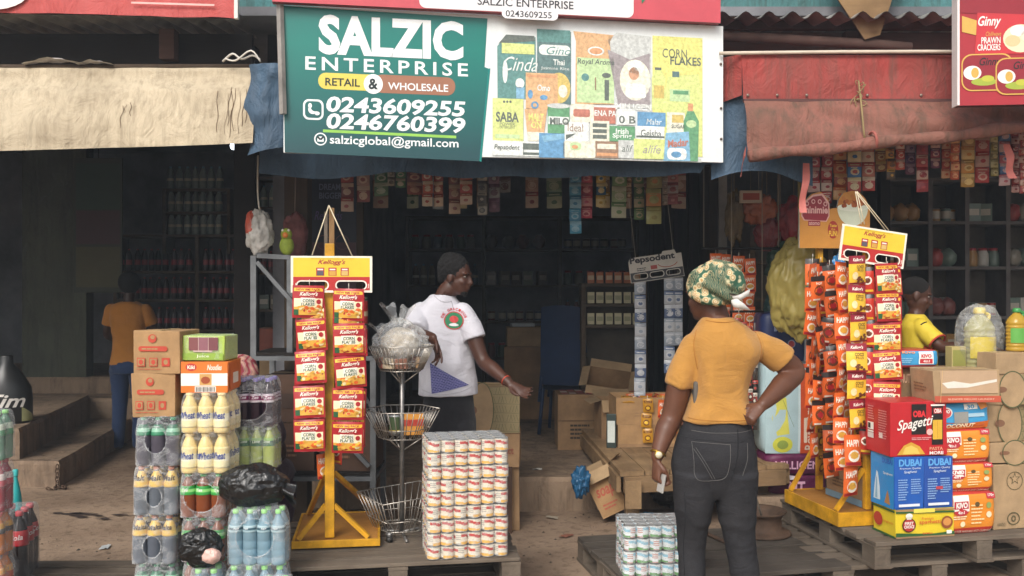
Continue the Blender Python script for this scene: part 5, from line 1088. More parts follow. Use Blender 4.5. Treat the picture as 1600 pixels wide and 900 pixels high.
def fr_kivo(f):
    f.rect(.1, .54, .44, .92, WT, 2); f.rect(.115, .60, .425, .78, P('#b5303a'), 3); f.ell(.27, .56, .16, .12, P('#b5303a'), 2); f.text('KIVO', .15, .62, .40, .76, WT, 5, bold=.05); f.text('4in1', .19, .485, .33, .56, WT, 5, bold=.02)
    f.lines(.48, .24, .76, .74, 6, P('#f0cf9a'), 2, .4, 8); f.lines(.1, .36, .46, .46, 2, P('#f0dcb8'), 2); f.ell(.60, .70, .05, .06, P('#5a4a2a'), 3, 10); f.ell(.86, .66, .055, .075, P('#8a9a5a'), 2, 12); f.ell(.86, .44, .055, .075, P('#d8cfae'), 2, 12); f.rect(.82, .82, 1, .96, P('#b5303a'), 2); f.text('170g', .85, .85, .97, .93, WT, 3, bold=.02)
    f.ell(.3, .24, .05, .07, P('#e8d8b0'), 2, 10); f.text('BEST FOR WASHING AND CLEANING', .08, .03, .92, .09, P('#f0dcc8'), 3)
qk = p3(.60, .18, Z3)
for i, (dx, z, tw, lb) in enumerate(((.0, 0, 0, 'orange washing powder bale at the bottom of the leaning stack'), (-.012, .224, .01, 'orange washing powder bale second from the bottom of the leaning stack'), (-.026, .378, .03, 'orange washing powder bale third from the bottom, tilted to the left'))):
    soft_pack(lb, qk + e3 * dx + Vector((0, 0, z)), A3 + R((2, -2, -5)[i]), .315, .26, (.226, .158, .186)[i], (OG, OGR), fr_kivo, seed=i, tilt=(0, -tw))
LB = P('#3f93c2', .3)
def fr_kivo2(f):
    f.ell(.2, .62, .13, .2, WT, 2); f.ell(.2, .6, .11, .17, P('#c24a4a'), 3); f.text('KIVO', .12, .6, .28, .72, WT, 4, bold=.05); f.rect(.36, .2, .62, .62, P('#8f8f8a'), 2); f.rect(.55, .7, .8, .9, WT, 2); f.text('30', .6, .72, .74, .86, P('#3f93c2'), 3, bold=.03); f.poly([(.8, .95), (.98, .95), (.98, .75), (.86, .66)], P('#d88a3c'), 3); f.rect(.62, .42, .92, .55, P('#9fc0d0'), 2); f.poly([(0, .0), (1, .0), (1, .26), (.6, .2), (0, .3)], P('#d8702c'), 2); f.text('COCONUT', .12, .06, .74, .2, P('#f0d8b0'), 4, bold=.03, shear=.2)
soft_pack('blue and orange coconut soap bale with torn silver tape, above the orange bales', qk + e3 * -.04 + Vector((0, 0, .562)), A3 - R(6), .325, .26, .15, (LB, P('#c9622c', .3)), fr_kivo2, seed=7, tilt=(0, -.05))
carton('opened brown carton with torn clear tape and red print on the soap bales', qk + e3 * -.235 + n3 * -.155 + Vector((0, 0, .712)), A3 - R(8), .36, .26, .17, BRN3, lambda f: (f.rect(.1, .28, .96, .98, P('#b5987a', .5), 1), f.rect(0, 0, 1, .2, P('#b5533c'), 1), f.text('BLENDER DELUXE LAUNDRY', .2, .07, .9, .13, P('#e0b8a0'), 2), f.poly([(.12, .6), (.3, .66), (.55, .58), (.95, .72), (.95, .64), (.5, .46), (.2, .44)], P('#d8d2c6', .2), 2), f.line(.08, .0, .14, 1, .008, P('#c9a878', .3), 3)), left=lambda f: f.lines(.2, .3, .8, .6, 3, P('#7a5c3e'), 1), skew=-.06, sag=.0)
soft_pack('blue and red soap bale under the boy\'s hand', qk + e3 * -.18 + n3 * .22 + Vector((0, 0, .872)), A3 - R(3), .335, .22, .10, (LB, P('#b8443c', .3)), lambda f: (f.ell(.1, .62, .08, .2, P('#c24a4a'), 2), f.text('Kivo', .3, .8, .55, .95, P('#e09a6a'), 3, bold=.03), f.rect(.62, .2, .9, .9, WT, 2), f.rect(.64, .24, .88, .5, P('#b5303a'), 3), f.text('KIVO', .66, .56, .86, .76, P('#b5303a'), 4, bold=.05), f.text('4in1', .70, .3, .82, .44, WT, 5, bold=.02), f.lines(.2, .3, .56, .6, 3, P('#8fc0d8'), 2)), seed=9)
carton('brown carton hidden under the blue soap bale in front of the boy', qk + e3 * -.33 + n3 * .17 + Vector((0, 0, .0)), A3, .34, .26, .868, BRN2, lambda f: f.text('COCONUT', .05, .90, .5, .96, P('#d8b090'), 2, bold=.02))
# patterned brown cartons at the right edge
def fr_leaf(f, big=True, seed=1):
    r = random.Random(seed); f.rect(.38, .0, 1, 1, P('#8a7a58'), 1); gl = P('#55583a', .7); f.ell(.38, .5, .2, .62, BRN3, 2); f.ring(.38, .5, .2, .62, .016, gl, 3)
    for i in range(5):
        for j in range(9):
            x, y = .60 + j * .047, .06 + i * .2; f.line(x, y, x + .03 * r.choice((-1, 1)), y + .14, .005, gl, 3); 
        f.line(.56, .05 + i * .2, 1, .03 + i * .2, .005, gl, 3)
    f.ell(.22, .5, .08, .1, P('#7d5a44'), 3)
def fr_star(f):
    gl = P('#5a5238', .7); f.ring(.36, .74, .14, .14 * f.w / f.h, .01, gl, 1); pts = []
    for i in range(10): a = R(90 + 36 * i); rr_ = .1 if i % 2 == 0 else .04; pts.append((.36 + rr_ * math.cos(a), .77 + rr_ * math.sin(a) * f.w / f.h))
    f.poly(pts, gl, 1); f.poly([(.36 + (x - .36) * .7, .77 + (y - .77) * .7) for x, y in pts], BRN3, 2); f.rect(.62, 0, .64, 1, P('#4a6a3a'), 1); f.rect(.64, 0, 1, 1, P('#9a8a62'), 1); f.ring(.86, .5, .17, .3, .012, P('#4a6a3a'), 2); f.ring(.34, .16, .11, .10, .018, gl, 1); f.text('O', .30, .11, .38, .21, gl, 2, bold=.04); f.text('HANDLE', .06, .05, .2, .1, gl, 1)
qb = p3(.775, .10, Z3)
carton('tall brown carton with star emblem at the bottom right edge', qb, A3, .36, .34, .355, BRN3, fr_star)
carton('brown carton with green leaf pattern, lowest of the patterned ones at the right edge', qb + e3 * -.012 + n3 * .01 + Vector((0, 0, .358)), A3 - R(3), .38, .33, .115, BRN3, lambda f: fr_leaf(f, seed=2))
carton('brown carton with green leaf pattern, middle of the patterned ones at the right edge', qb + e3 * -.03 + n3 * .02 + Vector((0, 0, .476)), A3 + R(2), .40, .33, .20, BRN3, lambda f: fr_leaf(f, seed=3), skew=-.03)
carton('brown carton with green leaf pattern, topmost of the patterned ones at the right edge', qb + e3 * -.03 + n3 * .02 + Vector((0, 0, .679)), A3 - R(5), .40, .33, .165, BRN3, lambda f: fr_leaf(f, seed=4))
carton('plain low brown carton under the oil bottle at the right edge', qb + e3 * .02 + n3 * .0 + Vector((0, 0, .847)), A3 + R(3), .42, .15, .115, BRN3)
# cooking oil
OIL = mat_clear('oil', '#c9a23a', .08, .35); OILP = mat_clear('pale_oil', '#c9c48a', .08, .5)
def oil_bottle(label, loc, r, h, body, capm, lab, group=None, bagged=False):
    t = thing('oil_bottle', label, 'oil bottle', loc, R(15), group); b = MB(); pr = [(.9, 0), (1, .02)]
    for i in range(7): z = .06 + i * .085; pr += [(1, z), (.94, z + .025), (.94, z + .045), (1, z + .07)]
    pr += [(.97, .68), (.75, .78), (.36, .87), (.30, .89), (.30, .94)]; b.lathe([(a * r, z * h) for a, z in pr], body, 20, sx=1, sy=.85); b.build('bottle', t)
    c = MB(); c.lathe([(r * .36, h * .9), (r * .38, h * .91), (r * .38, h * .97), (r * .28, h)], capm, 14); c.build('cap', t)
    if lab: l = MB(); l.grid(lambda u, v: Vector((r * 1.02 * math.cos(R(200 + 140 * u)), r * .85 * 1.02 * math.sin(R(200 + 140 * u)), h * (.2 + .34 * v))), 14, 2, lab); l.build('label', t)
    h_ = MB(); h_.tube([(r * .55, 0, h * .76), (r * .7, 0, h * .88), (r * .2, 0, h * .9)], .012, capm, 8, 4); h_.build('handle', t)
    return t
qo = qk + e3 * .17 + n3 * .18; qj = p3(.88, .345, Z3)
carton('brown carton behind the soap bales holding up a yellow packet', qo + e3 * -.08 + n3 * -.08 , A3, .2, .3, .852, BRN2)
oil_bottle('large pale oil bottle with yellow cap tied inside a clear bag', qj + Vector((0, 0, .846)), .090, .36, OILP, P('#d8c04a', .3), P('#cdb83a', .35))
b = crumple_bag((0, 0, .188), (.135, .105, .195), mat_film('oil_bag_film', (.98, .98, .96), .05, .22, 9, .15), 44, 6, .1); one('plastic_bag', b, 'clear plastic bag wrapped round the large oil bottle', 'plastic bag', qj + Vector((0, 0, .848)))
oil_bottle('oil bottle with green and yellow cap on the right edge carton', qb + e3 * .22 + n3 * .09 + Vector((0, 0, .965)), .06, .24, OIL, P('#3f8a4a', .3), P('#5fa04a', .35))
pk = MB(); pk.box(0, 0, 0, .09, .06, .13, P('#b0a06a'), .004); pk.box(.005, -.002, .02, .085, .0, .11, P('#8a8a4a')); one('packet', pk, 'pale yellow packet leaning beside the bagged oil bottle', 'packet', qo + e3 * -.07 + n3 * -.02 + Vector((0, 0, .854)), A3)
carton('small brown carton on the base of the right yellow stand', Vector((1.98, 5.24, .36)), R(14), .2, .36, .19, BRN2, lambda f: f.lines(.2, .3, .8, .6, 3, P('#6a5038'), 1), left=lambda f: (f.rect(.0, 0, 1, .2, P('#6f8a9a'), 1), f.lines(.2, .4, .8, .7, 3, P('#6a5038'), 1)))

# ------------------------------------------------------------------ rice sacks behind the woman
def sack(label, loc, rz, w_, d, h, m, pr=None, seed=0):
    b = MB()
    def f(u, v):
        a = 2 * math.pi * u; t = v * 2 - 1; q = math.sqrt(max(0, 1 - abs(t) ** 5)) * .12 + .88; c, s_ = math.cos(a), math.sin(a); k = 1 / (abs(c) ** 5 + abs(s_) ** 5) ** .2
        n_ = .012 * noise.noise(Vector((c * 2 + seed, s_ * 2, v * 4))) + .004 * noise.noise(Vector((c * 8 + seed, s_ * 8, v * 12)))
        return Vector((w_ / 2 * c * k * q * (1 + n_ * 3), d / 2 * s_ * k * q * (1 + n_ * 3), h * v))
    b.grid(f, 48, 20, m, cu=True); b.grid(lambda u, v: Vector(((u - .5) * w_ * .84, (v - .5) * d * .84, h + .012 * math.sin(u * 3.14) * math.sin(v * 3.14))), 8, 8, m)
    if pr: pr(Face(b, (-w_ / 2 + .02, -d / 2 - .006, 0), (1, 0, 0), (0, 0, 1), w_ - .04, h, lambda x, y: -d / 2 * .12 * abs(2 * y - 1) ** 5 * .9 - .01 * abs(2 * x - 1) ** 6 + .003 * noise.noise(Vector((x * 6, y * 8, seed))), .001))
    return one('sack', b, label, 'sack', loc, rz)
MAG = M('#5c1e43', .5, .3, 10, .6, 26); SKY = P('#a9c0c4', .4); ORS = P('#c9522c', .4); NAVY = P('#26315a', .4)
fl = .2
def pr_mg(f): f.text('MILLIGEN', .3, .02, .55, .98, P('#d8a8c0'), 3, rot90=True, bold=.03); f.ell(.1, .85, .3, .1, P('#c9c0c6'), 2)
sack('magenta rice sack with white upright lettering, bottom of the sack pile', (1.94, 6.45, fl), R(4), .42, .3, .125, MAG, lambda f: (f.text('MT', .3, .1, .6, .7, P('#d8a8c0'), 3, bold=.04), f.ell(.2, .9, .3, .12, P('#c9c0c6'), 2)), 1)
sack('magenta rice sack with white upright lettering, second in the sack pile', (1.93, 6.45, fl + .129), R(2), .42, .3, .14, MAG, lambda f: f.text('MILLIGEN', .1, .3, .9, .7, P('#d8a8c0'), 3, bold=.02), 2)
def pr_ra(f):
    f.rect(.62, 0, 1, 1, ORS, 1.5); f.rect(0, 0, .62, 1, SKY, 1); f.rect(.58, .02, .62, .98, P('#c9d8d8'), 2); f.text('Royal Aroma', .70, .04, .90, .7, P('#e6cdb8'), 3, rot90=True, bold=.02); f.rr(.68, .12, .74, .4, .02, P('#e6cdb8'), 2); f.ell(.3, .1, .18, .09, P('#c9c84a'), 2); f.ell(.3, .1, .1, .05, P('#8a9a4a'), 3); f.poly([(.1, .4), (.22, .66), (.36, .62), (.42, .22), (.2, .2)], P('#cdc85a'), 2); f.ell(.24, .74, .07, .06, P('#4a3a2a'), 2); f.line(.3, .6, .5, .3, .006, P('#55703a'), 3)
sack('pale blue and orange rice sack standing upright on the magenta ones', (1.91, 6.45, fl + .274), R(2), .42, .28, .61, SKY, pr_ra, 3)
sack('navy blue rice sack on top of the sack pile', (1.87, 6.46, fl + .90), R(2), .34, .26, .33, NAVY, lambda f: (f.text('MAI', .2, .62, .8, .82, P('#8a98b5'), 2, bold=.03), f.ell(.6, .36, .09, .085, P('#8a98b5'), 2), f.ell(.6, .36, .07, .065, P('#a03c44'), 3), f.rect(.9, 0, 1, 1, P('#a9b0b8'), 1)), 4)
t = thing('plastic_bag', 'big bulging yellow translucent bag above the navy sack', 'plastic bag', (1.90, 6.15, 1.28))
ybm = mat_clear('yellow_bag', '#b8a65c', .35, .3); crumple_bag((0, 0, .32), (.20, .15, .335), ybm, 60, 11, .17, 2.3).build('bag', t)
b = MB(); b.tube([(0, 0, .6), (.01, .0, .75), (0, .02, 1.3)], lambda q: .02 - .012 * q, ybm, 8, 3); b.build('tied_neck', t)

# ------------------------------------------------------------------ low table with open cartons
W_tab = mat_wood('table_timber', '#6b563f', '#ab8c66', 1, 1); W_tabx = mat_wood('table_edge_timber', '#665139', '#a08260', 1, 0)
def table():
    zt = .42; c = [Vector((.69, 5.95, 0)), Vector((1.86, 6.22, 0)), Vector((1.66, 8.05, 0)), Vector((.58, 7.75, 0))]; o = Vector((.69, 5.95, 0)); t = thing('table', 'low wide wooden table of worn planks holding open cartons', 'table', o)
    b = MB(); n = 7
    for i in range(n):
        u0, u1 = i / n + .003, (i + 1) / n - .003; q = [c[0].lerp(c[1], u0), c[0].lerp(c[1], u1), c[3].lerp(c[2], u1), c[3].lerp(c[2], u0)]; dz = rnd.uniform(-.003, .002); b = MB()
        vs_ = [(p - o) + Vector((0, 0, zt - .03)) for p in q] + [(p - o) + Vector((0, 0, zt + dz)) for p in q]; b.add(vs_, [(0, 3, 2, 1), (4, 5, 6, 7), (0, 1, 5, 4), (1, 2, 6, 5), (2, 3, 7, 6), (3, 0, 4, 7)], W_tab); b.build('tabletop_plank', t)
    for i in range(4):
        p, q = c[i] - o, c[(i + 1) % 4] - o; d = (q - p).normalized(); b = MB(); b.bar(p + d * .03 + Vector((0, 0, zt - .085)), q - d * .03 + Vector((0, 0, zt - .085)), .03, .105, W_tabx if i % 2 == 0 else W_tab, bev=.004); b.build('apron', t)
    for i, (u, v, fz) in enumerate(((.1, .1, 0), (.9, .1, 0), (.9, .9, .24), (.12, .92, .24))):
        p = c[0].lerp(c[1], u).lerp(c[3].lerp(c[2], u), v) - o; b = MB(); b.box(p.x - .045, p.y - .045, fz, p.x + .045, p.y + .045, zt - .034, mat_wood('leg_timber', '#4b3c2d', '#7d6548', 1, 2) if i == 0 else M('#6b553d', .9, .25, 6), .005); b.build('leg', t)
    b = MB(); p = c[0].lerp(c[1], .1) - o; b.box(p.x - .085, p.y - .06, .19, p.x + .02, p.y - .046, zt - .05, W_tab, .003); b.build('cleat', t)
table()
def open_carton(label, loc, rz, w_, d, h, m=BRN, flap=.1, pr=None, tilt=None, name='carton'):
    t = thing(name, label, 'carton', loc, rz, None, tilt); b = MB(); k = .004
    b.box(0, 0, 0, w_, d, k, m); b.box(0, 0, k, w_, k, h, m, .0); b.box(0, d - k, k, w_, d, h, m); b.box(0, k, k, k, d - k, h, m); b.box(w_ - k, k, k, w_, d - k, h, m)
    if pr: pr(Face(b, (0, -.001, 0), (1, 0, 0), (0, 0, 1), w_, h))
    b.build('box', t)
    if flap:
        for i, (q, r) in enumerate((((0, 0, h), (-.9, 0)), ((0, d, h), (.4, 0)), ((0, 0, h), (0, -.7)), ((w_, 0, h), (0, .5)))):
            b = MB()
            if i < 2: s_ = -1 if i == 0 else 1; b.add([(0, 0, 0), (w_, 0, 0), (w_, s_ * flap * math.cos(r[0] * s_) , flap * math.sin(r[0] * s_) * s_), (0, s_ * flap * math.cos(r[0] * s_), flap * math.sin(r[0] * s_) * s_)], [(0, 1, 2, 3)], BRN3); 
            else: s_ = -1 if i == 2 else 1; b.add([(0, 0, 0), (0, d, 0), (s_ * flap * .8, d, flap * .25 * s_), (s_ * flap * .8, 0, flap * .25 * s_)], [(0, 1, 2, 3)], BRN3)
            b.build('flap', t, q)
    return t
zt = .423; tb0 = Vector((.78, 6.85, zt))
carton('closed brown carton under the open carton of sachets on the low table', tb0, R(3), .46, .36, .165, BRN, lambda f: f.rect(0, 0, 1, .16, BRN2, 1))
oc = open_carton('open brown carton of sachets on the low table', tb0 + Vector((-.01, .0, .167)), R(3), .46, .36, .20, BRN, 0, lambda f: f.lines(.3, .3, .7, .5, 2, BRN2, 1))
sachet_strip('strip of green and yellow sachets hanging over the open carton edge', None, tb0 + Vector((.215, -.03, .36)), 3, .075, .105, 'gold', 0, .105, 71)
for i in range(3): sachet_strip(('loose orange sachets spilling over the right of the open carton', 'orange sachets hanging at the far right of the open carton', 'orange sachets hanging nearest the woman at the open carton')[i], 'orange sachets spilling from the open carton', tb0 + Vector((.33 + i * .055, -.025 - .006 * i, .355)), 2 - (i == 2), .085, .13, 'happy', R(8 * i), .11, 72 + i, jit=.15)
gs = MB()
for i in range(14): pass
for i in range(10):
    b = sachet_mesh(('gold', 'happy', 'red', 'corn')[i % 4], .09, .11, i, .01); o = one('sachet', b, ('loose sachet lying heaped in the open carton on the low table'), 'sachet', tb0 + Vector((.08 + .035 * i, .10 + .14 * (i % 2), .37)), R(40 * i), 'loose sachets heaped in the open carton'); o.rotation_euler.x = R(-70 + 9 * i)
open_carton('open brown carton with raised flaps behind the sachet carton', Vector((.70, 7.25, zt)), R(6), .30, .30, .30, BRN2, .11)
b = MB(); b.box(0, 0, 0, .07, .02, .25, P('#2f3a36'), .004); b.box(.008, -.0015, .04, .062, 0, .2, P('#c9cfc8')); one('packet', b, 'dark green and white packet leaning on the sachet carton', 'packet', tb0 + Vector((-.085, -.02, 0)), R(-8))
# on the shop floor
fz = .243
q = place(872, 703, fz)
carton('tall brown carton with black print on the shop floor behind the table', q, R(2), .34, .4, .46, BRN2, lambda f: (f.lines(.3, .2, .8, .5, 4, INK, 1, .5, 3), f.rect(0, .52, 1, .54, P('#6a5038'), 1)), top=lambda f: [f.rect(.1 + .2 * (i % 4), .1 + .28 * (i // 4), .27 + .2 * (i % 4), .34 + .28 * (i // 4), P(('#a8423c', '#c9b8a8', '#8a3a36')[i % 3]), 1) for i in range(12)])
q = place(955, 800, .0); bt = open_carton('torn brown carton with red script lying tilted under the low table', Vector((.62, 6.3, .03)), R(-12), .2, .2, .32, BRN, .1, lambda f: (f.text('soap', .15, .35, .85, .6, P('#a8503c'), 2, bold=.02, shear=.3), f.lines(.2, .15, .8, .3, 2, P('#a8503c'), 1)), tilt=(R(-6), R(-28)))
b = crumple_bag((0, 0, .1), (.06, .045, .10), mat_clear('blue_plastic', '#2a5f86', .2, .25), 30, 13, .5, 3.); one('plastic_bag', b, 'crumpled bright blue plastic sheet stuck to the torn carton', 'plastic bag', (.46, 6.22, .2), R(10))
b = crumple_bag((0, 0, .03), (.07, .05, .035), bagmat('blue_plastic2', '#4a86ae', .25), 20, 4, .3); one('plastic_bag', b, 'small ball of blue plastic litter on the ground below the table', 'plastic bag', (.93, 6.35, .0))
b = crumple_bag((0, 0, .10), (.15, .12, .10), bagmat('dark_bag', '#2b2622', .4), 26, 9, .2); one('plastic_bag', b, 'dark bag pushed under the low table', 'plastic bag', (1.15, 6.7, .02))
# wheel rim used as a stand
rust = M('#5a4638', .8, .35, 9, .4, 50, .3)
t = thing('wheel_rim', 'rusty steel wheel rim lying on the dark pallet behind the woman', 'wheel rim', (1.48, 5.52, .141)); b = MB(); b.lathe([(a * .88, z * .8) for a, z in ((.185, 0), (.2, .005), (.2, .018), (.17, .03), (.14, .05), (.135, .12), (.15, .15), (.17, .165), (.17, .175), (.155, .17), (.125, .14), (.12, .06), (.05, .05), (.04, .045), (.02, .045))], rust, 36); b.build('rim', t)
b = MB(); b.tube([(0.02, 0, .05), (-.06, .02, .33)], .006, W_grey, 7); one('stick', b, 'thin pale stick standing in the rusty wheel rim', 'stick', (1.48, 5.52, .141))
b = MB(); b.tube([(1.15, 5.45, .155), (1.22, 5.3, .15), (1.3, 5.25, .15), (1.33, 5.4, .15)], .012, rust, 8, 5); one('pipe_scrap', b, 'bent rusty pipe on the dark pallet beside the wheel rim', 'pipe', None)
# ------------------------------------------------------------------ inside the shops
W_shelf = mat_wood('shelf_timber', '#3d342c', '#6e6050', 1, 0)
def shelf_unit(label, loc, xs, zs, dp, m=W_shelf, th=.03, back=True, name='shelf_unit', zt=None):
    """uprights at xs, boards at zs, from the floor of loc"""
    t = thing(name, label, 'shelf', loc); top = zt or zs[-1]
    for x in xs: b = MB(); b.box(x - .02, 0, 0, x + .02, dp, top, m, .002); b.build('upright', t)
    for z in zs:
        for xa, xb in zip(xs, xs[1:]): b = MB(); b.box(xa + .021, .004, z - th, xb - .021, dp - .002, z, m, .002); b.build('shelf_board', t)
    if back: b = MB(); b.box(xs[0] - .02, dp + .002, 0, xs[-1] + .02, dp + .012, top, M('#5a5248', .9, .3, 3)); b.build('back_panel', t)
    return t
SH = {}
def goods_mesh(kind, col):
    k = (kind, col); b = MB()
    if k in SH: return SH[k]
    c = P(col, .3); c2 = P(('#c9c2b4', '#b5303a', '#d0a840', '#3f7a9a')[hash(col) % 4], .35) if False else P('#b9b2a4', .35)
    if kind == 'bottle': b.lathe([(.03, 0), (.036, .01), (.036, .07), (.033, .10), (.036, .13), (.035, .18), (.025, .215), (.013, .24), (.013, .255)], None, 12, mats=[c, c, P('#8d3540', .3) if col != '#8a2c33' else c2, P('#8d3540', .3) if col != '#8a2c33' else c2, c, c, c, P('#a03a40', .3)])
    elif kind == 'clear': b.lathe([(.035, 0), (.042, .01), (.042, .09), (.038, .12), (.042, .16), (.03, .2), (.015, .24), (.015, .26)], None, 12, mats=[c, c, c2, c, c, c, P('#5f8aa0', .3)])
    elif kind == 'tin': b.lathe([(.045, 0), (.046, .005), (.046, .03), (.046, .10), (.046, .12), (.04, .125)], None, 14, mats=[tin_m, c, c2, c, tin_m])
    elif kind == 'jar': b.lathe([(.05, 0), (.055, .02), (.055, .12), (.04, .145), (.042, .15), (.042, .175)], None, 14, mats=[c, c, c, c, P('#9a3036', .3)])
    elif kind == 'box': b.box(-.06, -.04, 0, .06, .04, .17, c, .003); b.box(-.045, -.0415, .06, .045, -.0402, .12, c2)
    elif kind == 'bag': 
        b = crumple_bag((0, 0, .085), (.08, .06, .09), c, 12, len(SH), .2)
    SH[k] = b; return b
CN = {'#2a2224': 'black', '#33262a': 'brownish black', '#2d2a30': 'violet black', '#6a3a38': 'maroon', '#7d7468': 'grey', '#4a5a50': 'green', '#5a2c30': 'wine red', '#4a3a34': 'brown', '#5a6a58': 'green', '#7a7058': 'olive', '#6a4a3a': 'brown', '#7a8a84': 'grey green', '#8a9a94': 'pale', '#6f7f7d': 'grey', '#7d8a86': 'pale grey', '#5a4a40': 'brown', '#6a6a64': 'grey', '#4a5a68': 'blue grey', '#6a3a34': 'maroon', '#8a8474': 'cream', '#4a5a44': 'green', '#7d4a44': 'red brown', '#8a8478': 'cream', '#6a7a70': 'grey green', '#a07a4a': 'tan', '#9a3f3a': 'red', '#b0aca4': 'white'}
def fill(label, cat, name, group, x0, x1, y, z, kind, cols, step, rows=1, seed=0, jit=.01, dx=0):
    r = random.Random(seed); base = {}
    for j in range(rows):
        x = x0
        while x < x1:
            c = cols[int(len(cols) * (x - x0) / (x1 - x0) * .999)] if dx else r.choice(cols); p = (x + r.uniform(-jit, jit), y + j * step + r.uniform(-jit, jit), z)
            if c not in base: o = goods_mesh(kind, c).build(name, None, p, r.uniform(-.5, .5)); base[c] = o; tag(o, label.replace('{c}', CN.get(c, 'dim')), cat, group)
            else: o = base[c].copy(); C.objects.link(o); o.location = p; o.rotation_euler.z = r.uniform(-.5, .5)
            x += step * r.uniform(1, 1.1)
# left shop
sh = shelf_unit('tall shelf full of dark drink bottles at the back of the left shop', (-5.5 + .9, 10.75, .6), (0, .95, 1.55), (.52, .87, 1.2, 1.62), .36, back=False)
gp = 'drink bottles on the back shelf of the left shop'
for i, z in enumerate((1.12, 1.47, 1.80)):
    lb = '{c} drink bottle in the %s row of the back shelf, %s part, left shop'; rw = ('lowest', 'middle', 'upper')[i]
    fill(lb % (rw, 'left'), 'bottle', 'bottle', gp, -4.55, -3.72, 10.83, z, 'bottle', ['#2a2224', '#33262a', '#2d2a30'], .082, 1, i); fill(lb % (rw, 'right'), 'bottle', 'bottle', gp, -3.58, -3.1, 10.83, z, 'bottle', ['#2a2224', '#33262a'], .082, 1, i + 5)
sh = shelf_unit('open shelf of jars and clear bottles to the right in the left shop', (-3.0, 10.85, .6), (0, .6, 1.1), (.75, 1.18, 1.52, 1.95, 2.3), .34, back=False)
for i, (z, k, cs, st) in enumerate(((1.35, 'box', ['#6a3a38', '#7d7468', '#4a5a50'], .15), (1.78, 'bottle', ['#5a2c30', '#4a3a34'], .085), (2.12, 'jar', ['#5a6a58', '#7a7058', '#6a4a3a'], .12), (2.55, 'clear', ['#7a8a84', '#8a9a94'], .09))):
    fill('{c} %s on the %s board of the open shelf in the left shop' % (('box', 'bottle', 'jar', 'bottle')[i], ('lowest', 'second', 'third', 'top')[i]), ('box', 'bottle', 'jar', 'bottle')[i], ('box', 'bottle', 'jar', 'bottle')[i], 'goods on the open shelf of the left shop', -2.93, -1.98, 10.95, z, k, cs, st, 1, 30 + i)
lb = 'clear {c} bottle in the %s row of the short top shelf, left shop'
for k in range(3): fill(lb % ('lower', 'middle', 'upper')[k], 'bottle', 'bottle', 'clear bottles high in the left shop', -4.0, -3.35, 10.9, 2.225 + k * .27, 'clear', ['#6f7f7d', '#7d8a86'], .09, 1, 40 + k)
sh = shelf_unit('short top shelf holding clear bottles high in the left shop', (-4.05, 10.8, 2.0), (0, .75), (.22, .49, .76), .3, back=False)
def bgstrip(label, group, x, y, zt, w_, n, h_, cols, seed):
    r = random.Random(seed); b = MB(); ms = [P(c, .35) for c in cols]
    for i in range(n):
        fn = bulge(.012, seed + i); z = -(i + 1) * h_; m0, m1, m2 = ms[i % len(ms)], ms[(i + 1) % len(ms)], ms[-1]
        F = Face(b, (-w_ / 2 + r.uniform(-.003, .003), r.uniform(-.004, .004), z), (1, 0, r.uniform(-.05, .05)), (0, 0, 1), w_, h_ * .97, fn, .0012)
        b.grid(lambda u, v: F.p(u, v, 0), 5, 7, lambda u, v: m1 if v > .72 else m0); b.grid(lambda u, v: F.p(1 - u, v, -8 - 20 * (1 - abs(2 * u - 1))), 4, 4, m0)
        F.ell(.5, .36, .34, .24, m2, 1, 10); F.ell(.5, .36, .2, .13, m1, 2, 8); F.rect(.15, .8, .85, .88, m2, 1); F.lines(.2, .62, .8, .7, 1, m2, 1, .8, seed + i)
    b.tube([(0, 0, -.002), (0, 0, .05)], .002, P('#c8c0b0'), 5)
    return one('sachet_strip', b, label, 'sachet strip', (x, y, zt), r.uniform(-.2, .2), group)
mid = [(533, 553, 330, 'red', ['#8f3a36', '#6a2c2c', '#b59a86']), (557, 577, 315, 'pale red', ['#a8857a', '#8a4a44', '#c9b09a']), (583, 605, 305, 'green', ['#3f6a4a', '#5a7a5a', '#a8b09a']), (606, 617, 290, 'beige', ['#8f8a7a', '#a09a88', '#6a6458']), (618, 633, 292, 'dark green', ['#3f6a44', '#4a7a50', '#b0a890']), (635, 658, 302, 'maroon', ['#6a3432', '#8a4a3f', '#b58a70']), (660, 676, 322, 'orange red', ['#a0493a', '#b5604a', '#c9b8a0']), (677, 692, 322, 'brick red', ['#8a3a32', '#a05a48', '#cdb59a']), (700, 718, 333, 'rust brown', ['#7a4438', '#945a4a', '#b59a80']), (719, 738, 320, 'salmon', ['#9a5a4a', '#a8443c', '#c0a890']), (746, 761, 335, 'grey and beige', ['#a8a294', '#7d7a70', '#4a4a48']), (763, 780, 330, 'purple grey', ['#7a5a6a', '#8a8a86', '#5a3a48'])]
mid2 = [(890, 908, 365, 'blue', ['#3a7a9a', '#4a90ae', '#8ab0c0']), (908, 926, 340, 'pink red', ['#b5485a', '#9a3440', '#c98a86']), (933, 948, 322, 'yellow on blue', ['#c9a84a', '#3a6a8a', '#d8c890']), (956, 979, 340, 'green and cream', ['#6a8a5a', '#8fa078', '#b5b59a']), (980, 988, 308, 'narrow tan', ['#9a7a58', '#8a6a4a', '#c0a888']), (992, 1008, 342, 'dark green and tan', ['#5a7a4a', '#4a6a40', '#a89a78']), (1010, 1034, 350, 'olive and orange', ['#8a8248', '#b57a40', '#9a9a60']), (1036, 1044, 320, 'pale beige', ['#a89a88', '#b5a898', '#8a7a6a']), (1045, 1062, 318, 'pink and white', ['#b5807a', '#a89a94', '#8a4a4a'])]
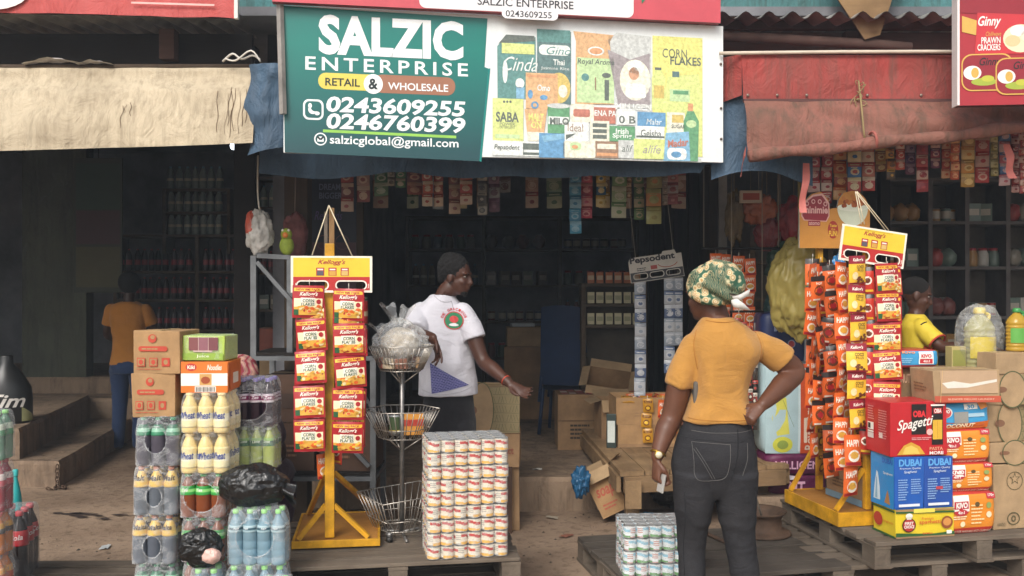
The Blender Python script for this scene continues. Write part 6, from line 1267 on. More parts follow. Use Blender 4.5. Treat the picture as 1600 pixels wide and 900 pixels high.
ORD = ['first', 'second', 'third', 'fourth', 'fifth', 'sixth', 'seventh', 'eighth', 'ninth', 'tenth', 'eleventh', 'twelfth', 'thirteenth', 'fourteenth', 'fifteenth', 'sixteenth', 'seventeenth', 'eighteenth', 'nineteenth', 'twentieth', 'twenty-first', 'twenty-second']
for k, (lst, side, d) in enumerate(((mid, 'left', 6.35), (mid2, 'right', 6.45))):
    for i, (a, c, yb, cn, cs) in enumerate(lst):
        x = ((a + c) / 2 - 800) / FPX * d; zt = 2.42; zb = CH - (yb - 450) / FPX * d; w_ = (c - a) / FPX * d; n = max(2, round((zt - zb) / (w_ * 1.15)))
        bgstrip('%s sachet strip, %s from left, %s row under green sign' % (cn, ORD[i], side), 'sachet strips hanging under the green sign', x, d + .03 * (i % 3), zt, w_, n, (zt - zb) / n, cs, 200 + i + 40 * k)
rr6 = random.Random(66); NM = ['dusty red', 'dusty green', 'dusty blue', 'dusty yellow', 'dusty brown', 'dusty white']; CL = [['#8a3f38', '#a07a60', '#c0a890'], ['#46684a', '#6a8060', '#a8b090'], ['#3f6484', '#6a8aa0', '#b0bcc4'], ['#a8883f', '#8a6a3a', '#d0c090'], ['#6a4a38', '#8a6a50', '#b59a80'], ['#a8a49a', '#8a8680', '#6a4a44']]
for i in range(13):                                  # a second row of strips further in
    x = -1.0 + i * .19 + rr6.uniform(-.04, .04); k = i % 6; n = rr6.choice((2, 3, 3))
    bgstrip('%s sachet strip, %s from left in the rear row inside the middle shop' % (NM[k], ORD[i]), 'rear row of sachet strips', x, 7.3 + .04 * (i % 3), 2.62, rr6.uniform(.08, .12), n, .13, CL[k], 500 + i)
b = MB(); b.tube([(-1.5, 7.34, 2.67), (1.75, 7.34, 2.67)], .012, W_dark, 8); one('pole', b, 'dark pole carrying the rear row of sachet strips inside the middle shop', 'pole')
b = MB(); b.tube([(-1.5, 6.4, 2.46), (1.75, 6.5, 2.46)], .012, W_dark, 8); one('pole', b, 'dark pole under the green sign from which sachet strips hang', 'pole')
rgt = [(1263, 1281, 300, 'red', ['#a8333a', '#8a2a34', '#c9a8a0']), (1283, 1301, 318, 'crimson', ['#9a2f36', '#b5484a', '#d0b8a8']), (1303, 1323, 312, 'orange', ['#c9662f', '#a84a2a', '#dba870']), (1325, 1345, 300, 'blue and red', ['#3f6a9a', '#a8443f', '#c9b890']), (1347, 1366, 298, 'pink and cream', ['#c07a6a', '#a8403c', '#d6c0a8']), (1368, 1384, 268, 'mustard', ['#b5803a', '#8f5a2a', '#d8c080']), (1385, 1399, 280, 'yellow', ['#c99a3f', '#b5702f', '#5a4a3a']), (1400, 1414, 265, 'scarlet', ['#b5443c', '#c95a48', '#d8b8a8']), (1415, 1430, 272, 'purple', ['#5a3a6a', '#6a3f5a', '#a88a9a']), (1432, 1450, 300, 'red and white', ['#a8403c', '#c0a090', '#8a2f34']), (1455, 1469, 262, 'wine red', ['#8f2f3f', '#6a3a58', '#c09a90']), (1472, 1485, 278, 'bright orange', ['#c95f38', '#b54a30', '#dba880']), (1486, 1499, 280, 'dark orange', ['#b5502f', '#c96a38', '#d8a070']), (1502, 1523, 292, 'yellow and orange', ['#c9883a', '#a8803a', '#d8b878']), (1525, 1545, 285, 'red and pink', ['#b53f40', '#c05a50', '#d8b0a0']), (1548, 1560, 275, 'olive', ['#8a8048', '#7a6a3a', '#b5a878']), (1562, 1579, 290, 'pink and blue', ['#b5606a', '#4a6a98', '#c9a8a8']), (1581, 1592, 300, 'maroon', ['#8a3038', '#a04a48', '#c9a098']), (1593, 1604, 302, 'dull red', ['#9a3a3a', '#b5544a', '#d0a898'])]
for i, (a, c, yb, cn, cs) in enumerate(rgt):
    d = 5.75 + .05 * (i % 3); x = ((a + c) / 2 - 800) / FPX * d; zt = 2.66; zb = CH - (yb - 450) / FPX * d; w_ = (c - a) / FPX * d; n = max(3, round((zt - zb) / (w_ * 1.1)))
    bgstrip('%s sachet strip, %s from left under the red awning' % (cn, ORD[i]), 'sachet strips hanging under the red awning', x, d, zt, w_, n, (zt - zb) / n, cs, 300 + i)
b = MB(); b.tube([(1.6, 5.8, 2.70), (4.2, 5.8, 2.70)], .012, W_dark, 8); one('pole', b, 'dark pole under the red awning from which sachet strips hang', 'pole')

# middle shop: left end panel with posters, steel rack, cartons
b = MB(); b.box(-1.555, 6.86, .24, -1.1, 6.89, 3.0, W_post, .003); part('plywood_panel', b)
b = MB(); f = Face(b, (-1.49, 6.845, 1.55), (1, 0, 0), (0, 0, 1), .34, .92); f.mb.box(-1.49, 6.846, 1.55, -1.15, 6.856, 2.47, P('#1d2233', .5)); f.rect(0, 0, 1, .42, P('#4a3038', .5), 1); f.text('DREAM', .2, .84, .66, .89, P('#6a7088'), 2, bold=.02); f.text('BIGGER', .2, .77, .7, .82, P('#6a7088'), 2, bold=.02); f.text('Rewards', .1, .6, .7, .67, P('#57427a'), 2, shear=.3); f.ring(.3, .42, .16, .06, .02, P('#5f3f44'), 2); f.ring(.7, .42, .16, .06, .02, P('#5f3f44'), 2)
one('poster', b, 'dark navy and brown poster on the plywood panel above the yellow stand', 'poster')
gs_ = M('#6a6c6e', .5, .2, 8, .1, 60, .4)
def steel_rack():
    o = Vector((-1.60, 5.75, 0)); t = thing('steel_rack', 'grey angle iron rack standing behind the left yellow display stand', 'rack', o); w_, d_ = .74, .45
    def br(a, c, wd=.035): b = MB(); b.bar(a, c, wd, wd * .8, gs_); return b
    for x, y, h in ((0, 0, 1.80), (w_, 0, 1.165), (0, d_, 1.165), (w_, d_, 1.165), (.22, .02, 1.80)): br((x, y, 0 if x != .22 else 1.20), (x, y, h)).build('post', t)
    for a, c in (((.02, 0, 1.80), (.22, .02, 1.79)), ((0, 0, 1.165), (w_, 0, 1.165)), ((0, d_, 1.165), (w_, d_, 1.165)), ((0, 0, 1.165), (0, d_, 1.165)), ((w_, 0, 1.165), (w_, d_, 1.165)), ((0, 0, .42), (w_, 0, .42)), ((0, d_, .42), (w_, d_, .42)), ((0, 0, .42), (0, d_, .42)), ((w_, 0, .42), (w_, d_, .42))): br(a, c).build('rail', t)
    for a, c in (((.03, -.03, 1.76), (.33, -.03, 1.42)), ((.30, -.03, .95), (.72, -.03, .5)), ((w_ - .3, d_, 1.12), (w_, d_, .7))): br(a, c, .03).build('diagonal_brace', t)
    b = MB(); b.box(-.01, -.01, 1.183, w_ + .01, d_ + .01, 1.2, W_dark); b.build('shelf_board', t); b = MB(); b.box(-.01, -.01, .438, w_ + .01, d_ + .01, .455, W_dark); b.build('shelf_board', t)
    return o
ro = steel_rack(); DB = M('#4a3528', .85, .2, 5)
carton('dark brown carton on the lower shelf of the grey rack behind the yellow stand', ro + Vector((.06, .05, .457)), R(2), .3, .34, .3, DB, lambda f: f.lines(.2, .3, .8, .6, 3, P('#7a5a44'), 1))
carton('dark brown carton printed CHOCO on the lower shelf of the grey rack', ro + Vector((.40, .04, .457)), R(-2), .34, .34, .33, DB, lambda f: (f.text('CHOCO', .14, .42, .78, .56, P('#7d5a44'), 2, bold=.02), f.lines(.14, .25, .7, .36, 1, P('#7d5a44'), 2)))
carton('second dark carton stacked behind the sachets on the grey rack', ro + Vector((.06, .06, .760)), R(-3), .32, .32, .3, DB, lambda f: f.rect(.1, .3, .9, .6, P('#3a2a22'), 1))
for i in range(2):
    t = thing('tin', ('red tin with green lid on the grey rack shelf, lower of two', 'red tin with pale stripe on the grey rack shelf, upper of two')[i], 'tin', ro + Vector((.64, .06, 1.202 + i * .172)))
    b = MB(); b.lathe([(.056, 0), (.058, .004), (.058, .05), (.058, .08), (.058, .145), (.058, .148)], None, 20, mats=[tin_m, P('#a8302c', .35), P('#c9b090', .35), P('#a8302c', .35), tin_m]); b.build('body', t); b = MB(); b.lathe([(.056, .149), (.056, .168), (.04, .169)], P(('#4a5a48', '#5a6a52')[i]), 20); b.build('lid', t)
t = thing('plastic_bag', 'white printed plastic bag hanging above the grey rack by the post', 'plastic bag', (-1.57, 5.78, 1.81)); crumple_bag((0, 0, .13), (.085, .07, .15), M('#b9b5ae', .35, .3, 14), 34, 17, .22).build('bag', t); crumple_bag((-.05, .0, .17), (.04, .05, .10), M('#b0503c', .35, .2, 14), 22, 19, .2).build('red_bag', t); b = MB(); b.tube([(0, 0, .26), (-.02, .02, .4), (-.02, .03, .62)], .006, P('#c9c2b4'), 6, 3); b.build('string', t)
t = thing('toy', 'small green and yellow soft toy sitting on the grey rack', 'toy', (-1.405, 5.79, 1.803)); b = MB(); gy = M('#8a9a38', .8, .2, 20); b.ball((0, 0, .06), (.045, .04, .06), gy, 12); b.ball((0, -.01, .13), (.035, .035, .04), gy, 12); b.build('body', t); b = MB(); b.ball((0, -.04, .125), (.018, .012, .018), P('#c9762f'), 8); b.build('muzzle', t)
for s_ in (-1, 1): b = MB(); b.ball((.018 * s_, -.03, .155), (.009, .007, .009), P('#d8d4c4'), 6); b.build('eye', t)
t = thing('plastic_bag', 'pink mesh bag hanging on the post behind the grey rack', 'plastic bag', (-1.47, 6.28, 1.95)); crumple_bag((0, 0, 0), (.09, .05, .16), M('#7a4a48', .7, .3, 14), 22, 23, .25).build('bag', t); b = MB(); b.tube([(0, 0, .14), (0, .03, .5)], .004, P('#8a7a70'), 5); b.build('string', t)
# cartons behind the man
q = Vector((-.35, 6.1, 0))
carton('brown carton at the bottom behind the man in white', q, R(3), .40, .36, .42, BRN2, lambda f: f.text('Gold', .3, .4, .7, .6, RDP, 2, bold=.02))
carton('brown carton with dim red print in the middle of the stack behind the man', q + Vector((.01, 0, .423)), R(-2), .39, .36, .22, BRN2, lambda f: f.text('Product', .5, .4, .9, .62, P('#8a4a38'), 2, bold=.02))
carton('green patterned carton on top of the stack behind the man', q + Vector((.0, 0, .646)), R(2), .40, .34, .30, BRN3, lambda f: fr_leaf(f, seed=11))
pk = MB(); pk.box(0, 0, 0, .15, .05, .19, ORS, .004); f = Face(pk, (0, -.002, 0), (1, 0, 0), (0, 0, 1), .15, .19); f.text('MIX', .5, .08, .9, .2, WT, 2, bold=.03); f.rect(.05, .5, .95, .9, P('#d8703a'), 1)
o = pk.build('packet', None, q + Vector((.10, -.055, .43)), R(3)); tag(o, 'orange packet leaning on the cartons behind the man', 'packet')
st = MB(); st.box(0, -.06, 0, .3, -.002, .428, DB); one('carton', st, 'narrow dark carton under the orange packet behind the man', 'carton', q + Vector((.05, 0, 0)))
# deeper goods
sh = shelf_unit('long dim shelf at the back of the middle shop', (-1.3, 11.5, .24), (0, .95, 1.9, 2.85), (.5, .95, 1.4, 1.85, 2.25), .4, back=False)
for i, z in enumerate((.74, 1.19, 1.64, 2.09)):
    for j in range(3):
        k, st_ = (('box', .15), ('jar', .13), ('bag', .18), ('tin', .11), ('clear', .1))[(i * 2 + j) % 5]
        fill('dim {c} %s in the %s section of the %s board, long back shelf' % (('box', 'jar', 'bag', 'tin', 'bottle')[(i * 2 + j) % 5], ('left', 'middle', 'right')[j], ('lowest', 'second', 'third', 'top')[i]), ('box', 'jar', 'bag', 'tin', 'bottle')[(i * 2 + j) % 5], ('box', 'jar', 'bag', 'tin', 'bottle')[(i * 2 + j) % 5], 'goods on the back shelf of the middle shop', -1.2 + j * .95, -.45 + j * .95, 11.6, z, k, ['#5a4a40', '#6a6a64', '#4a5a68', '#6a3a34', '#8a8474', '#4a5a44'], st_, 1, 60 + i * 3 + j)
def chair(label, loc, rz, z0=0):
    t = thing('plastic_chair', label, 'chair', loc, rz); m = M('#1f3457', .5, .15, 6)
    b = MB(); b.grid(lambda u, v: Vector(((u - .5) * .44, (v - .5) * .42, .44 - .02 * math.sin(u * 3.14))), 8, 6, m); b.grid(lambda u, v: Vector(((u - .5) * .44, (v - .5) * .42, .425 - .02 * math.sin(u * 3.14))), 8, 6, m); b.build('seat', t)
    b = MB(); b.grid(lambda u, v: Vector(((u - .5) * (.44 - .06 * v), .20 + .10 * v + .04 * (2 * u - 1) ** 2 * -1, .46 + .42 * v + .02 * math.sin(u * 3.14) * v)), 10, 8, m); b.grid(lambda u, v: Vector(((u - .5) * (.44 - .06 * v), .215 + .10 * v + .04 * (2 * u - 1) ** 2 * -1, .46 + .42 * v + .02 * math.sin(u * 3.14) * v)), 10, 8, m); b.build('backrest', t)
    for sx in (-1, 1):
        for sy in (-1, 1): b = MB(); b.tube([(sx * .19, sy * .18, .43), (sx * .22, sy * .22, .0)], .017, m, 8); b.build('leg', t)
    return t
ch = chair('blue plastic chair in the middle shop, lower of the stacked pair', (.52, 8.75, fz), R(165)); dup(ch, (.52, 8.77, fz + .3), R(166), 'blue plastic chair in the middle shop, upper of the stacked pair')
cr = shelf_unit('small wooden display shelf of cream packets in the middle shop', (.64, 8.3, fz), (0, .55), (.55, 1.03, 1.22, 1.40), .3)
for i, z in enumerate((1.03, 1.22, 1.40)):
    lb = ('cream packet in the bottom row of the small display shelf', 'cream packet in the middle row of the small display shelf', 'orange snack packet in the top row of the small display shelf')[i]
    for j in range(6):
        b = MB(); b.box(-.032, -.012, 0, .032, .012, .10, P('#cfc8a4' if i < 2 else ('#b5663a', '#8a5a40')[j % 2], .4), .003); b.box(-.026, -.0135, .03, .026, -.0122, .07, P('#a8a684' if i < 2 else '#c9b090'))
        if j == 0: p0 = b.build('packet', None, (.71, 8.36, fz + z), 0); tag(p0, lb, 'packet', 'packets on the small display shelf')
        else: o = p0.copy(); C.objects.link(o); o.location = (.71 + j * .082, 8.36 + .01 * (j % 2), fz + z); o.rotation_euler.z = R(-6 + 5 * (j % 3))
open_carton('tilted open carton of orange packets below the small display shelf', Vector((.62, 8.0, fz + .36)), R(-8), .36, .3, .2, BRN2, .08, tilt=(R(28), R(8)))
carton('dark carton holding up the tilted open carton', Vector((.62, 7.98, fz)), R(-6), .36, .3, .34, DB)
for i in range(6):
    pk = MB(); pk.box(0, 0, 0, .1, .03, .075, P(('#b5562f', '#4a6a3a', '#a84a38')[i % 3]), .003); o = pk.build('packet', None, (.98, 7.92, fz + .02 + .08 * i), R(4 * (i % 3))); tag(o, 'orange and green packet in the small pile left of the woman', 'packet', 'packets in the small pile left of the woman')
carton('pale carton lying deep inside the middle shop', Vector((-.05, 9.6, fz + .75)), R(3), .5, .35, .2, BRN3); carton('brown carton under the pale one deep inside the middle shop', Vector((-.08, 9.58, fz)), R(-2), .56, .4, .748, BRN2)
pp = MB(); pp.box(0, 0, 0, .24, .17, .035, P('#b5bcc0'), .003); one('paper_stack', pp, 'pale stack of papers on a carton deep in the middle shop', 'paper', (0, 9.64, fz + .953), R(8))
# toothpaste display behind the table
hs = MB(); W1 = P('#c4bfb4', .5); DG = P('#3a3a3e', .5)
t = thing('display_card', 'grey white toothpaste header card tilted on cords behind the low table', 'display card', (.905, 7.05, 1.635), 0, None, (0, R(-8)))
o_ = [(0, 0), (.41, 0), (.41, .18), (.37, .18), (.36, .21), (.27, .21), (.26, .19), (.02, .19), (0, .16)]; sl = [rrect_pts(.03, .025, .13, .06, .016), rrect_pts(.155, .025, .255, .06, .016), rrect_pts(.28, .025, .38, .06, .016)]
vs_, fs = fill2d([o_] + sl); hs.add([(x, 0, z) for x, z, *_ in vs_], fs, W1); hs.add([(x, .006, z) for x, z, *_ in vs_], fs, W1); n = len(o_); hs.add([(x, y, z) for y in (0, .006) for x, z in o_], [(i, (i + 1) % n, n + (i + 1) % n, n + i) for i in range(n)], W1)
vs_, fs = fill2d([[(0.004, .004), (.406, .004), (.406, .075), (.004, .075)]] + [rrect_pts(.024, .019, .136, .066, .02), rrect_pts(.149, .019, .261, .066, .02), rrect_pts(.274, .019, .386, .066, .02)]); hs.add([(x, -.001, z) for x, z, *_ in vs_], fs, DG)
f = Face(hs, (0, -.001, 0), (1, 0, 0), (0, 0, 1), .41, .21); f.text('Pepsodent', .03, .62, .87, .92, P('#26262c'), 2, bold=.035); f.ring(.72, .62, .2, .22, .014, P('#a8503c'), 2, 16, 200, 340); f.rect(.4, .4, .52, .54, P('#a84a44'), 2); f.lines(.14, .4, .36, .54, 2, DG, 2)
hs.build('card', t)
for s_ in (.06, .35): b = MB(); b.tube([(s_, .003, .18), (s_ + .02, .0, .9)], .002, P('#b5aa98'), 5); b.build('cord', t)
for i, (x, dx, n) in enumerate(((.975, 0, 9), (1.20, .0, 7), (1.27, 0, 5))):
    bgstrip('%s strip of white and blue toothpaste sachets under the toothpaste card' % ('left hand', 'middle', 'right hand')[i], 'toothpaste sachet strips', x, 7.06 + .02 * i, 1.655 + .03 * (i > 0), (.085, .08, .075)[i], n, .105, ['#9aa4b0', '#b5b9be', '#5f7090', '#c9ccd0'], 400 + i)
carton('brown carton standing on the low table behind the woman', Vector((.98, 7.15, zt)), R(2), .6, .4, .42, BRN2)
open_carton('small open carton of mixed sachets on the brown carton left of the woman', Vector((.98, 7.16, zt + .422)), R(3), .24, .26, .15, BRN, .0)
for i in range(8):
    o = sachet_mesh(('red', 'corn', 'gold', 'happy')[i % 4], .07, .09, i, .008).build('sachet', None, Vector((1.02 + .05 * (i % 4), 7.22 + .1 * (i // 4), zt + .58)), R(50 * i)); o.rotation_euler.x = R(-60 + 10 * i); tag(o, 'small sachet heaped in the little open carton left of the woman', 'sachet', 'sachets heaped in the little open carton')
oil_bottle('large yellow oil bottle standing behind the woman at the left of her head', Vector((1.34, 7.3, zt + .422)), .095, .56, mat_clear('oil2', '#a8933a', .1, .2), P('#c9b84a', .3), P('#b5a83a', .35))
# behind the woman, right: orange strips, thin strips, hanging bags
for i in range(4): sachet_strip('%s strip of orange sachets hanging behind the head scarf of the woman' % ('leftmost', 'second', 'third', 'rightmost')[i], 'orange strips behind the woman', (1.45 + .082 * i, 6.6 + .02 * (i % 2), 1.845 - .01 * i), 6, .085, .12, 'happy', R(12 * (i % 2)), .118, 90 + i, jit=.06)
for i in range(4): bgstrip('%s thin black, red and white sachet strip by the elbow of the woman' % ('leftmost', 'second', 'third', 'rightmost')[i], 'thin strips by the elbow of the woman', 1.54 + .04 * i, 6.3 + .015 * i, 1.40 - .03 * i, .04, 11 - i, .085, ['#2b2624', '#a8423a', '#c9c0b0', '#4a4038'], 420 + i)
b = MB(); b.tube([(1.35, 6.58, 1.88), (1.9, 6.58, 1.88)], .01, W_dark, 8); b.tube([(1.36, 6.58, 1.88), (1.36, 6.58, 2.9)], .004, P('#8a8070'), 5); b.tube([(1.89, 6.58, 1.88), (1.89, 6.58, 2.9)], .004, P('#8a8070'), 5); one('pole', b, 'short dark pole on cords carrying the orange strips behind the woman', 'pole')
b = MB(); b.tube([(1.48, 6.3, 1.44), (1.72, 6.35, 1.44)], .008, W_dark, 8); b.tube([(1.49, 6.3, 1.44), (1.49, 6.3, 2.9)], .003, P('#8a8070'), 5); b.tube([(1.71, 6.345, 1.44), (1.71, 6.345, 2.9)], .003, P('#8a8070'), 5); one('pole', b, 'thin hanging rod carrying the narrow black and red strips', 'pole')
sh = shelf_unit('narrow shelf of bags between the woman and the yellow bag', (1.92, 7.4, .2), (0, .62), (.9, 1.32, 1.62, 2.05), .35)
for i, (x, z, c, r_, nm) in enumerate(((1.64, 2.12, '#6a5630', (.07, .06, .20), 'tall tan bag hanging by the boarded wall'), (1.82, 2.18, '#a8603f', (.13, .06, .12), 'orange printed bag hanging below the blue tarpaulin'), (2.08, 2.10, '#9a2f34', (.13, .08, .16), 'bright red bag hanging above the yellow bag'), (1.88, 2.0, '#7a2c2c', (.09, .06, .13), 'dark red bag hanging beside the tan one'), (1.98, 1.75, '#2f4a38', (.10, .07, .17), 'dark green striped bag left of the yellow bag'), (1.96, 1.42, '#3a5a58', (.10, .07, .16), 'teal bag just above the navy sack'))):
    y = 6.85; t = thing('bag', nm, 'bag', (x, y, z)); crumple_bag((0, 0, 0), r_, M(c, .4, .25, 12), 26, 30 + i, .36).build('bag', t); b = MB(); b.tube([(0, 0, r_[2] * .85), (0, 0, 2.95 - z)], .003, P('#8a8070'), 5); b.build('string', t)
pk = MB(); pk.box(0, 0, 0, .16, .04, .09, P('#c9b8a0'), .004); pk.box(.02, -.0015, .02, .14, 0, .07, P('#a8503a')); one('packet', pk, 'pale packet with orange label stuck among the hanging bags', 'packet', (1.66, 6.75, 2.22), 0)
b = MB(); b.tube([(1.74, 6.77, 2.3), (1.74, 6.77, 2.95)], .002, P('#8a8070'), 5); one('cord', b, 'thin cord holding the pale packet among the hanging bags', 'cord')
# right shop shelves
gm_ = M('#5f5a58', .8, .2, 5)
sh = shelf_unit('grey painted shelf unit with square bays in the right shop', (3.42, 8.6, .2), (0, .46, .80, 1.18, 1.6), (.45, .80, 1.14, 1.60, 2.02, 2.42), .38, gm_)
for i, z in enumerate((.65, 1.0, 1.34, 1.80, 2.22)):
    for j, (xa, xb) in enumerate(((3.48, 3.82), (3.94, 4.16), (4.28, 4.54), (4.66, 4.96))):
        k, st_, nm = (('bag', .115, 'bag'), ('jar', .10, 'jar'), ('bag', .12, 'bag'), ('tin', .085, 'tin'), ('box', .11, 'box'))[(i * 3 + j) % 5]
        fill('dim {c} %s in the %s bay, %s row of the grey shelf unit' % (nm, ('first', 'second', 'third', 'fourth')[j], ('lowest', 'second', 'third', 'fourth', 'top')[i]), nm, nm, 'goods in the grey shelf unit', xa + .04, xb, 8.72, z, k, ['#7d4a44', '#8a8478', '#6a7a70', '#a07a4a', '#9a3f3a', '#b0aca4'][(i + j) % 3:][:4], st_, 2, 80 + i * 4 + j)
b = MB(); b.box(3.02, 7.6, .2, 3.1, 7.68, 3.3, W_dark, .003); one('timber_post', b, 'dark timber post in the right shop beside the grey shelf unit', 'post')
# left shop: painted advertising panel, cartons, sack shaped bottle sign, chain
b = MB(); b.box(-4.72, 10.0, 1.55, -4.2, 10.02, 3.0, P('#34382b', .7)); f = Face(b, (-4.72, 10.0, 1.55), (1, 0, 0), (0, 0, 1), .52, 1.45); f.rect(.04, .62, .96, .96, P('#2f4030', .7), 1); f.rect(.04, .36, .96, .61, P('#452f30', .7), 1); f.rect(.04, .04, .96, .34, P('#4a472c', .7), 1)  # panel colours darkened to carry the dimness of the shop
one('poster', b, 'faded green, maroon and olive advertising panel in the left shop', 'poster')
b = MB(); b.tube([(-4.46, 10.01, 2.98), (-4.46, 10.01, 3.42)], .004, W_dark, 5); one('cord', b, 'cord holding the faded advertising panel in the left shop', 'cord')
carton('brown carton on the floor of the left shop beside the headscarf', Vector((-3.0, 8.6, .0)), R(4), .5, .4, .75, BRN2); carton('orange brown carton on the taller one in the left shop', Vector((-2.98, 8.62, .753)), R(-3), .45, .36, .3, BRN)
carton('pale carton at the back of the left shop near the partition', Vector((-2.35, 8.4, 0)), R(5), .42, .36, .95, BRN3); carton('red printed carton on the pale one near the partition', Vector((-2.33, 8.42, .953)), R(-4), .36, .3, .28, M('#7a4438', .8, .2, 5))
t = thing('bottle_sign', 'black bottle shaped advertising sign with white script at the left edge', 'sign', (-4.28, 7.85, .462), R(10)); b = MB(); b.lathe([(.19, 0), (.21, .03), (.21, .2), (.2, .3), (.13, .42), (.06, .50), (.055, .56), (.05, .57)], M('#1a1a1a', .3, .1, 5), 28, sy=.6); b.build('body', t)
b = MB(); vs_, fs, a_ = text_geo('Tim', .02, .35); b.add([(.2125 * math.sin((u - .35) * 1.5), -.1285 * math.cos((u - .35) * 1.5), .14 + v * .11) for u, v in vs_], fs, P('#c9c6c0')); b.build('lettering', t)
b = MB(); b.grid(lambda u, v: Vector((.2125 * math.sin(.8 + u * .7), -.1285 * math.cos(.8 + u * .7), .02 + .12 * v * (1 - u * .6))), 8, 6, P('#8a8a60')); b.build('print', t)
t = thing('chain', 'rusty chain hanging over the corner of the lower concrete step', 'chain', (-3.63, 7.42, .2)); rng = random.Random(2)
for i in range(16):
    b = MB(); s_ = .014; b.tube([(s_ * math.cos(a) * (1 if i % 2 else .35), s_ * math.cos(a) * (.35 if i % 2 else 1), .024 * math.sin(a)) for a in [k / 10 * 6.283 for k in range(10)]], .0045, rust, 5, closed=True)
    p = (0, -.012, -.03 - .032 * i) if i < 6 else (rng.uniform(-.04, .08), -.04 + rng.uniform(-.05, .02), -.185); o = b.build('link', t, p)
    if i >= 6: o.rotation_euler = (R(80), rng.uniform(0, 3), rng.uniform(0, 3))
b = MB(); rr_ = random.Random(5)
for i in range(14):
    p = Vector((rr_.uniform(-.5, .3), rr_.uniform(-.12, .12), .004)); pts = [p + Vector((rr_.uniform(.03, .07) * math.cos(a), rr_.uniform(.012, .03) * math.sin(a), 0)) for a in [k / 8 * 6.283 for k in range(8)]]; b.add(pts, [tuple(range(8))], M('#3a2c26', .9))
tag(b.build('mud', None, (-2.75, 6.45, .008)), kind='stuff')
for i, (x, y, c) in enumerate(((.16, 6.9, '#cfcac0'), (-.05, 6.3, '#c9c2b4'))):
    b = MB(); b.grid(lambda u, v: Vector((.07 * u, .03 * v, .006 + .006 * math.sin(u * 6 + v * 4))), 5, 4, P(c)); one('paper_scrap', b, ('small white paper scrap on the concrete step', 'small white paper scrap on the ground by the step')[i], 'litter', (x, y, (.243, .005)[i]), R(20))

# grit, gravel and litter on the trodden ground
b = MB(); rg = random.Random(9); gm3 = [M(c, .95) for c in ('#6a5a4a', '#4a3d32', '#857362', '#3a322b')]
for i in range(420):
    x, y = rg.uniform(-3.4, 2.2), rg.uniform(5.4, 6.65); r_ = rg.uniform(.003, .011) * (1 if rg.random() < .9 else 1.8)
    if not (-2.2 < x < 1.0) and y > 6.0: continue
    z = gz(x, y); pts = [(x + r_ * math.cos(a + i), y + r_ * math.sin(a + i), z - .001) for a in (0, 1.3, 2.7, 4.2, 5.3)]; b.add(pts + [(x + r_ * .2, y, z + r_ * .7)], [(0, 1, 5), (1, 2, 5), (2, 3, 5), (3, 4, 5), (4, 0, 5)], gm3[i % 4])
tag(b.build('gravel'), kind='stuff')
for i, (x, y, c, lb) in enumerate(((-1.9, 6.1, '#b5ada0', 'torn pale paper scrap on the earth left of the middle shop'), (.35, 5.95, '#8a5a48', 'brown wrapper lying on the earth before the torn carton'), (-2.5, 5.7, '#c0c4c4', 'crushed clear wrapper on the earth by the cola bottles'), (.28, 6.45, '#a89c8a', 'small folded paper at the foot of the concrete step'))):
    b = MB(); b.grid(lambda u, v: Vector((.09 * (u - .5) + .01 * math.sin(v * 5), .05 * (v - .5), .008 + .010 * abs(noise.noise(Vector((u * 4, v * 4, i)))))), 8, 6, P(c)); one('paper_scrap', b, lb, 'litter', (x, y, gz(x, y) + .002), R(50 * i))
# ------------------------------------------------------------------ people
def rl(*rs):
    n = len(rs) - 1
    def f(t): x = min(max(t, 0), 1) * n; i = min(int(x), n - 1); return rs[i] + (rs[i + 1] - rs[i]) * (x - i)
    return f
def limb(b, pts, rs, k=5, ry=None, up=Vector((0, 0, 1)), end=True):
    pts = [Vector(p) for p in pts]; b.tube(pts, rl(*rs), None, 20, k, ry=rl(*ry) if ry else None, up=up)
    for p, r in ((pts[0], rs[0]), (pts[-1], rs[-1]))[:2 if end else 1]: b.ball(p, r * .97, None, 10)
def torso(b, secs, n=36, ex=2.4, seams=4):
    """secs: (centre, half width, half depth, yaw)"""
    out = []
    cs = smooth_path([Vector(s[0]) for s in secs], seams); A = smooth_path([Vector((s[1], s[2], s[3])) for s in secs], seams)
    def f(u, v):
        i = min(int(v * (len(cs) - 1) + .5), len(cs) - 1); c = cs[i]; a, d, y = A[i]; t = 2 * math.pi * u; x, q = math.cos(t), math.sin(t)
        k = 1 / (abs(x) ** ex + abs(q) ** ex) ** (1 / ex); x *= a * k; q *= d * k
        return c + Vector((x * math.cos(y) - q * math.sin(y), x * math.sin(y) + q * math.cos(y), 0))
    b.grid(f, n, len(cs) - 1, None, cu=True); m = len(cs) - 1; base = len(b.v) - n * (m + 1)
    b.f.append(tuple(base + i for i in range(n))[::-1]); b.mi.append(0); b.sm.append(True); b.f.append(tuple(base + m * n + i for i in range(n))); b.mi.append(0); b.sm.append(True)
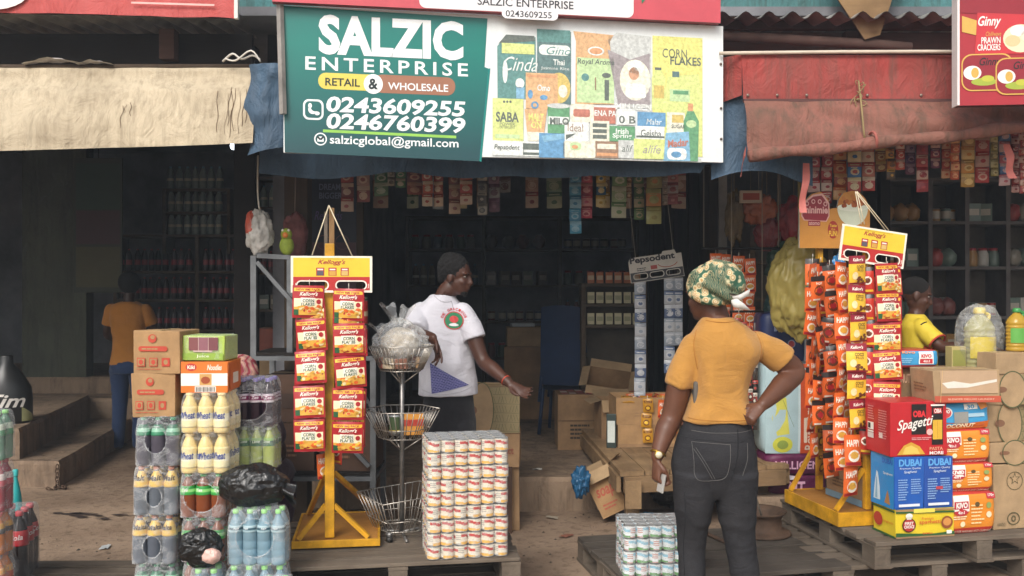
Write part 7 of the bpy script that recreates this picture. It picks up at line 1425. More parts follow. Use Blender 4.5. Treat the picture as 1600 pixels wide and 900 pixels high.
def solid(b, name, mat, voxel=.006, it=4, parent=None, wr=None, **kw):
    """fuse overlapping closed shapes into one continuous skin"""
    me = bpy.data.meshes.new('tmp'); me.from_pydata([tuple(p) for p in b.v], [], b.f); o = bpy.data.objects.new('tmp', me); C.objects.link(o)
    m = o.modifiers.new('r', 'REMESH'); m.mode = 'VOXEL'; m.voxel_size = voxel; s_ = o.modifiers.new('s', 'SMOOTH'); s_.factor = .5; s_.iterations = it
    dg = bpy.context.evaluated_depsgraph_get(); ev = o.evaluated_get(dg); n = bpy.data.meshes.new_from_object(ev); n.name = name
    bpy.data.objects.remove(o); bpy.data.meshes.remove(me); n.materials.clear(); n.materials.append(mat)
    if wr:
        nn = [v.normal.copy() for v in n.vertices]
        for v, q in zip(n.vertices, nn): v.co += q * wr(v.co, q)
    n.polygons.foreach_set('use_smooth', [True] * len(n.polygons)); n.update()
    r = bpy.data.objects.new(name, n); C.objects.link(r)
    if parent: r.parent = parent
    if kw: tag(r, **kw)
    return r
def tuck(body, *cloths):
    """keep the skin under its clothes"""
    for c in cloths:
        t = bvh(c); cc = [v.co for v in c.data.vertices]; lo = [min(q[i] for q in cc) - .02 for i in range(3)]; hi = [max(q[i] for q in cc) + .02 for i in range(3)]; nn = [v.normal.copy() for v in body.data.vertices]
        for v, vn in zip(body.data.vertices, nn):
            if not all(lo[i] < v.co[i] < hi[i] for i in range(3)): continue
            l, n, _, d = t.find_nearest(v.co, .02)
            if l is not None and (v.co - l).dot(n) > -.008 and vn.dot(n) > .45: v.co = l - n * .009
    body.data.update()
def bvh(o): return BVHTree.FromPolygons([v.co.copy() for v in o.data.vertices], [tuple(p.vertices) for p in o.data.polygons])
def hand(b, wrist, d, n, side, curl=(.3, .35, .4, .45), size=1., thumb=.5, spread=.06):
    """d: along the palm, n: out of the palm, side: +1 puts the thumb on d x n's side"""
    d = Vector(d).normalized(); n = Vector(n); n = (n - d * n.dot(d)).normalized(); s = d.cross(n) * side; w_ = Vector(wrist); k = size
    def q(a, t, e): return w_ + (d * a + s * t + n * e) * k
    b.tube([q(-.015, 0, 0), q(.02, 0, 0), q(.055, .002, 0), (q(.088, .002, 0))], rl(.024 * k, .030 * k, .037 * k, .036 * k), None, 14, 3, ry=rl(.017 * k, .016 * k, .014 * k, .012 * k), up=n); 
    for i, (t, L) in enumerate(((.029, .068), (.010, .076), (-.009, .070), (-.027, .056))):
        p = q(.080, t, 0); pts = [q(.055, t * .9, 0), p]; a = 0
        for j, f in enumerate((.46, .30, .26)):
            a += curl[i] * (1, 1.1, .8)[j]; dirv = (d + s * spread * (t / .02)) * math.cos(a) + n * math.sin(a); p = p + dirv * L * f * k; pts.append(p)
        b.tube(pts, rl(.0082 * k, .0088 * k, .008 * k, .0074 * k, .0062 * k), None, 10, 3); b.ball(pts[-1], .0068 * k, None, 6); b.ball(pts[0], .008 * k, None, 6)
    pts = [q(.012, .018, .0), q(.038, .040, .006 + .01 * thumb), q(.066, .050 - .012 * thumb, .012 + .024 * thumb), q(.090, .050 - .026 * thumb, .016 + .03 * thumb)]
    b.tube(pts, rl(.012 * k, .0125 * k, .0105 * k, .008 * k), None, 10, 3); b.ball(pts[-1], .008 * k, None, 6); b.ball(pts[0], .011 * k, None, 6)
def head(b, c, f, up=(0, 0, 1), k=1., neck=None):
    """skull, jaw, brow, nose, lips, chin and ears; f is where the face looks"""
    f = Vector(f).normalized(); u = Vector(up); u = (u - f * u.dot(f)).normalized(); s = f.cross(u); c = Vector(c); old = b.T
    b.T = Matrix(((s.x, f.x, u.x, c.x), (s.y, f.y, u.y, c.y), (s.z, f.z, u.z, c.z), (0, 0, 0, 1))) @ Matrix.Scale(k, 4)
    b.ball((0, -.012, .028), (.074, .094, .088), None, 16); b.ball((0, .018, -.035), (.060, .072, .075), None, 14); b.ball((0, .052, -.088), (.030, .030, .024), None, 10)
    b.ball((0, .03, -.07), (.050, .050, .042), None, 12)
    for e in (-1, 1):
        b.ball((e * .032, .052, -.028), (.026, .028, .026), None, 10); b.ball((e * .030, .074, .022), (.030, .014, .010), None, 10)
        b.ball((e * .075, -.012, -.012), (.010, .021, .032), None, 10); b.ball((e * .013, .089, -.036), (.010, .011, .009), None, 8)
    b.tube([(0, .076, .018), (0, .092, -.012), (0, .101, -.032)], rl(.008, .011, .013), None, 10, 3); b.ball((0, .1, -.034), .013, None, 8)
    b.ball((0, .083, -.057), (.026, .014, .0075), None, 10); b.ball((0, .081, -.069), (.023, .014, .008), None, 10); b.T = old
    M_ = Matrix(((s.x, f.x, u.x, c.x), (s.y, f.y, u.y, c.y), (s.z, f.z, u.z, c.z), (0, 0, 0, 1))) @ Matrix.Scale(k, 4)
    return M_
EYEW = P('#857b74', .4); EYEB = P('#1a1210', .2)
def eyes(parent, M_):
    for e in (-1, 1):
        b = MB(); b.T = M_; b.ball((e * .031, .069, .004), (.012, .009, .0062), EYEW, 8); b.ball((e * .031, .0748, .004), (.0058, .0042, .0058), EYEB, 6); b.build('eye', parent)
def leg(b, hip, knee, ankle, r, toe, foot=True):
    limb(b, [hip, Vector(hip).lerp(Vector(knee), .5), knee, Vector(knee).lerp(Vector(ankle), .4), ankle], r)
    if foot:
        a = Vector(ankle); t = Vector(toe).normalized(); b.tube([a - t * .04 + Vector((0, 0, -.04)), a + t * .04 + Vector((0, 0, -.045)), a + t * .12 + Vector((0, 0, -.055)), a + t * .17 + Vector((0, 0, -.06))], rl(.034, .038, .042, .025), None, 12, 3, ry=rl(.035, .034, .022, .015)); b.ball(a + t * .16 + Vector((0, 0, -.06)), (.026, .026, .016), None, 8)
def folds(seed, amp=.004, f=10, zs=1.6):
    def w(p, n): q = noise.noise(Vector((p.x * f + seed, p.y * f, p.z * f * zs))); return amp * (1 - 2.2 * abs(q)) + amp * .5 * noise.noise(Vector((p.x * f * 3, p.y * f * 3 + seed, p.z * f * 2)))
    return w
def proj(t, o, d=Vector((0, 1, 0)), off=.0025):
    h = t.ray_cast(o, d)
    return (h[0] + h[1] * off * (1 if h[1].dot(d) < 0 else -1)) if h[0] else None
def decal(name, tree, parent, pts, faces, mat, off=.0025, d=Vector((0, 1, 0))):
    v = [proj(tree, Vector(p), d, off) for p in pts]; ok = [f for f in faces if all(v[i] for i in f)]
    b = MB(); b.add([q or (0, 0, 0) for q in v], ok, mat, True); used = sorted({i for f in b.f for i in f}); rm = {o: n for n, o in enumerate(used)}
    b.v = [b.v[i] for i in used]; b.f = [tuple(rm[i] for i in f) for f in b.f]; return b.build(name, parent)
def gridpts(fn, nu, nv): return [fn(i / nu, j / nv) for j in range(nv + 1) for i in range(nu + 1)], [(j * (nu + 1) + i, j * (nu + 1) + i + 1, (j + 1) * (nu + 1) + i + 1, (j + 1) * (nu + 1) + i) for j in range(nv) for i in range(nu)]
def seam(name, tree, parent, pts, mat, r=.0016, n=24, d=Vector((0, 1, 0))):
    pp = smooth_path([Vector(p) for p in pts], 6); q = [proj(tree, p, d, .0008) for p in pp]; q = [x for x in q if x]
    if len(q) > 2: b = MB(); b.tube(q, r, mat, 5); b.build(name, parent)

# ---- the woman with her back to the street
def woman():
    D = 4.08; S_ = D / FPX
    def p(px, py, dy=0.): return Vector(((px - 800) * S_, D + dy, CH - (py - 450) * S_))
    sk = mat_skin('skin_woman', '#5e3a28')
    b = MB()
    torso(b, [(p(1115, 735, .0), .155, .11, 0), (p(1116, 680), .15, .105, 0), (p(1123, 620), .105, .085, 0), (p(1128, 580), .11, .09, 0), (p(1134, 540), .14, .085, 0), (p(1131, 514), .12, .065, 0), (p(1124, 500), .06, .055, 0), (p(1120, 490), .05, .05, 0)])
    limb(b, [p(1120, 500, .01), p(1116, 480, .02), p(1110, 462, .03)], (.060, .056, .055))
    Hm = head(b, p(1108, 462, .04), (-.62, .78, -.05), (-.03, 0, 1), .98)
    LS, LE, LW = p(1080, 540, 0), p(1051, 652, .02), p(1024, 712, -.04); RS, RE, RW = p(1187, 535, 0), p(1247, 582, .05), p(1182, 628, -.10)
    limb(b, [LS, LS.lerp(LE, .5) + Vector((-.004, 0, 0)), LE, LE.lerp(LW, .35) + Vector((-.005, 0, 0)), LW], (.050, .056, .047, .048, .026)); 
    limb(b, [RS, RS.lerp(RE, .55), RE, RE.lerp(RW, .4) + Vector((0, 0, -.004)), RW], (.050, .057, .047, .049, .027))
    hand(b, LW + Vector((0, 0, -.01)), (-.06, -.12, -1), (.85, .25, 0), 1, (.75, .8, .9, .95), 1., .9)
    hand(b, RW + Vector((-.005, 0, -.003)), (-.75, -.30, -.55), (.25, .75, -.5), -1, (1.1, 1.2, 1.25, 1.3), 1., .6)
    leg(b, p(1083, 745), p(1083, 848, .02), (p(1082, 0).x, D, .085), (.08, .074, .05, .052, .038), (-.2, 1, 0)); leg(b, p(1148, 745), p(1156, 848, -.01), (p(1176, 0).x, D - .03, .085), (.08, .074, .052, .054, .038), (.35, 1, 0))
    body = solid(b, 'person', sk, .006, 3, label='woman in orange t-shirt and dark jeans seen from behind, hand on hip', cat='person'); eyes(body, Hm)
    # t-shirt
    tee = mat_cloth('orange_tee', '#b58340', .9, 900, .75, .14, 7); b = MB()
    torso(b, [(p(1121, 657), .154, .128, 0), (p(1122, 640), .143, .122, 0), (p(1123.5, 612), .121, .105, 0), (p(1128, 580), .128, .11, 0), (p(1134, 548), .155, .118, 0), (p(1133, 528), .158, .10, 0), (p(1129, 512), .118, .085, 0), (p(1123, 501), .080, .072, 0), (p(1121, 497), .066, .066, 0)])
    limb(b, [LS + Vector((.01, 0, 0)), LS.lerp(LE, .3), LS.lerp(LE, .56)], (.056, .063, .064), end=False); limb(b, [RS + Vector((-.01, 0, 0)), RS.lerp(RE, .35), RS.lerp(RE, .63)], (.056, .063, .064), end=False)
    def wr(q, n):
        u = (q.x - .91); k = .014 * math.sin(22 * (q.z * .8 + u * 1.4) + 3 * noise.noise(q * 5)) * max(0, 1 - abs(q.z - 1.16) / .16) * (.4 + .6 * noise.noise(q * 3) ** 2) + .005 * math.sin(34 * (q.z + abs(u) * 1.2)) * max(0, 1 - abs(q.z - 1.06) / .08)
        k += .012 * math.sin(26 * (u * .9 + (q.z - 1.36) * .5)) * max(0, 1 - abs(q.z - 1.36) / .12) * (u > 0)
        return k + folds(3, .0042, 7, .8)(q, n)
    ts = solid(b, 't_shirt', tee, .0065, 5, body, wr); tt = bvh(ts); stm = M('#a06a2a', .9)
    seam('collar_seam', tt, body, [p(1099, 500, -.5), p(1110, 502, -.5), p(1121, 503, -.5), p(1132, 502.5, -.5), p(1143, 501, -.5)], stm, .0018)
    seam('hem_seam', tt, body, [p(1072, 650, -.5), p(1095, 651, -.5), p(1122, 652, -.5), p(1150, 651, -.5), p(1172, 650, -.5)], stm, .0016)
    for q in ([p(1086, 515, -.5), p(1080, 540, -.5), p(1086, 575, -.5)], [p(1176, 512, -.5), p(1184, 538, -.5), p(1180, 562, -.5)]): seam('sleeve_seam', tt, body, q, stm, .0018)
    # jeans
    dm, n, bs = new_mat('dark_denim'); v = coords(n); a = noise_tex(n, v, 5, 5, .6); fz_ = noise_tex(n, coords(n, (1, 1, .25)), 700, 2); n.links.new(mixc(n, .35, ramp(n, a, [(.3, lin('#1c1c1f')), (.7, lin('#302f31'))]), ramp(n, fz_, [(.3, lin('#161618')), (.7, lin('#454447'))])), bs.inputs['Base Color']); bs.inputs['Roughness'].default_value = .9; bs.inputs['Specular IOR Level'].default_value = .2; add_bump(n, bs, noise_tex(n, coords(n, (1, 1, 2.2)), 9, 4, .6, 1.), .3, .02)
    b = MB()
    torso(b, [(p(1116, 775, .0), .10, .075, 0), (p(1116, 755, .0), .155, .105, 0), (p(1115, 735, -.008), .183, .118, 0), (p(1115, 712, -.012), .184, .128, 0), (p(1117, 685, -.008), .168, .124, 0), (p(1120, 662), .148, .115, 0), (p(1121, 650), .142, .112, 0)], ex=2.2)
    for e in (-1, 1): b.ball(p(1115 + e * 31, 716, -.018), (.090, .094, .125), None, 14)
    LA = Vector((p(1083, 0).x, D, .06)); RA = Vector((p(1177, 0).x, D - .03, .06)); LK = p(1082, 850, .02); RK = p(1156, 850, -.01)
    limb(b, [p(1084, 735, -.015), p(1083, 790, -.008), LK, LK.lerp(LA, .4), LA], (.098, .086, .062, .058, .048), ry=(.118, .098, .066, .06, .05), up=Vector((0, 1, 0))); limb(b, [p(1148, 735, -.015), p(1150, 790, -.008), RK, RK.lerp(RA, .4), RA], (.098, .088, .066, .062, .050), ry=(.118, .098, .068, .062, .052), up=Vector((0, 1, 0)))
    def wj(q, n):
        s1 = math.sin(58 * q.z + 9 * (q.x - .9) * (1 if q.x < .9 else -1) + 5 * noise.noise(q * 5)); k = .007 * (max(0, s1) ** 2 - .45) * min(1, max(0, 1 - abs(q.z - .55) / .17) + 0 + .5 * max(0, 1 - abs(q.z - .36) / .1)) * (.45 + .9 * abs(noise.noise(q * 4 + Vector((7, 0, 0))))); return k + folds(9, .002, 9, 1.6)(q, n)
    jn = solid(b, 'jeans', dm, .0065, 16, body, wj); tj = bvh(jn); sm = M('#5d5a58', .9); back = lambda x, y: p(x, y, -.6)
    for q in (((1074, 684), (1076, 710), (1079, 738), (1098, 743)), ((1098, 743), (1122, 738), (1129, 715), (1130, 687)), ((1074, 684), (1102, 685), (1130, 687)), ((1158, 686), (1157, 712), (1150, 735)), ((1158, 686), (1172, 684))): seam('pocket_seam', tj, body, [back(*a) for a in q], sm, .0013)
    seam('pocket_stitch', tj, body, [back(1076, 694), back(1090, 716), back(1104, 740)], sm, .001); seam('pocket_stitch', tj, body, [back(1079, 692), back(1094, 716), back(1108, 740)], sm, .001); seam('yoke_seam', tj, body, [back(1058, 678), back(1090, 680), back(1140, 684), back(1160, 680), back(1175, 678)], M('#222124', .9), .0016); seam('centre_seam', tj, body, [back(1143, 664), back(1142, 690), back(1139, 715), back(1132, 742)], M('#15161a', .9), .002)
    seam('waistband_seam', tj, body, [back(1075, 668), back(1100, 670), back(1121, 670), back(1145, 670), back(1168, 668)], sm, .0014)
    for e, xs in ((0, ((1063, 760), (1066, 800), (1066, 850), (1068, 895))), (1, ((1172, 760), (1174, 800), (1177, 850), (1184, 895)))): seam('side_seam', tj, body, [back(*q) for q in xs], M('#191a1e', .9), .0018)
    # head scarf in printed cloth
    am, n, bs = new_mat('wax_print'); v = coords(n); vt = n.nodes.new('ShaderNodeTexVoronoi'); vt.inputs['Scale'].default_value = 34; n.links.new(v, vt.inputs['Vector']); wv = n.nodes.new('ShaderNodeTexWave'); wv.inputs['Scale'].default_value = 26; wv.inputs['Distortion'].default_value = 7; wv.inputs['Detail Scale'].default_value = 1.5; n.links.new(v, wv.inputs['Vector']); big = noise_tex(n, v, 9, 2, .5)
    c1 = ramp(n, wv.outputs['Fac'], [(.25, lin('#1d4636')), (.42, lin('#b0a680')), (.52, lin('#27523f')), (.72, lin('#a89a70')), (.85, lin('#173a2e'))]); c2 = ramp(n, vt.outputs['Distance'], [(.08, lin('#b0783a')), (.2, lin('#d6ccaa')), (.34, lin('#a87a3f')), (.46, lin('#d0c59e')), (.6, lin('#2c5540'))]); n.links.new(mixc(n, ramp(n, big, [(.47, (0, 0, 0)), (.53, (1, 1, 1))]), c1, c2), bs.inputs['Base Color']); bs.inputs['Roughness'].default_value = .75
    b = MB(); hc = p(1110, 447, .03); b.T = Matrix.Translation(hc) @ Matrix.Rotation(R(-14), 4, 'Y') @ Matrix.Rotation(R(12), 4, 'X'); b.ball((.002, -.006, .006), (.098, .112, .092), None, 18); b.T = Matrix.Identity(4)
    b.tube([hc + Vector((-.085, -.03, -.03)), hc + Vector((-.04, -.10, -.055)), hc + Vector((.03, -.108, -.065)), hc + Vector((.085, -.05, -.055))], rl(.017, .021, .021, .017), None, 12, 4)
    b.ball(p(1128, 437, -.02), (.088, .095, .080), None, 16); b.ball(p(1118, 424, -.015), (.062, .07, .05), None, 14); b.ball(p(1144, 446, -.05), (.045, .05, .05), None, 12)
    b.tube([p(1096, 440, -.07), p(1112, 452, -.10), p(1130, 462, -.11), p(1146, 466, -.09)], rl(.018, .022, .022, .016), None, 12, 4)
    ws = solid(b, 'head_scarf', am, .005, 3, body, folds(5, .004, 16, 1.2)); WC = mat_cloth('white_cotton', '#cfccc6', .9, 700, .3)
    for pts in (((1119, 455), (1132, 462), (1147, 460), (1160, 452), (1158, 462), (1146, 468), (1130, 466)), ((1132, 468), (1140, 466), (1152, 474), (1161, 484), (1148, 482), (1136, 479))):
        b = MB(); q = [p(*a, -.125 - .01 * (i % 2)) for i, a in enumerate(pts)]; c = sum(q, Vector()) / len(q) + Vector((0, -.014, 0)); bk = [x + Vector((0, .02, 0)) for x in q]; N = len(q)
        b.add(q + [c] + bk, [(i, (i + 1) % N, N) for i in range(N)] + [(i, N + 1 + i, N + 1 + (i + 1) % N, (i + 1) % N) for i in range(N)], WC, True); b.build('scarf_tie', body)
    tuck(body, ts, jn)
    # watch, phone
    b = MB(); gm2 = M('#b08a3a', .3, .1, 9, metal=.9); wa = LW.lerp(LE, .10); ax = (LE - LW).normalized(); sd = ax.cross(Vector((0, 1, 0))).normalized(); u2 = ax.cross(sd); b.tube([wa + (sd * math.cos(a) + u2 * math.sin(a)) * .031 for a in [i / 20 * 6.283 for i in range(20)]], .006, gm2, 8, closed=True); wt = b.build('watch', body)
    b = MB(); cw_ = wa + Vector((-.004, -.034, .0)); b.T = Matrix.Translation(cw_) @ Matrix.Rotation(R(90), 4, 'X'); b.lathe([(.016, -.004), (.0185, 0), (.0185, .006), (.015, .008)], gm2, 18); b.lathe([(.0145, .0082), (.0145, .009)], P('#d6cdb0', .2), 18); b.build('dial', wt)
    b = MB(); b.T = Matrix.Translation(LW + Vector((.018, -.035, -.085))) @ Matrix.Rotation(R(10), 4, 'Y') @ Matrix.Rotation(R(25), 4, 'Z'); b.box(-.004, -.022, -.06, .004, .022, .02, P('#a09d98', .4), .002); one('phone', b, 'small pale phone held in the left hand of the woman', 'phone')
    b = MB(); b.T = Matrix.Translation(p(1085, 612, -.02)); b.box(-.012, -.03, -.075, .012, .03, .05, M('#5a554f', .8), .01); b.build('pouch', body) 
    for a, t in ((LA, (-.2, 1, 0)), (RA, (.35, 1, 0))):
        t = Vector(t).normalized(); b = MB(); q = Vector((a.x, a.y, .012)); b.tube([q - t * .06, q + t * .04, q + t * .13, q + t * .19], rl(.036, .042, .048, .03), P('#2a2523', .6), 14, 3, ry=rl(.010, .010, .010, .009)); s_ = b.build('sandal', body); b = MB(); q2 = q + t * .09; x_ = Vector((t.y, -t.x, 0)); b.tube([q2 + x_ * .045, q2 + x_ * .03 + Vector((0, 0, .035)), q2 + Vector((0, 0, .045)), q2 - x_ * .03 + Vector((0, 0, .035)), q2 - x_ * .045], .008, P('#2a2523', .6), 8, 3); b.build('strap', s_)
woman()

# ---- the man in white
def man():
    D = 5.58; S_ = D / FPX
    def p(px, py, dy=0.): return Vector(((px - 800) * S_, D + dy, CH - (py - 450) * S_))
    sk = mat_skin('skin_man', '#47291c'); Y = R(28); b = MB()
    torso(b, [(p(702, 660), .15, .10, Y), (p(701, 610), .14, .10, Y), (p(698, 560), .14, .095, Y), (p(694, 515), .145, .09, Y), (p(690, 482), .12, .07, Y), (p(690, 468), .06, .055, Y), (p(692, 462), .05, .05, Y)])
    limb(b, [p(690, 476, .0), p(697, 460, -.012), p(706, 447, -.02)], (.062, .060, .058)); Hm = head(b, p(714, 432, -.03), (.93, -.34, -.10), (0, 0, 1), .98)
    RS, RE, RW = p(655, 487, -.0), p(652, 520, -.20), p(685, 522, -.42); LS, LE, LW = p(727, 487, -.05), p(755, 560, -.10), p(796, 592, -.26)
    limb(b, [RS, RS.lerp(RE, .5), RE, RE.lerp(RW, .4), RW], (.048, .050, .043, .043, .028)); limb(b, [LS, LS.lerp(LE, .5), LE, LE.lerp(LW, .4), LW], (.048, .050, .042, .042, .027))
    hand(b, RW + Vector((.004, -.01, -.003)), (.35, -.25, -.9), (-.6, -.45, -.35), -1, (.15, .35, .28, .45), 1.06, .3, .10); hand(b, LW + Vector((.006, -.006, -.004)), (.78, -.35, -.42), (.1, -.75, .6), 1, (.22, .25, .3, .35), 1.02, .1, .10)
    FR = Vector((math.sin(Y), -math.cos(Y), 0)); fx = (p(690, 0).x, p(716, 0).x)
    leg(b, p(688, 660), Vector((p(688, 0).x, D - .02, .50)), Vector((p(686, 0).x, D + .03, .085)), (.085, .075, .055, .058, .04), FR); leg(b, p(716, 660), Vector((p(718, 0).x, D - .03, .50)), Vector((p(720, 0).x, D + .0, .085)), (.085, .075, .055, .058, .04), FR)
    body = solid(b, 'person', sk, .006, 3, label='man in white t-shirt leaning on the wire basket stand, arm held out', cat='person'); eyes(body, Hm)
    b = MB(); b.T = Hm; b.ball((0, -.030, .050), (.090, .098, .092), None, 24, lambda d: 1 + .10 * noise.noise(d * 7) + .05 * noise.noise(d * 19)); b.ball((0, -.05, .095), (.06, .065, .05), None, 18, lambda d: 1 + .16 * noise.noise(d * 6)); b.ball((0, -.082, -.005), (.07, .036, .05), None, 12)
    hm = M('#0f0c0b', .95, .3, 60, .8, 140); hr = solid(b, 'hair', hm, .006, 1, body, lambda q, n: .004 * noise.noise(q * 90))
    b = MB(); b.T = Hm; b.ball((0, .056, -.094), (.034, .026, .022), None, 10); b.ball((0, .09, -.0455), (.022, .006, .004), None, 8); solid(b, 'beard', hm, .004, 1, body)
    for e in (-1, 1): b = MB(); b.T = Hm; b.tube([(e * .016, .084, .018), (e * .032, .084, .024), (e * .048, .074, .019)], .0035, hm, 6, 3); b.build('eyebrow', body)
    wt = mat_cloth('white_tee', '#c6c4cb', .9, 900, .75, .06, 7); b = MB()
    torso(b, [(p(701, 616), .182, .130, Y), (p(701, 600), .176, .128, Y), (p(698, 560), .166, .122, Y), (p(694, 520), .168, .118, Y), (p(691, 494), .168, .10, Y), (p(689, 478), .130, .085, Y), (p(690, 467), .086, .074, Y), (p(691, 461), .069, .067, Y)])
    limb(b, [RS + Vector((.012, 0, -.005)), RS.lerp(RE, .3), RS.lerp(RE, .80) + Vector((0, 0, -.01))], (.062, .066, .072), end=False); limb(b, [LS + Vector((-.012, 0, -.005)), LS.lerp(LE, .3), LS.lerp(LE, .56)], (.061, .064, .068), end=False)
    def wr(q, n): u = q.x + .41; return .015 * math.sin(20 * (q.z * .7 - u * 1.3) + 3 * noise.noise(q * 5)) * max(0, 1 - abs(q.z - 1.2) / .2) * (.4 + noise.noise(q * 3)) + folds(13, .0055, 6, .7)(q, n)
    ts = solid(b, 't_shirt', wt, .0065, 5, body, wr); tt = bvh(ts); fr = lambda x, y: p(x, y, -.8)
    def el(cx, cy, rx, ry, n=24, rings=5): return [fr(cx, cy)] + [fr(cx + rx * k / rings * math.cos(2 * math.pi * i / n), cy + ry * k / rings * math.sin(2 * math.pi * i / n)) for k in range(1, rings + 1) for i in range(n)], [(0, 1 + i, 1 + (i + 1) % n) for i in range(n)] + [(1 + (k - 1) * n + i, 1 + k * n + i, 1 + k * n + (i + 1) % n, 1 + (k - 1) * n + (i + 1) % n) for k in range(1, rings) for i in range(n)]
    decal('logo', tt, ts, *el(711, 500, 14, 12.6), P('#2f7a55', .8), .003); decal('logo_centre', tt, ts, *el(711, 498, 7.5, 5.6), P('#c24a4a', .8), .0042); decal('logo_foot', tt, ts, *el(711, 506.5, 8, 2.4), P('#d8d5d6', .8), .0044)
    ring = [fr(711 + r_ * math.cos(a), 500 + r_ * .9 * math.sin(a)) for a in [i / 30 * 6.283 for i in range(30)] for r_ in (14, 15.6)]; decal('logo_ring', tt, ts, ring, [(2 * i, 2 * i + 1, (2 * i + 3) % 60, (2 * i + 2) % 60) for i in range(30)], P('#b5343a', .8), .0034)
    for s_, a0, a1 in (('DE GRACIOUS', 200, 340),):
        for i, ch in enumerate(s_):
            if ch == ' ': continue
            a = R(a0 + (a1 - a0) * i / (len(s_) - 1)); vs_, fs, asp = text_geo(ch, .03); cx, cy = 711 + 19.2 * math.cos(a), 500 + 17.6 * math.sin(a); rt = a + math.pi / 2
            decal('logo_letter', tt, ts, [fr(cx + (u - .5) * 3.6 * math.cos(rt) + (v - .5) * 4.0 * math.sin(rt), cy + (u - .5) * 3.6 * math.sin(rt) - (v - .5) * 4.0 * math.cos(rt)) for u, v in vs_], fs, P('#b5343a', .8), .003)
    pm, n, bs = new_mat('indigo_print'); bk = n.nodes.new('ShaderNodeTexBrick'); bk.inputs['Scale'].default_value = 26; bk.inputs['Mortar Size'].default_value = .03; bk.inputs['Color1'].default_value = (*lin('#2f3468'), 1); bk.inputs['Color2'].default_value = (*lin('#3f3f7a'), 1); bk.inputs['Mortar'].default_value = (*lin('#8a88b5'), 1); n.links.new(coords(n, (1, 1, 1), (R(90), 0, R(8))), bk.inputs['Vector']); n.links.new(bk.outputs[0], bs.inputs['Base Color']); bs.inputs['Roughness'].default_value = .85
    a, c, d, e = (675, 564), (733, 599), (727, 601), (678, 611)
    decal('print_patch', tt, ts, *gridpts(lambda u, v: fr((a[0] + (c[0] - a[0]) * u) * v + (e[0] + (d[0] - e[0]) * u) * (1 - v), (a[1] + (c[1] - a[1]) * u) * v + (e[1] + (d[1] - e[1]) * u) * (1 - v)), 22, 14), pm, .003)
    seam('placket', tt, ts, [fr(706, 470), fr(710, 484), fr(713, 500), fr(715, 512)], M('#8a888e', .9), .0016); seam('collar_seam', tt, ts, [fr(680, 462), fr(692, 471), fr(706, 471)], M('#a8a6ac', .9), .002); seam('hem_seam', tt, ts, [fr(662, 606), fr(680, 611), fr(700, 612), fr(722, 609), fr(738, 602)], M('#a8a6ac', .9), .0014)
    tr = mat_cloth('black_trousers', '#1d1b1e', .9, 900, .3); b = MB(); torso(b, [(p(702, 700), .15, .12, Y), (p(702, 665), .162, .122, Y), (p(701, 620), .150, .112, Y), (p(701, 600), .145, .11, Y)])
    limb(b, [p(687, 665), Vector((p(687, 0).x, D - .02, .72)), Vector((p(688, 0).x, D - .02, .50)), Vector((p(687, 0).x, D + .01, .3)), Vector((p(686, 0).x, D + .03, .06))], (.10, .09, .075, .072, .062)); limb(b, [p(717, 665), Vector((p(718, 0).x, D - .03, .72)), Vector((p(718, 0).x, D - .03, .50)), Vector((p(719, 0).x, D - .02, .3)), Vector((p(720, 0).x, D, .06))], (.10, .09, .075, .072, .062)); solid(b, 'trousers', tr, .008, 3, body, folds(21, .003, 8, 1.4))
    tuck(body, ts)
    for x, y in ((686, D + .03), (720, D)):
        q = Vector((p(x, 0).x, y, .011)); b = MB(); b.tube([q - FR * .06, q + FR * .04, q + FR * .13, q + FR * .18], rl(.036, .042, .047, .03), P('#2a2523', .6), 14, 3, ry=rl(.010, .010, .010, .009)); s_ = b.build('sandal', body)
    b = MB(); ax = (LE - LW).normalized(); wa = LW.lerp(LE, .12); sd = ax.cross(Vector((0, 0, 1))).normalized(); u2 = ax.cross(sd); b.tube([wa + (sd * math.cos(t) + u2 * math.sin(t)) * .0305 for t in [i / 18 * 6.283 for i in range(18)]], .0035, P('#b5442f', .5), 6, closed=True); b.build('wrist_band', body)
man()

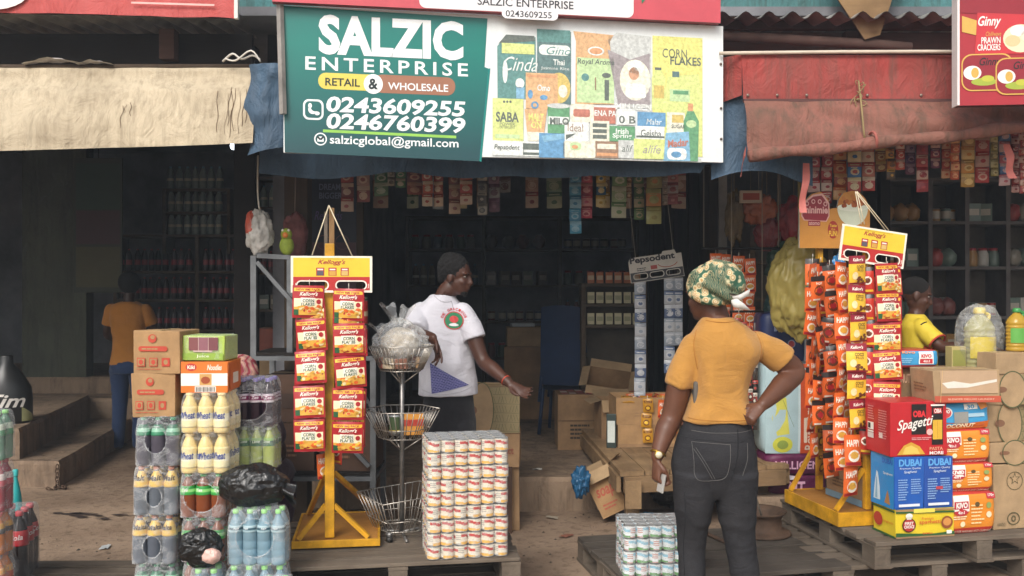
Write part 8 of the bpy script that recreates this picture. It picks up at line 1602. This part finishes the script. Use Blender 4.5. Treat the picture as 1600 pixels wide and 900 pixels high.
# ---- the boy at the right
def boy():
    D = 5.72; S_ = D / FPX
    def p(px, py, dy=0.): return Vector(((px - 800) * S_, D + dy, CH - (py - 450) * S_))
    sk = mat_skin('skin_boy', '#4a2c1f'); b = MB(); Y = R(62)
    torso(b, [(p(1436, 610), .115, .085, Y), (p(1435, 565), .11, .08, Y), (p(1434, 525), .12, .085, Y), (p(1432, 502), .12, .07, Y), (p(1430, 492), .055, .045, Y), (p(1430, 488), .045, .042, Y)])
    limb(b, [p(1430, 498), p(1432, 486), p(1434, 474)], (.048, .045, .044)); Hm = head(b, p(1432, 461, 0), (.95, -.22, -.25), (.1, 0, 1), .92)
    RS, RE, RW = p(1428, 510, -.10), p(1446, 538, -.22), p(1488, 536, -.40); LS, LE, LW = p(1444, 510, .08), p(1462, 542, .02), p(1500, 541, -.25)
    limb(b, [RS, RS.lerp(RE, .5), RE, RE.lerp(RW, .4), RW], (.044, .040, .033, .032, .021)); limb(b, [LS, LS.lerp(LE, .5), LE, LE.lerp(LW, .4), LW], (.044, .040, .033, .032, .021))
    hand(b, RW, (.9, -.2, -.15), (.0, -.1, -1), 1, (.15, .2, .2, .25), .85, .2); hand(b, LW, (.9, -.2, -.2), (.0, -.1, -1), 1, (.15, .2, .2, .25), .85, .2)
    FR = Vector((math.sin(Y), -math.cos(Y), 0)); zf = .283
    for s_ in (-1, 1):
        h = p(1436, 620) + Vector((-math.cos(Y) * .06 * s_, -math.sin(Y) * .06 * s_, 0)); leg(b, h, Vector((h.x, h.y, zf + .36)) + FR * .02, Vector((h.x, h.y, zf + .07)), (.062, .055, .042, .043, .03), FR)
    body = solid(b, 'person', sk, .0055, 3, label='boy in yellow and red football shirt behind the stacked boxes at the right', cat='person'); eyes(body, Hm)
    b = MB(); b.T = Hm; b.ball((0, -.018, .036), (.0775, .094, .085), None, 18); b.T = Hm; solid(b, 'hair', M('#120e0c', .95, .3, 60, .5, 160), .005, 1, body)
    ym, n, bs = new_mat('yellow_jersey'); v = coords(n); sp = n.nodes.new('ShaderNodeSeparateXYZ'); n.links.new(v, sp.inputs[0]); ad = n.nodes.new('ShaderNodeMath'); ad.operation = 'MULTIPLY_ADD'; n.links.new(sp.outputs[0], ad.inputs[0]); ad.inputs[1].default_value = -2.4; n.links.new(sp.outputs[2], ad.inputs[2])
    n.links.new(ramp(n, noise_tex(n, v, 6, 4), [(.3, lin('#c4ab28')), (.7, lin('#d8bf3a'))]), bs.inputs['Base Color']); bs.inputs['Roughness'].default_value = .7; add_bump(n, bs, noise_tex(n, v, 12, 4, .5, .8), .3, .02)
    b = MB(); torso(b, [(p(1437, 612), .135, .11, Y), (p(1436, 575), .13, .105, Y), (p(1435, 530), .135, .105, Y), (p(1432, 508), .132, .09, Y), (p(1431, 497), .08, .065, Y), (p(1430, 491), .055, .052, Y)])
    limb(b, [RS, RS.lerp(RE, .3), RS.lerp(RE, .75)], (.054, .056, .058), end=False); limb(b, [LS, LS.lerp(LE, .3), LS.lerp(LE, .75)], (.054, .055, .056), end=False); ts = solid(b, 'jersey', ym, .006, 4, body, folds(31, .003, 8, 1)); tt = bvh(ts); fr = lambda x, y: p(x, y, -.8); RJ = P('#b03a2a', .8)
    decal('side_panel', tt, ts, *gridpts(lambda u, v: fr(1424 + 22 * u + 4 * v * (1 - u), 600 - 62 * v + 10 * u), 10, 16), RJ, .003)
    b = MB(); ax = (RE - RS).normalized(); wa = RS.lerp(RE, .78); sd = ax.cross(Vector((0, 0, 1))).normalized(); u2 = ax.cross(sd); b.tube([wa + (sd * math.cos(t) + u2 * math.sin(t)) * .056 for t in [i / 18 * 6.283 for i in range(18)]], .006, RJ, 6, closed=True); b.build('cuff', ts)
    tuck(body, ts)
    seam('shoulder_mark', tt, ts, [fr(1422, 506), fr(1427, 503), fr(1431, 502)], P('#2a2622', .8), .004)
    sh_ = MB(); torso(sh_, [(p(1436, 700), .12, .10, Y), (p(1436, 650), .125, .10, Y), (p(1437, 610), .115, .09, Y)])
    for s_ in (-1, 1): h = p(1436, 640) + Vector((-math.cos(Y) * .06 * s_, -math.sin(Y) * .06 * s_, 0)); limb(sh_, [h, Vector((h.x, h.y, zf + .5)), Vector((h.x, h.y, zf + .38)) + FR * .02], (.078, .076, .076))
    solid(sh_, 'shorts', mat_cloth('navy_shorts', '#22283c'), .008, 3, body)
boy()

# ---- person with the red head scarf, sitting behind the drink packs
def sitter():
    o = Vector((-1.565, 5.33, 0)); sk = mat_skin('skin_sitter', '#3a241b'); b = MB(); Y = R(200)
    torso(b, [(o + Vector((0, 0, .42)), .17, .14, 0), (o + Vector((0, 0, .60)), .14, .11, 0), (o + Vector((0, -.01, .78)), .165, .11, 0), (o + Vector((0, -.01, .91)), .17, .09, 0), (o + Vector((0, -.01, .95)), .06, .055, 0)])
    limb(b, [o + Vector((0, -.01, .94)), o + Vector((.0, -.02, 1.0)), o + Vector((0, -.02, 1.05))], (.058, .054, .053)); Hm = head(b, o + Vector((0, -.03, 1.105)), (-.75, .62, -.35), (0, 0, 1), .98)
    for s_ in (-1, 1):
        S0 = o + Vector((.18 * s_, -.01, .87)); E0 = o + Vector((.20 * s_, .12, .62)); W0 = o + Vector((.10 * s_, .34, .55)); limb(b, [S0, S0.lerp(E0, .5), E0, W0], (.052, .048, .04, .028)); hand(b, W0, (-.3 * s_, .9, -.2), (0, 0, -1), s_, (.4, .4, .45, .5))
        K = o + Vector((.13 * s_, .42, .43)); A_ = o + Vector((.12 * s_, .40, .085)); leg(b, o + Vector((.09 * s_, .02, .45)), K, A_, (.085, .08, .06, .058, .04), (0, 1, 0))
    body = solid(b, 'person', sk, .007, 3, label='seated person in a red and cream head scarf behind the drink packs', cat='person'); eyes(body, Hm)
    am, n, bs = new_mat('red_scarf'); v = coords(n, (1, 1, 1.6), (.3, .2, 0)); wv = n.nodes.new('ShaderNodeTexWave'); wv.inputs['Scale'].default_value = 9; wv.inputs['Distortion'].default_value = 9; n.links.new(v, wv.inputs['Vector']); n.links.new(ramp(n, wv.outputs['Fac'], [(.3, lin('#8a2f3a')), (.5, lin('#c9a8a0')), (.6, lin('#6a2a30')), (.85, lin('#b58a7a'))]), bs.inputs['Base Color']); bs.inputs['Roughness'].default_value = .8
    b = MB(); hc = o + Vector((.008, -.025, 1.135)); b.ball(hc, (.10, .115, .085), None, 16); b.tube([hc + Vector((-.09, -.05, -.02)), hc + Vector((0, -.115, -.025)), hc + Vector((.09, -.05, -.035))], rl(.022, .026, .022), None, 12, 4); b.ball(hc + Vector((.07, -.03, -.01)), (.045, .05, .045), None, 10); solid(b, 'head_scarf', am, .006, 2, body, folds(41, .004, 16, 1.2))
    dr = mat_cloth('dark_dress', '#3a2430', .9); b = MB(); torso(b, [(o + Vector((0, 0, .40)), .19, .16, 0), (o + Vector((0, 0, .60)), .158, .125, 0), (o + Vector((0, -.01, .78)), .18, .125, 0), (o + Vector((0, -.01, .905)), .182, .10, 0), (o + Vector((0, -.01, .94)), .08, .07, 0)])
    for s_ in (-1, 1): limb(b, [o + Vector((.17 * s_, -.01, .87)), o + Vector((.19 * s_, .06, .74))], (.062, .062)); limb(b, [o + Vector((.09 * s_, .02, .47)), o + Vector((.13 * s_, .42, .46)), o + Vector((.13 * s_, .43, .2))], (.105, .09, .085))
    tuck(body, solid(b, 'dress', dr, .008, 3, body, folds(43, .004, 8, 1)))
    t = thing('stool', 'low wooden stool under the seated person behind the drink packs', 'stool', o)
    b = MB(); b.box(-.16, -.15, .30, .16, .15, .335, W_tabx, .004); b.build('seat', t)
    for sx in (-1, 1):
        for sy in (-1, 1): b = MB(); b.box(sx * .13 - .02, sy * .12 - .02, 0, sx * .13 + .02, sy * .12 + .02, .2995, W_shelf, .002); b.build('leg', t)
sitter()

# ---- customer deep in the left shop
def customer():
    o = Vector((-3.80, 9.2, .0)); sk = mat_skin('skin_customer', '#3a241b'); b = MB()
    torso(b, [(o + Vector((0, 0, .82)), .16, .12, 0), (o + Vector((0, 0, 1.05)), .125, .10, 0), (o + Vector((0, 0, 1.28)), .16, .10, 0), (o + Vector((0, 0, 1.41)), .15, .085, 0), (o + Vector((0, 0, 1.46)), .06, .055, 0)])
    limb(b, [o + Vector((0, 0, 1.44)), o + Vector((0, .01, 1.5)), o + Vector((0, .02, 1.56))], (.058, .055, .054)); head(b, o + Vector((0, .03, 1.61)), (-.3, .95, -.1), (0, 0, 1), .98)
    for s_ in (-1, 1):
        S0 = o + Vector((.185 * s_, 0, 1.38)); E0 = o + Vector((.235 * s_, .08, 1.12)); W0 = o + Vector((.16 * s_, .28, 1.08)); limb(b, [S0, S0.lerp(E0, .5), E0, W0], (.054, .05, .041, .028)); hand(b, W0, (-.3 * s_, .9, .1), (-s_, 0, 0), s_, (.4, .4, .45, .5)); leg(b, o + Vector((.09 * s_, 0, .82)), o + Vector((.10 * s_, .03, .47)), o + Vector((.10 * s_, -.02, .085)), (.085, .08, .058, .06, .042), (0, 1, 0))
    body = solid(b, 'person', sk, .008, 3, label='person in a brownish yellow t-shirt seen from behind, deep in the left shop', cat='person')
    b = MB(); b.ball(o + Vector((0, .015, 1.655)), (.105, .115, .115), None, 16, lambda d: 1 + .05 * noise.noise(d * 8)); solid(b, 'hair', M('#0d0b0a', .95, .3, 60), .008, 1, body)
    b = MB(); torso(b, [(o + Vector((0, 0, .84)), .178, .135, 0), (o + Vector((0, 0, 1.05)), .148, .118, 0), (o + Vector((0, 0, 1.28)), .175, .118, 0), (o + Vector((0, 0, 1.41)), .172, .10, 0), (o + Vector((0, 0, 1.465)), .075, .07, 0)])
    for s_ in (-1, 1): limb(b, [o + Vector((.17 * s_, 0, 1.38)), o + Vector((.21 * s_, .04, 1.24))], (.066, .07), end=False)
    tuck(body, solid(b, 't_shirt', mat_cloth('ochre_tee', '#a87030'), .008, 3, body, folds(51, .004, 7, 1))); b = MB(); torso(b, [(o + Vector((0, 0, .76)), .165, .13, 0), (o + Vector((0, -.01, .84)), .168, .13, 0), (o + Vector((0, 0, .93)), .15, .115, 0)])
    for s_ in (-1, 1): limb(b, [o + Vector((.09 * s_, 0, .80)), o + Vector((.10 * s_, .03, .47)), o + Vector((.10 * s_, -.02, .06))], (.10, .072, .055))
    solid(b, 'jeans', mat_cloth('blue_jeans', '#2a3a5a'), .008, 3, body, folds(53, .003, 9, 1.5))
customer()
# ------------------------------------------------------------------ thin hazy volume, added to lift the dark interiors
hz, n, bs = new_mat('haze_veil'); n.nodes.remove(bs); pv = n.nodes.new('ShaderNodeVolumePrincipled'); pv.inputs['Color'].default_value = (.80, .90, 1, 1); pv.inputs['Density'].default_value = .0055; pv.inputs['Anisotropy'].default_value = .2
n.links.new(pv.outputs[0], n.nodes['Material Output'].inputs['Volume'])
b = MB(); b.box(-170, -170, -1.2, 170, 170, 5.2, hz); tag(b.build('added_haze'), kind='stuff')
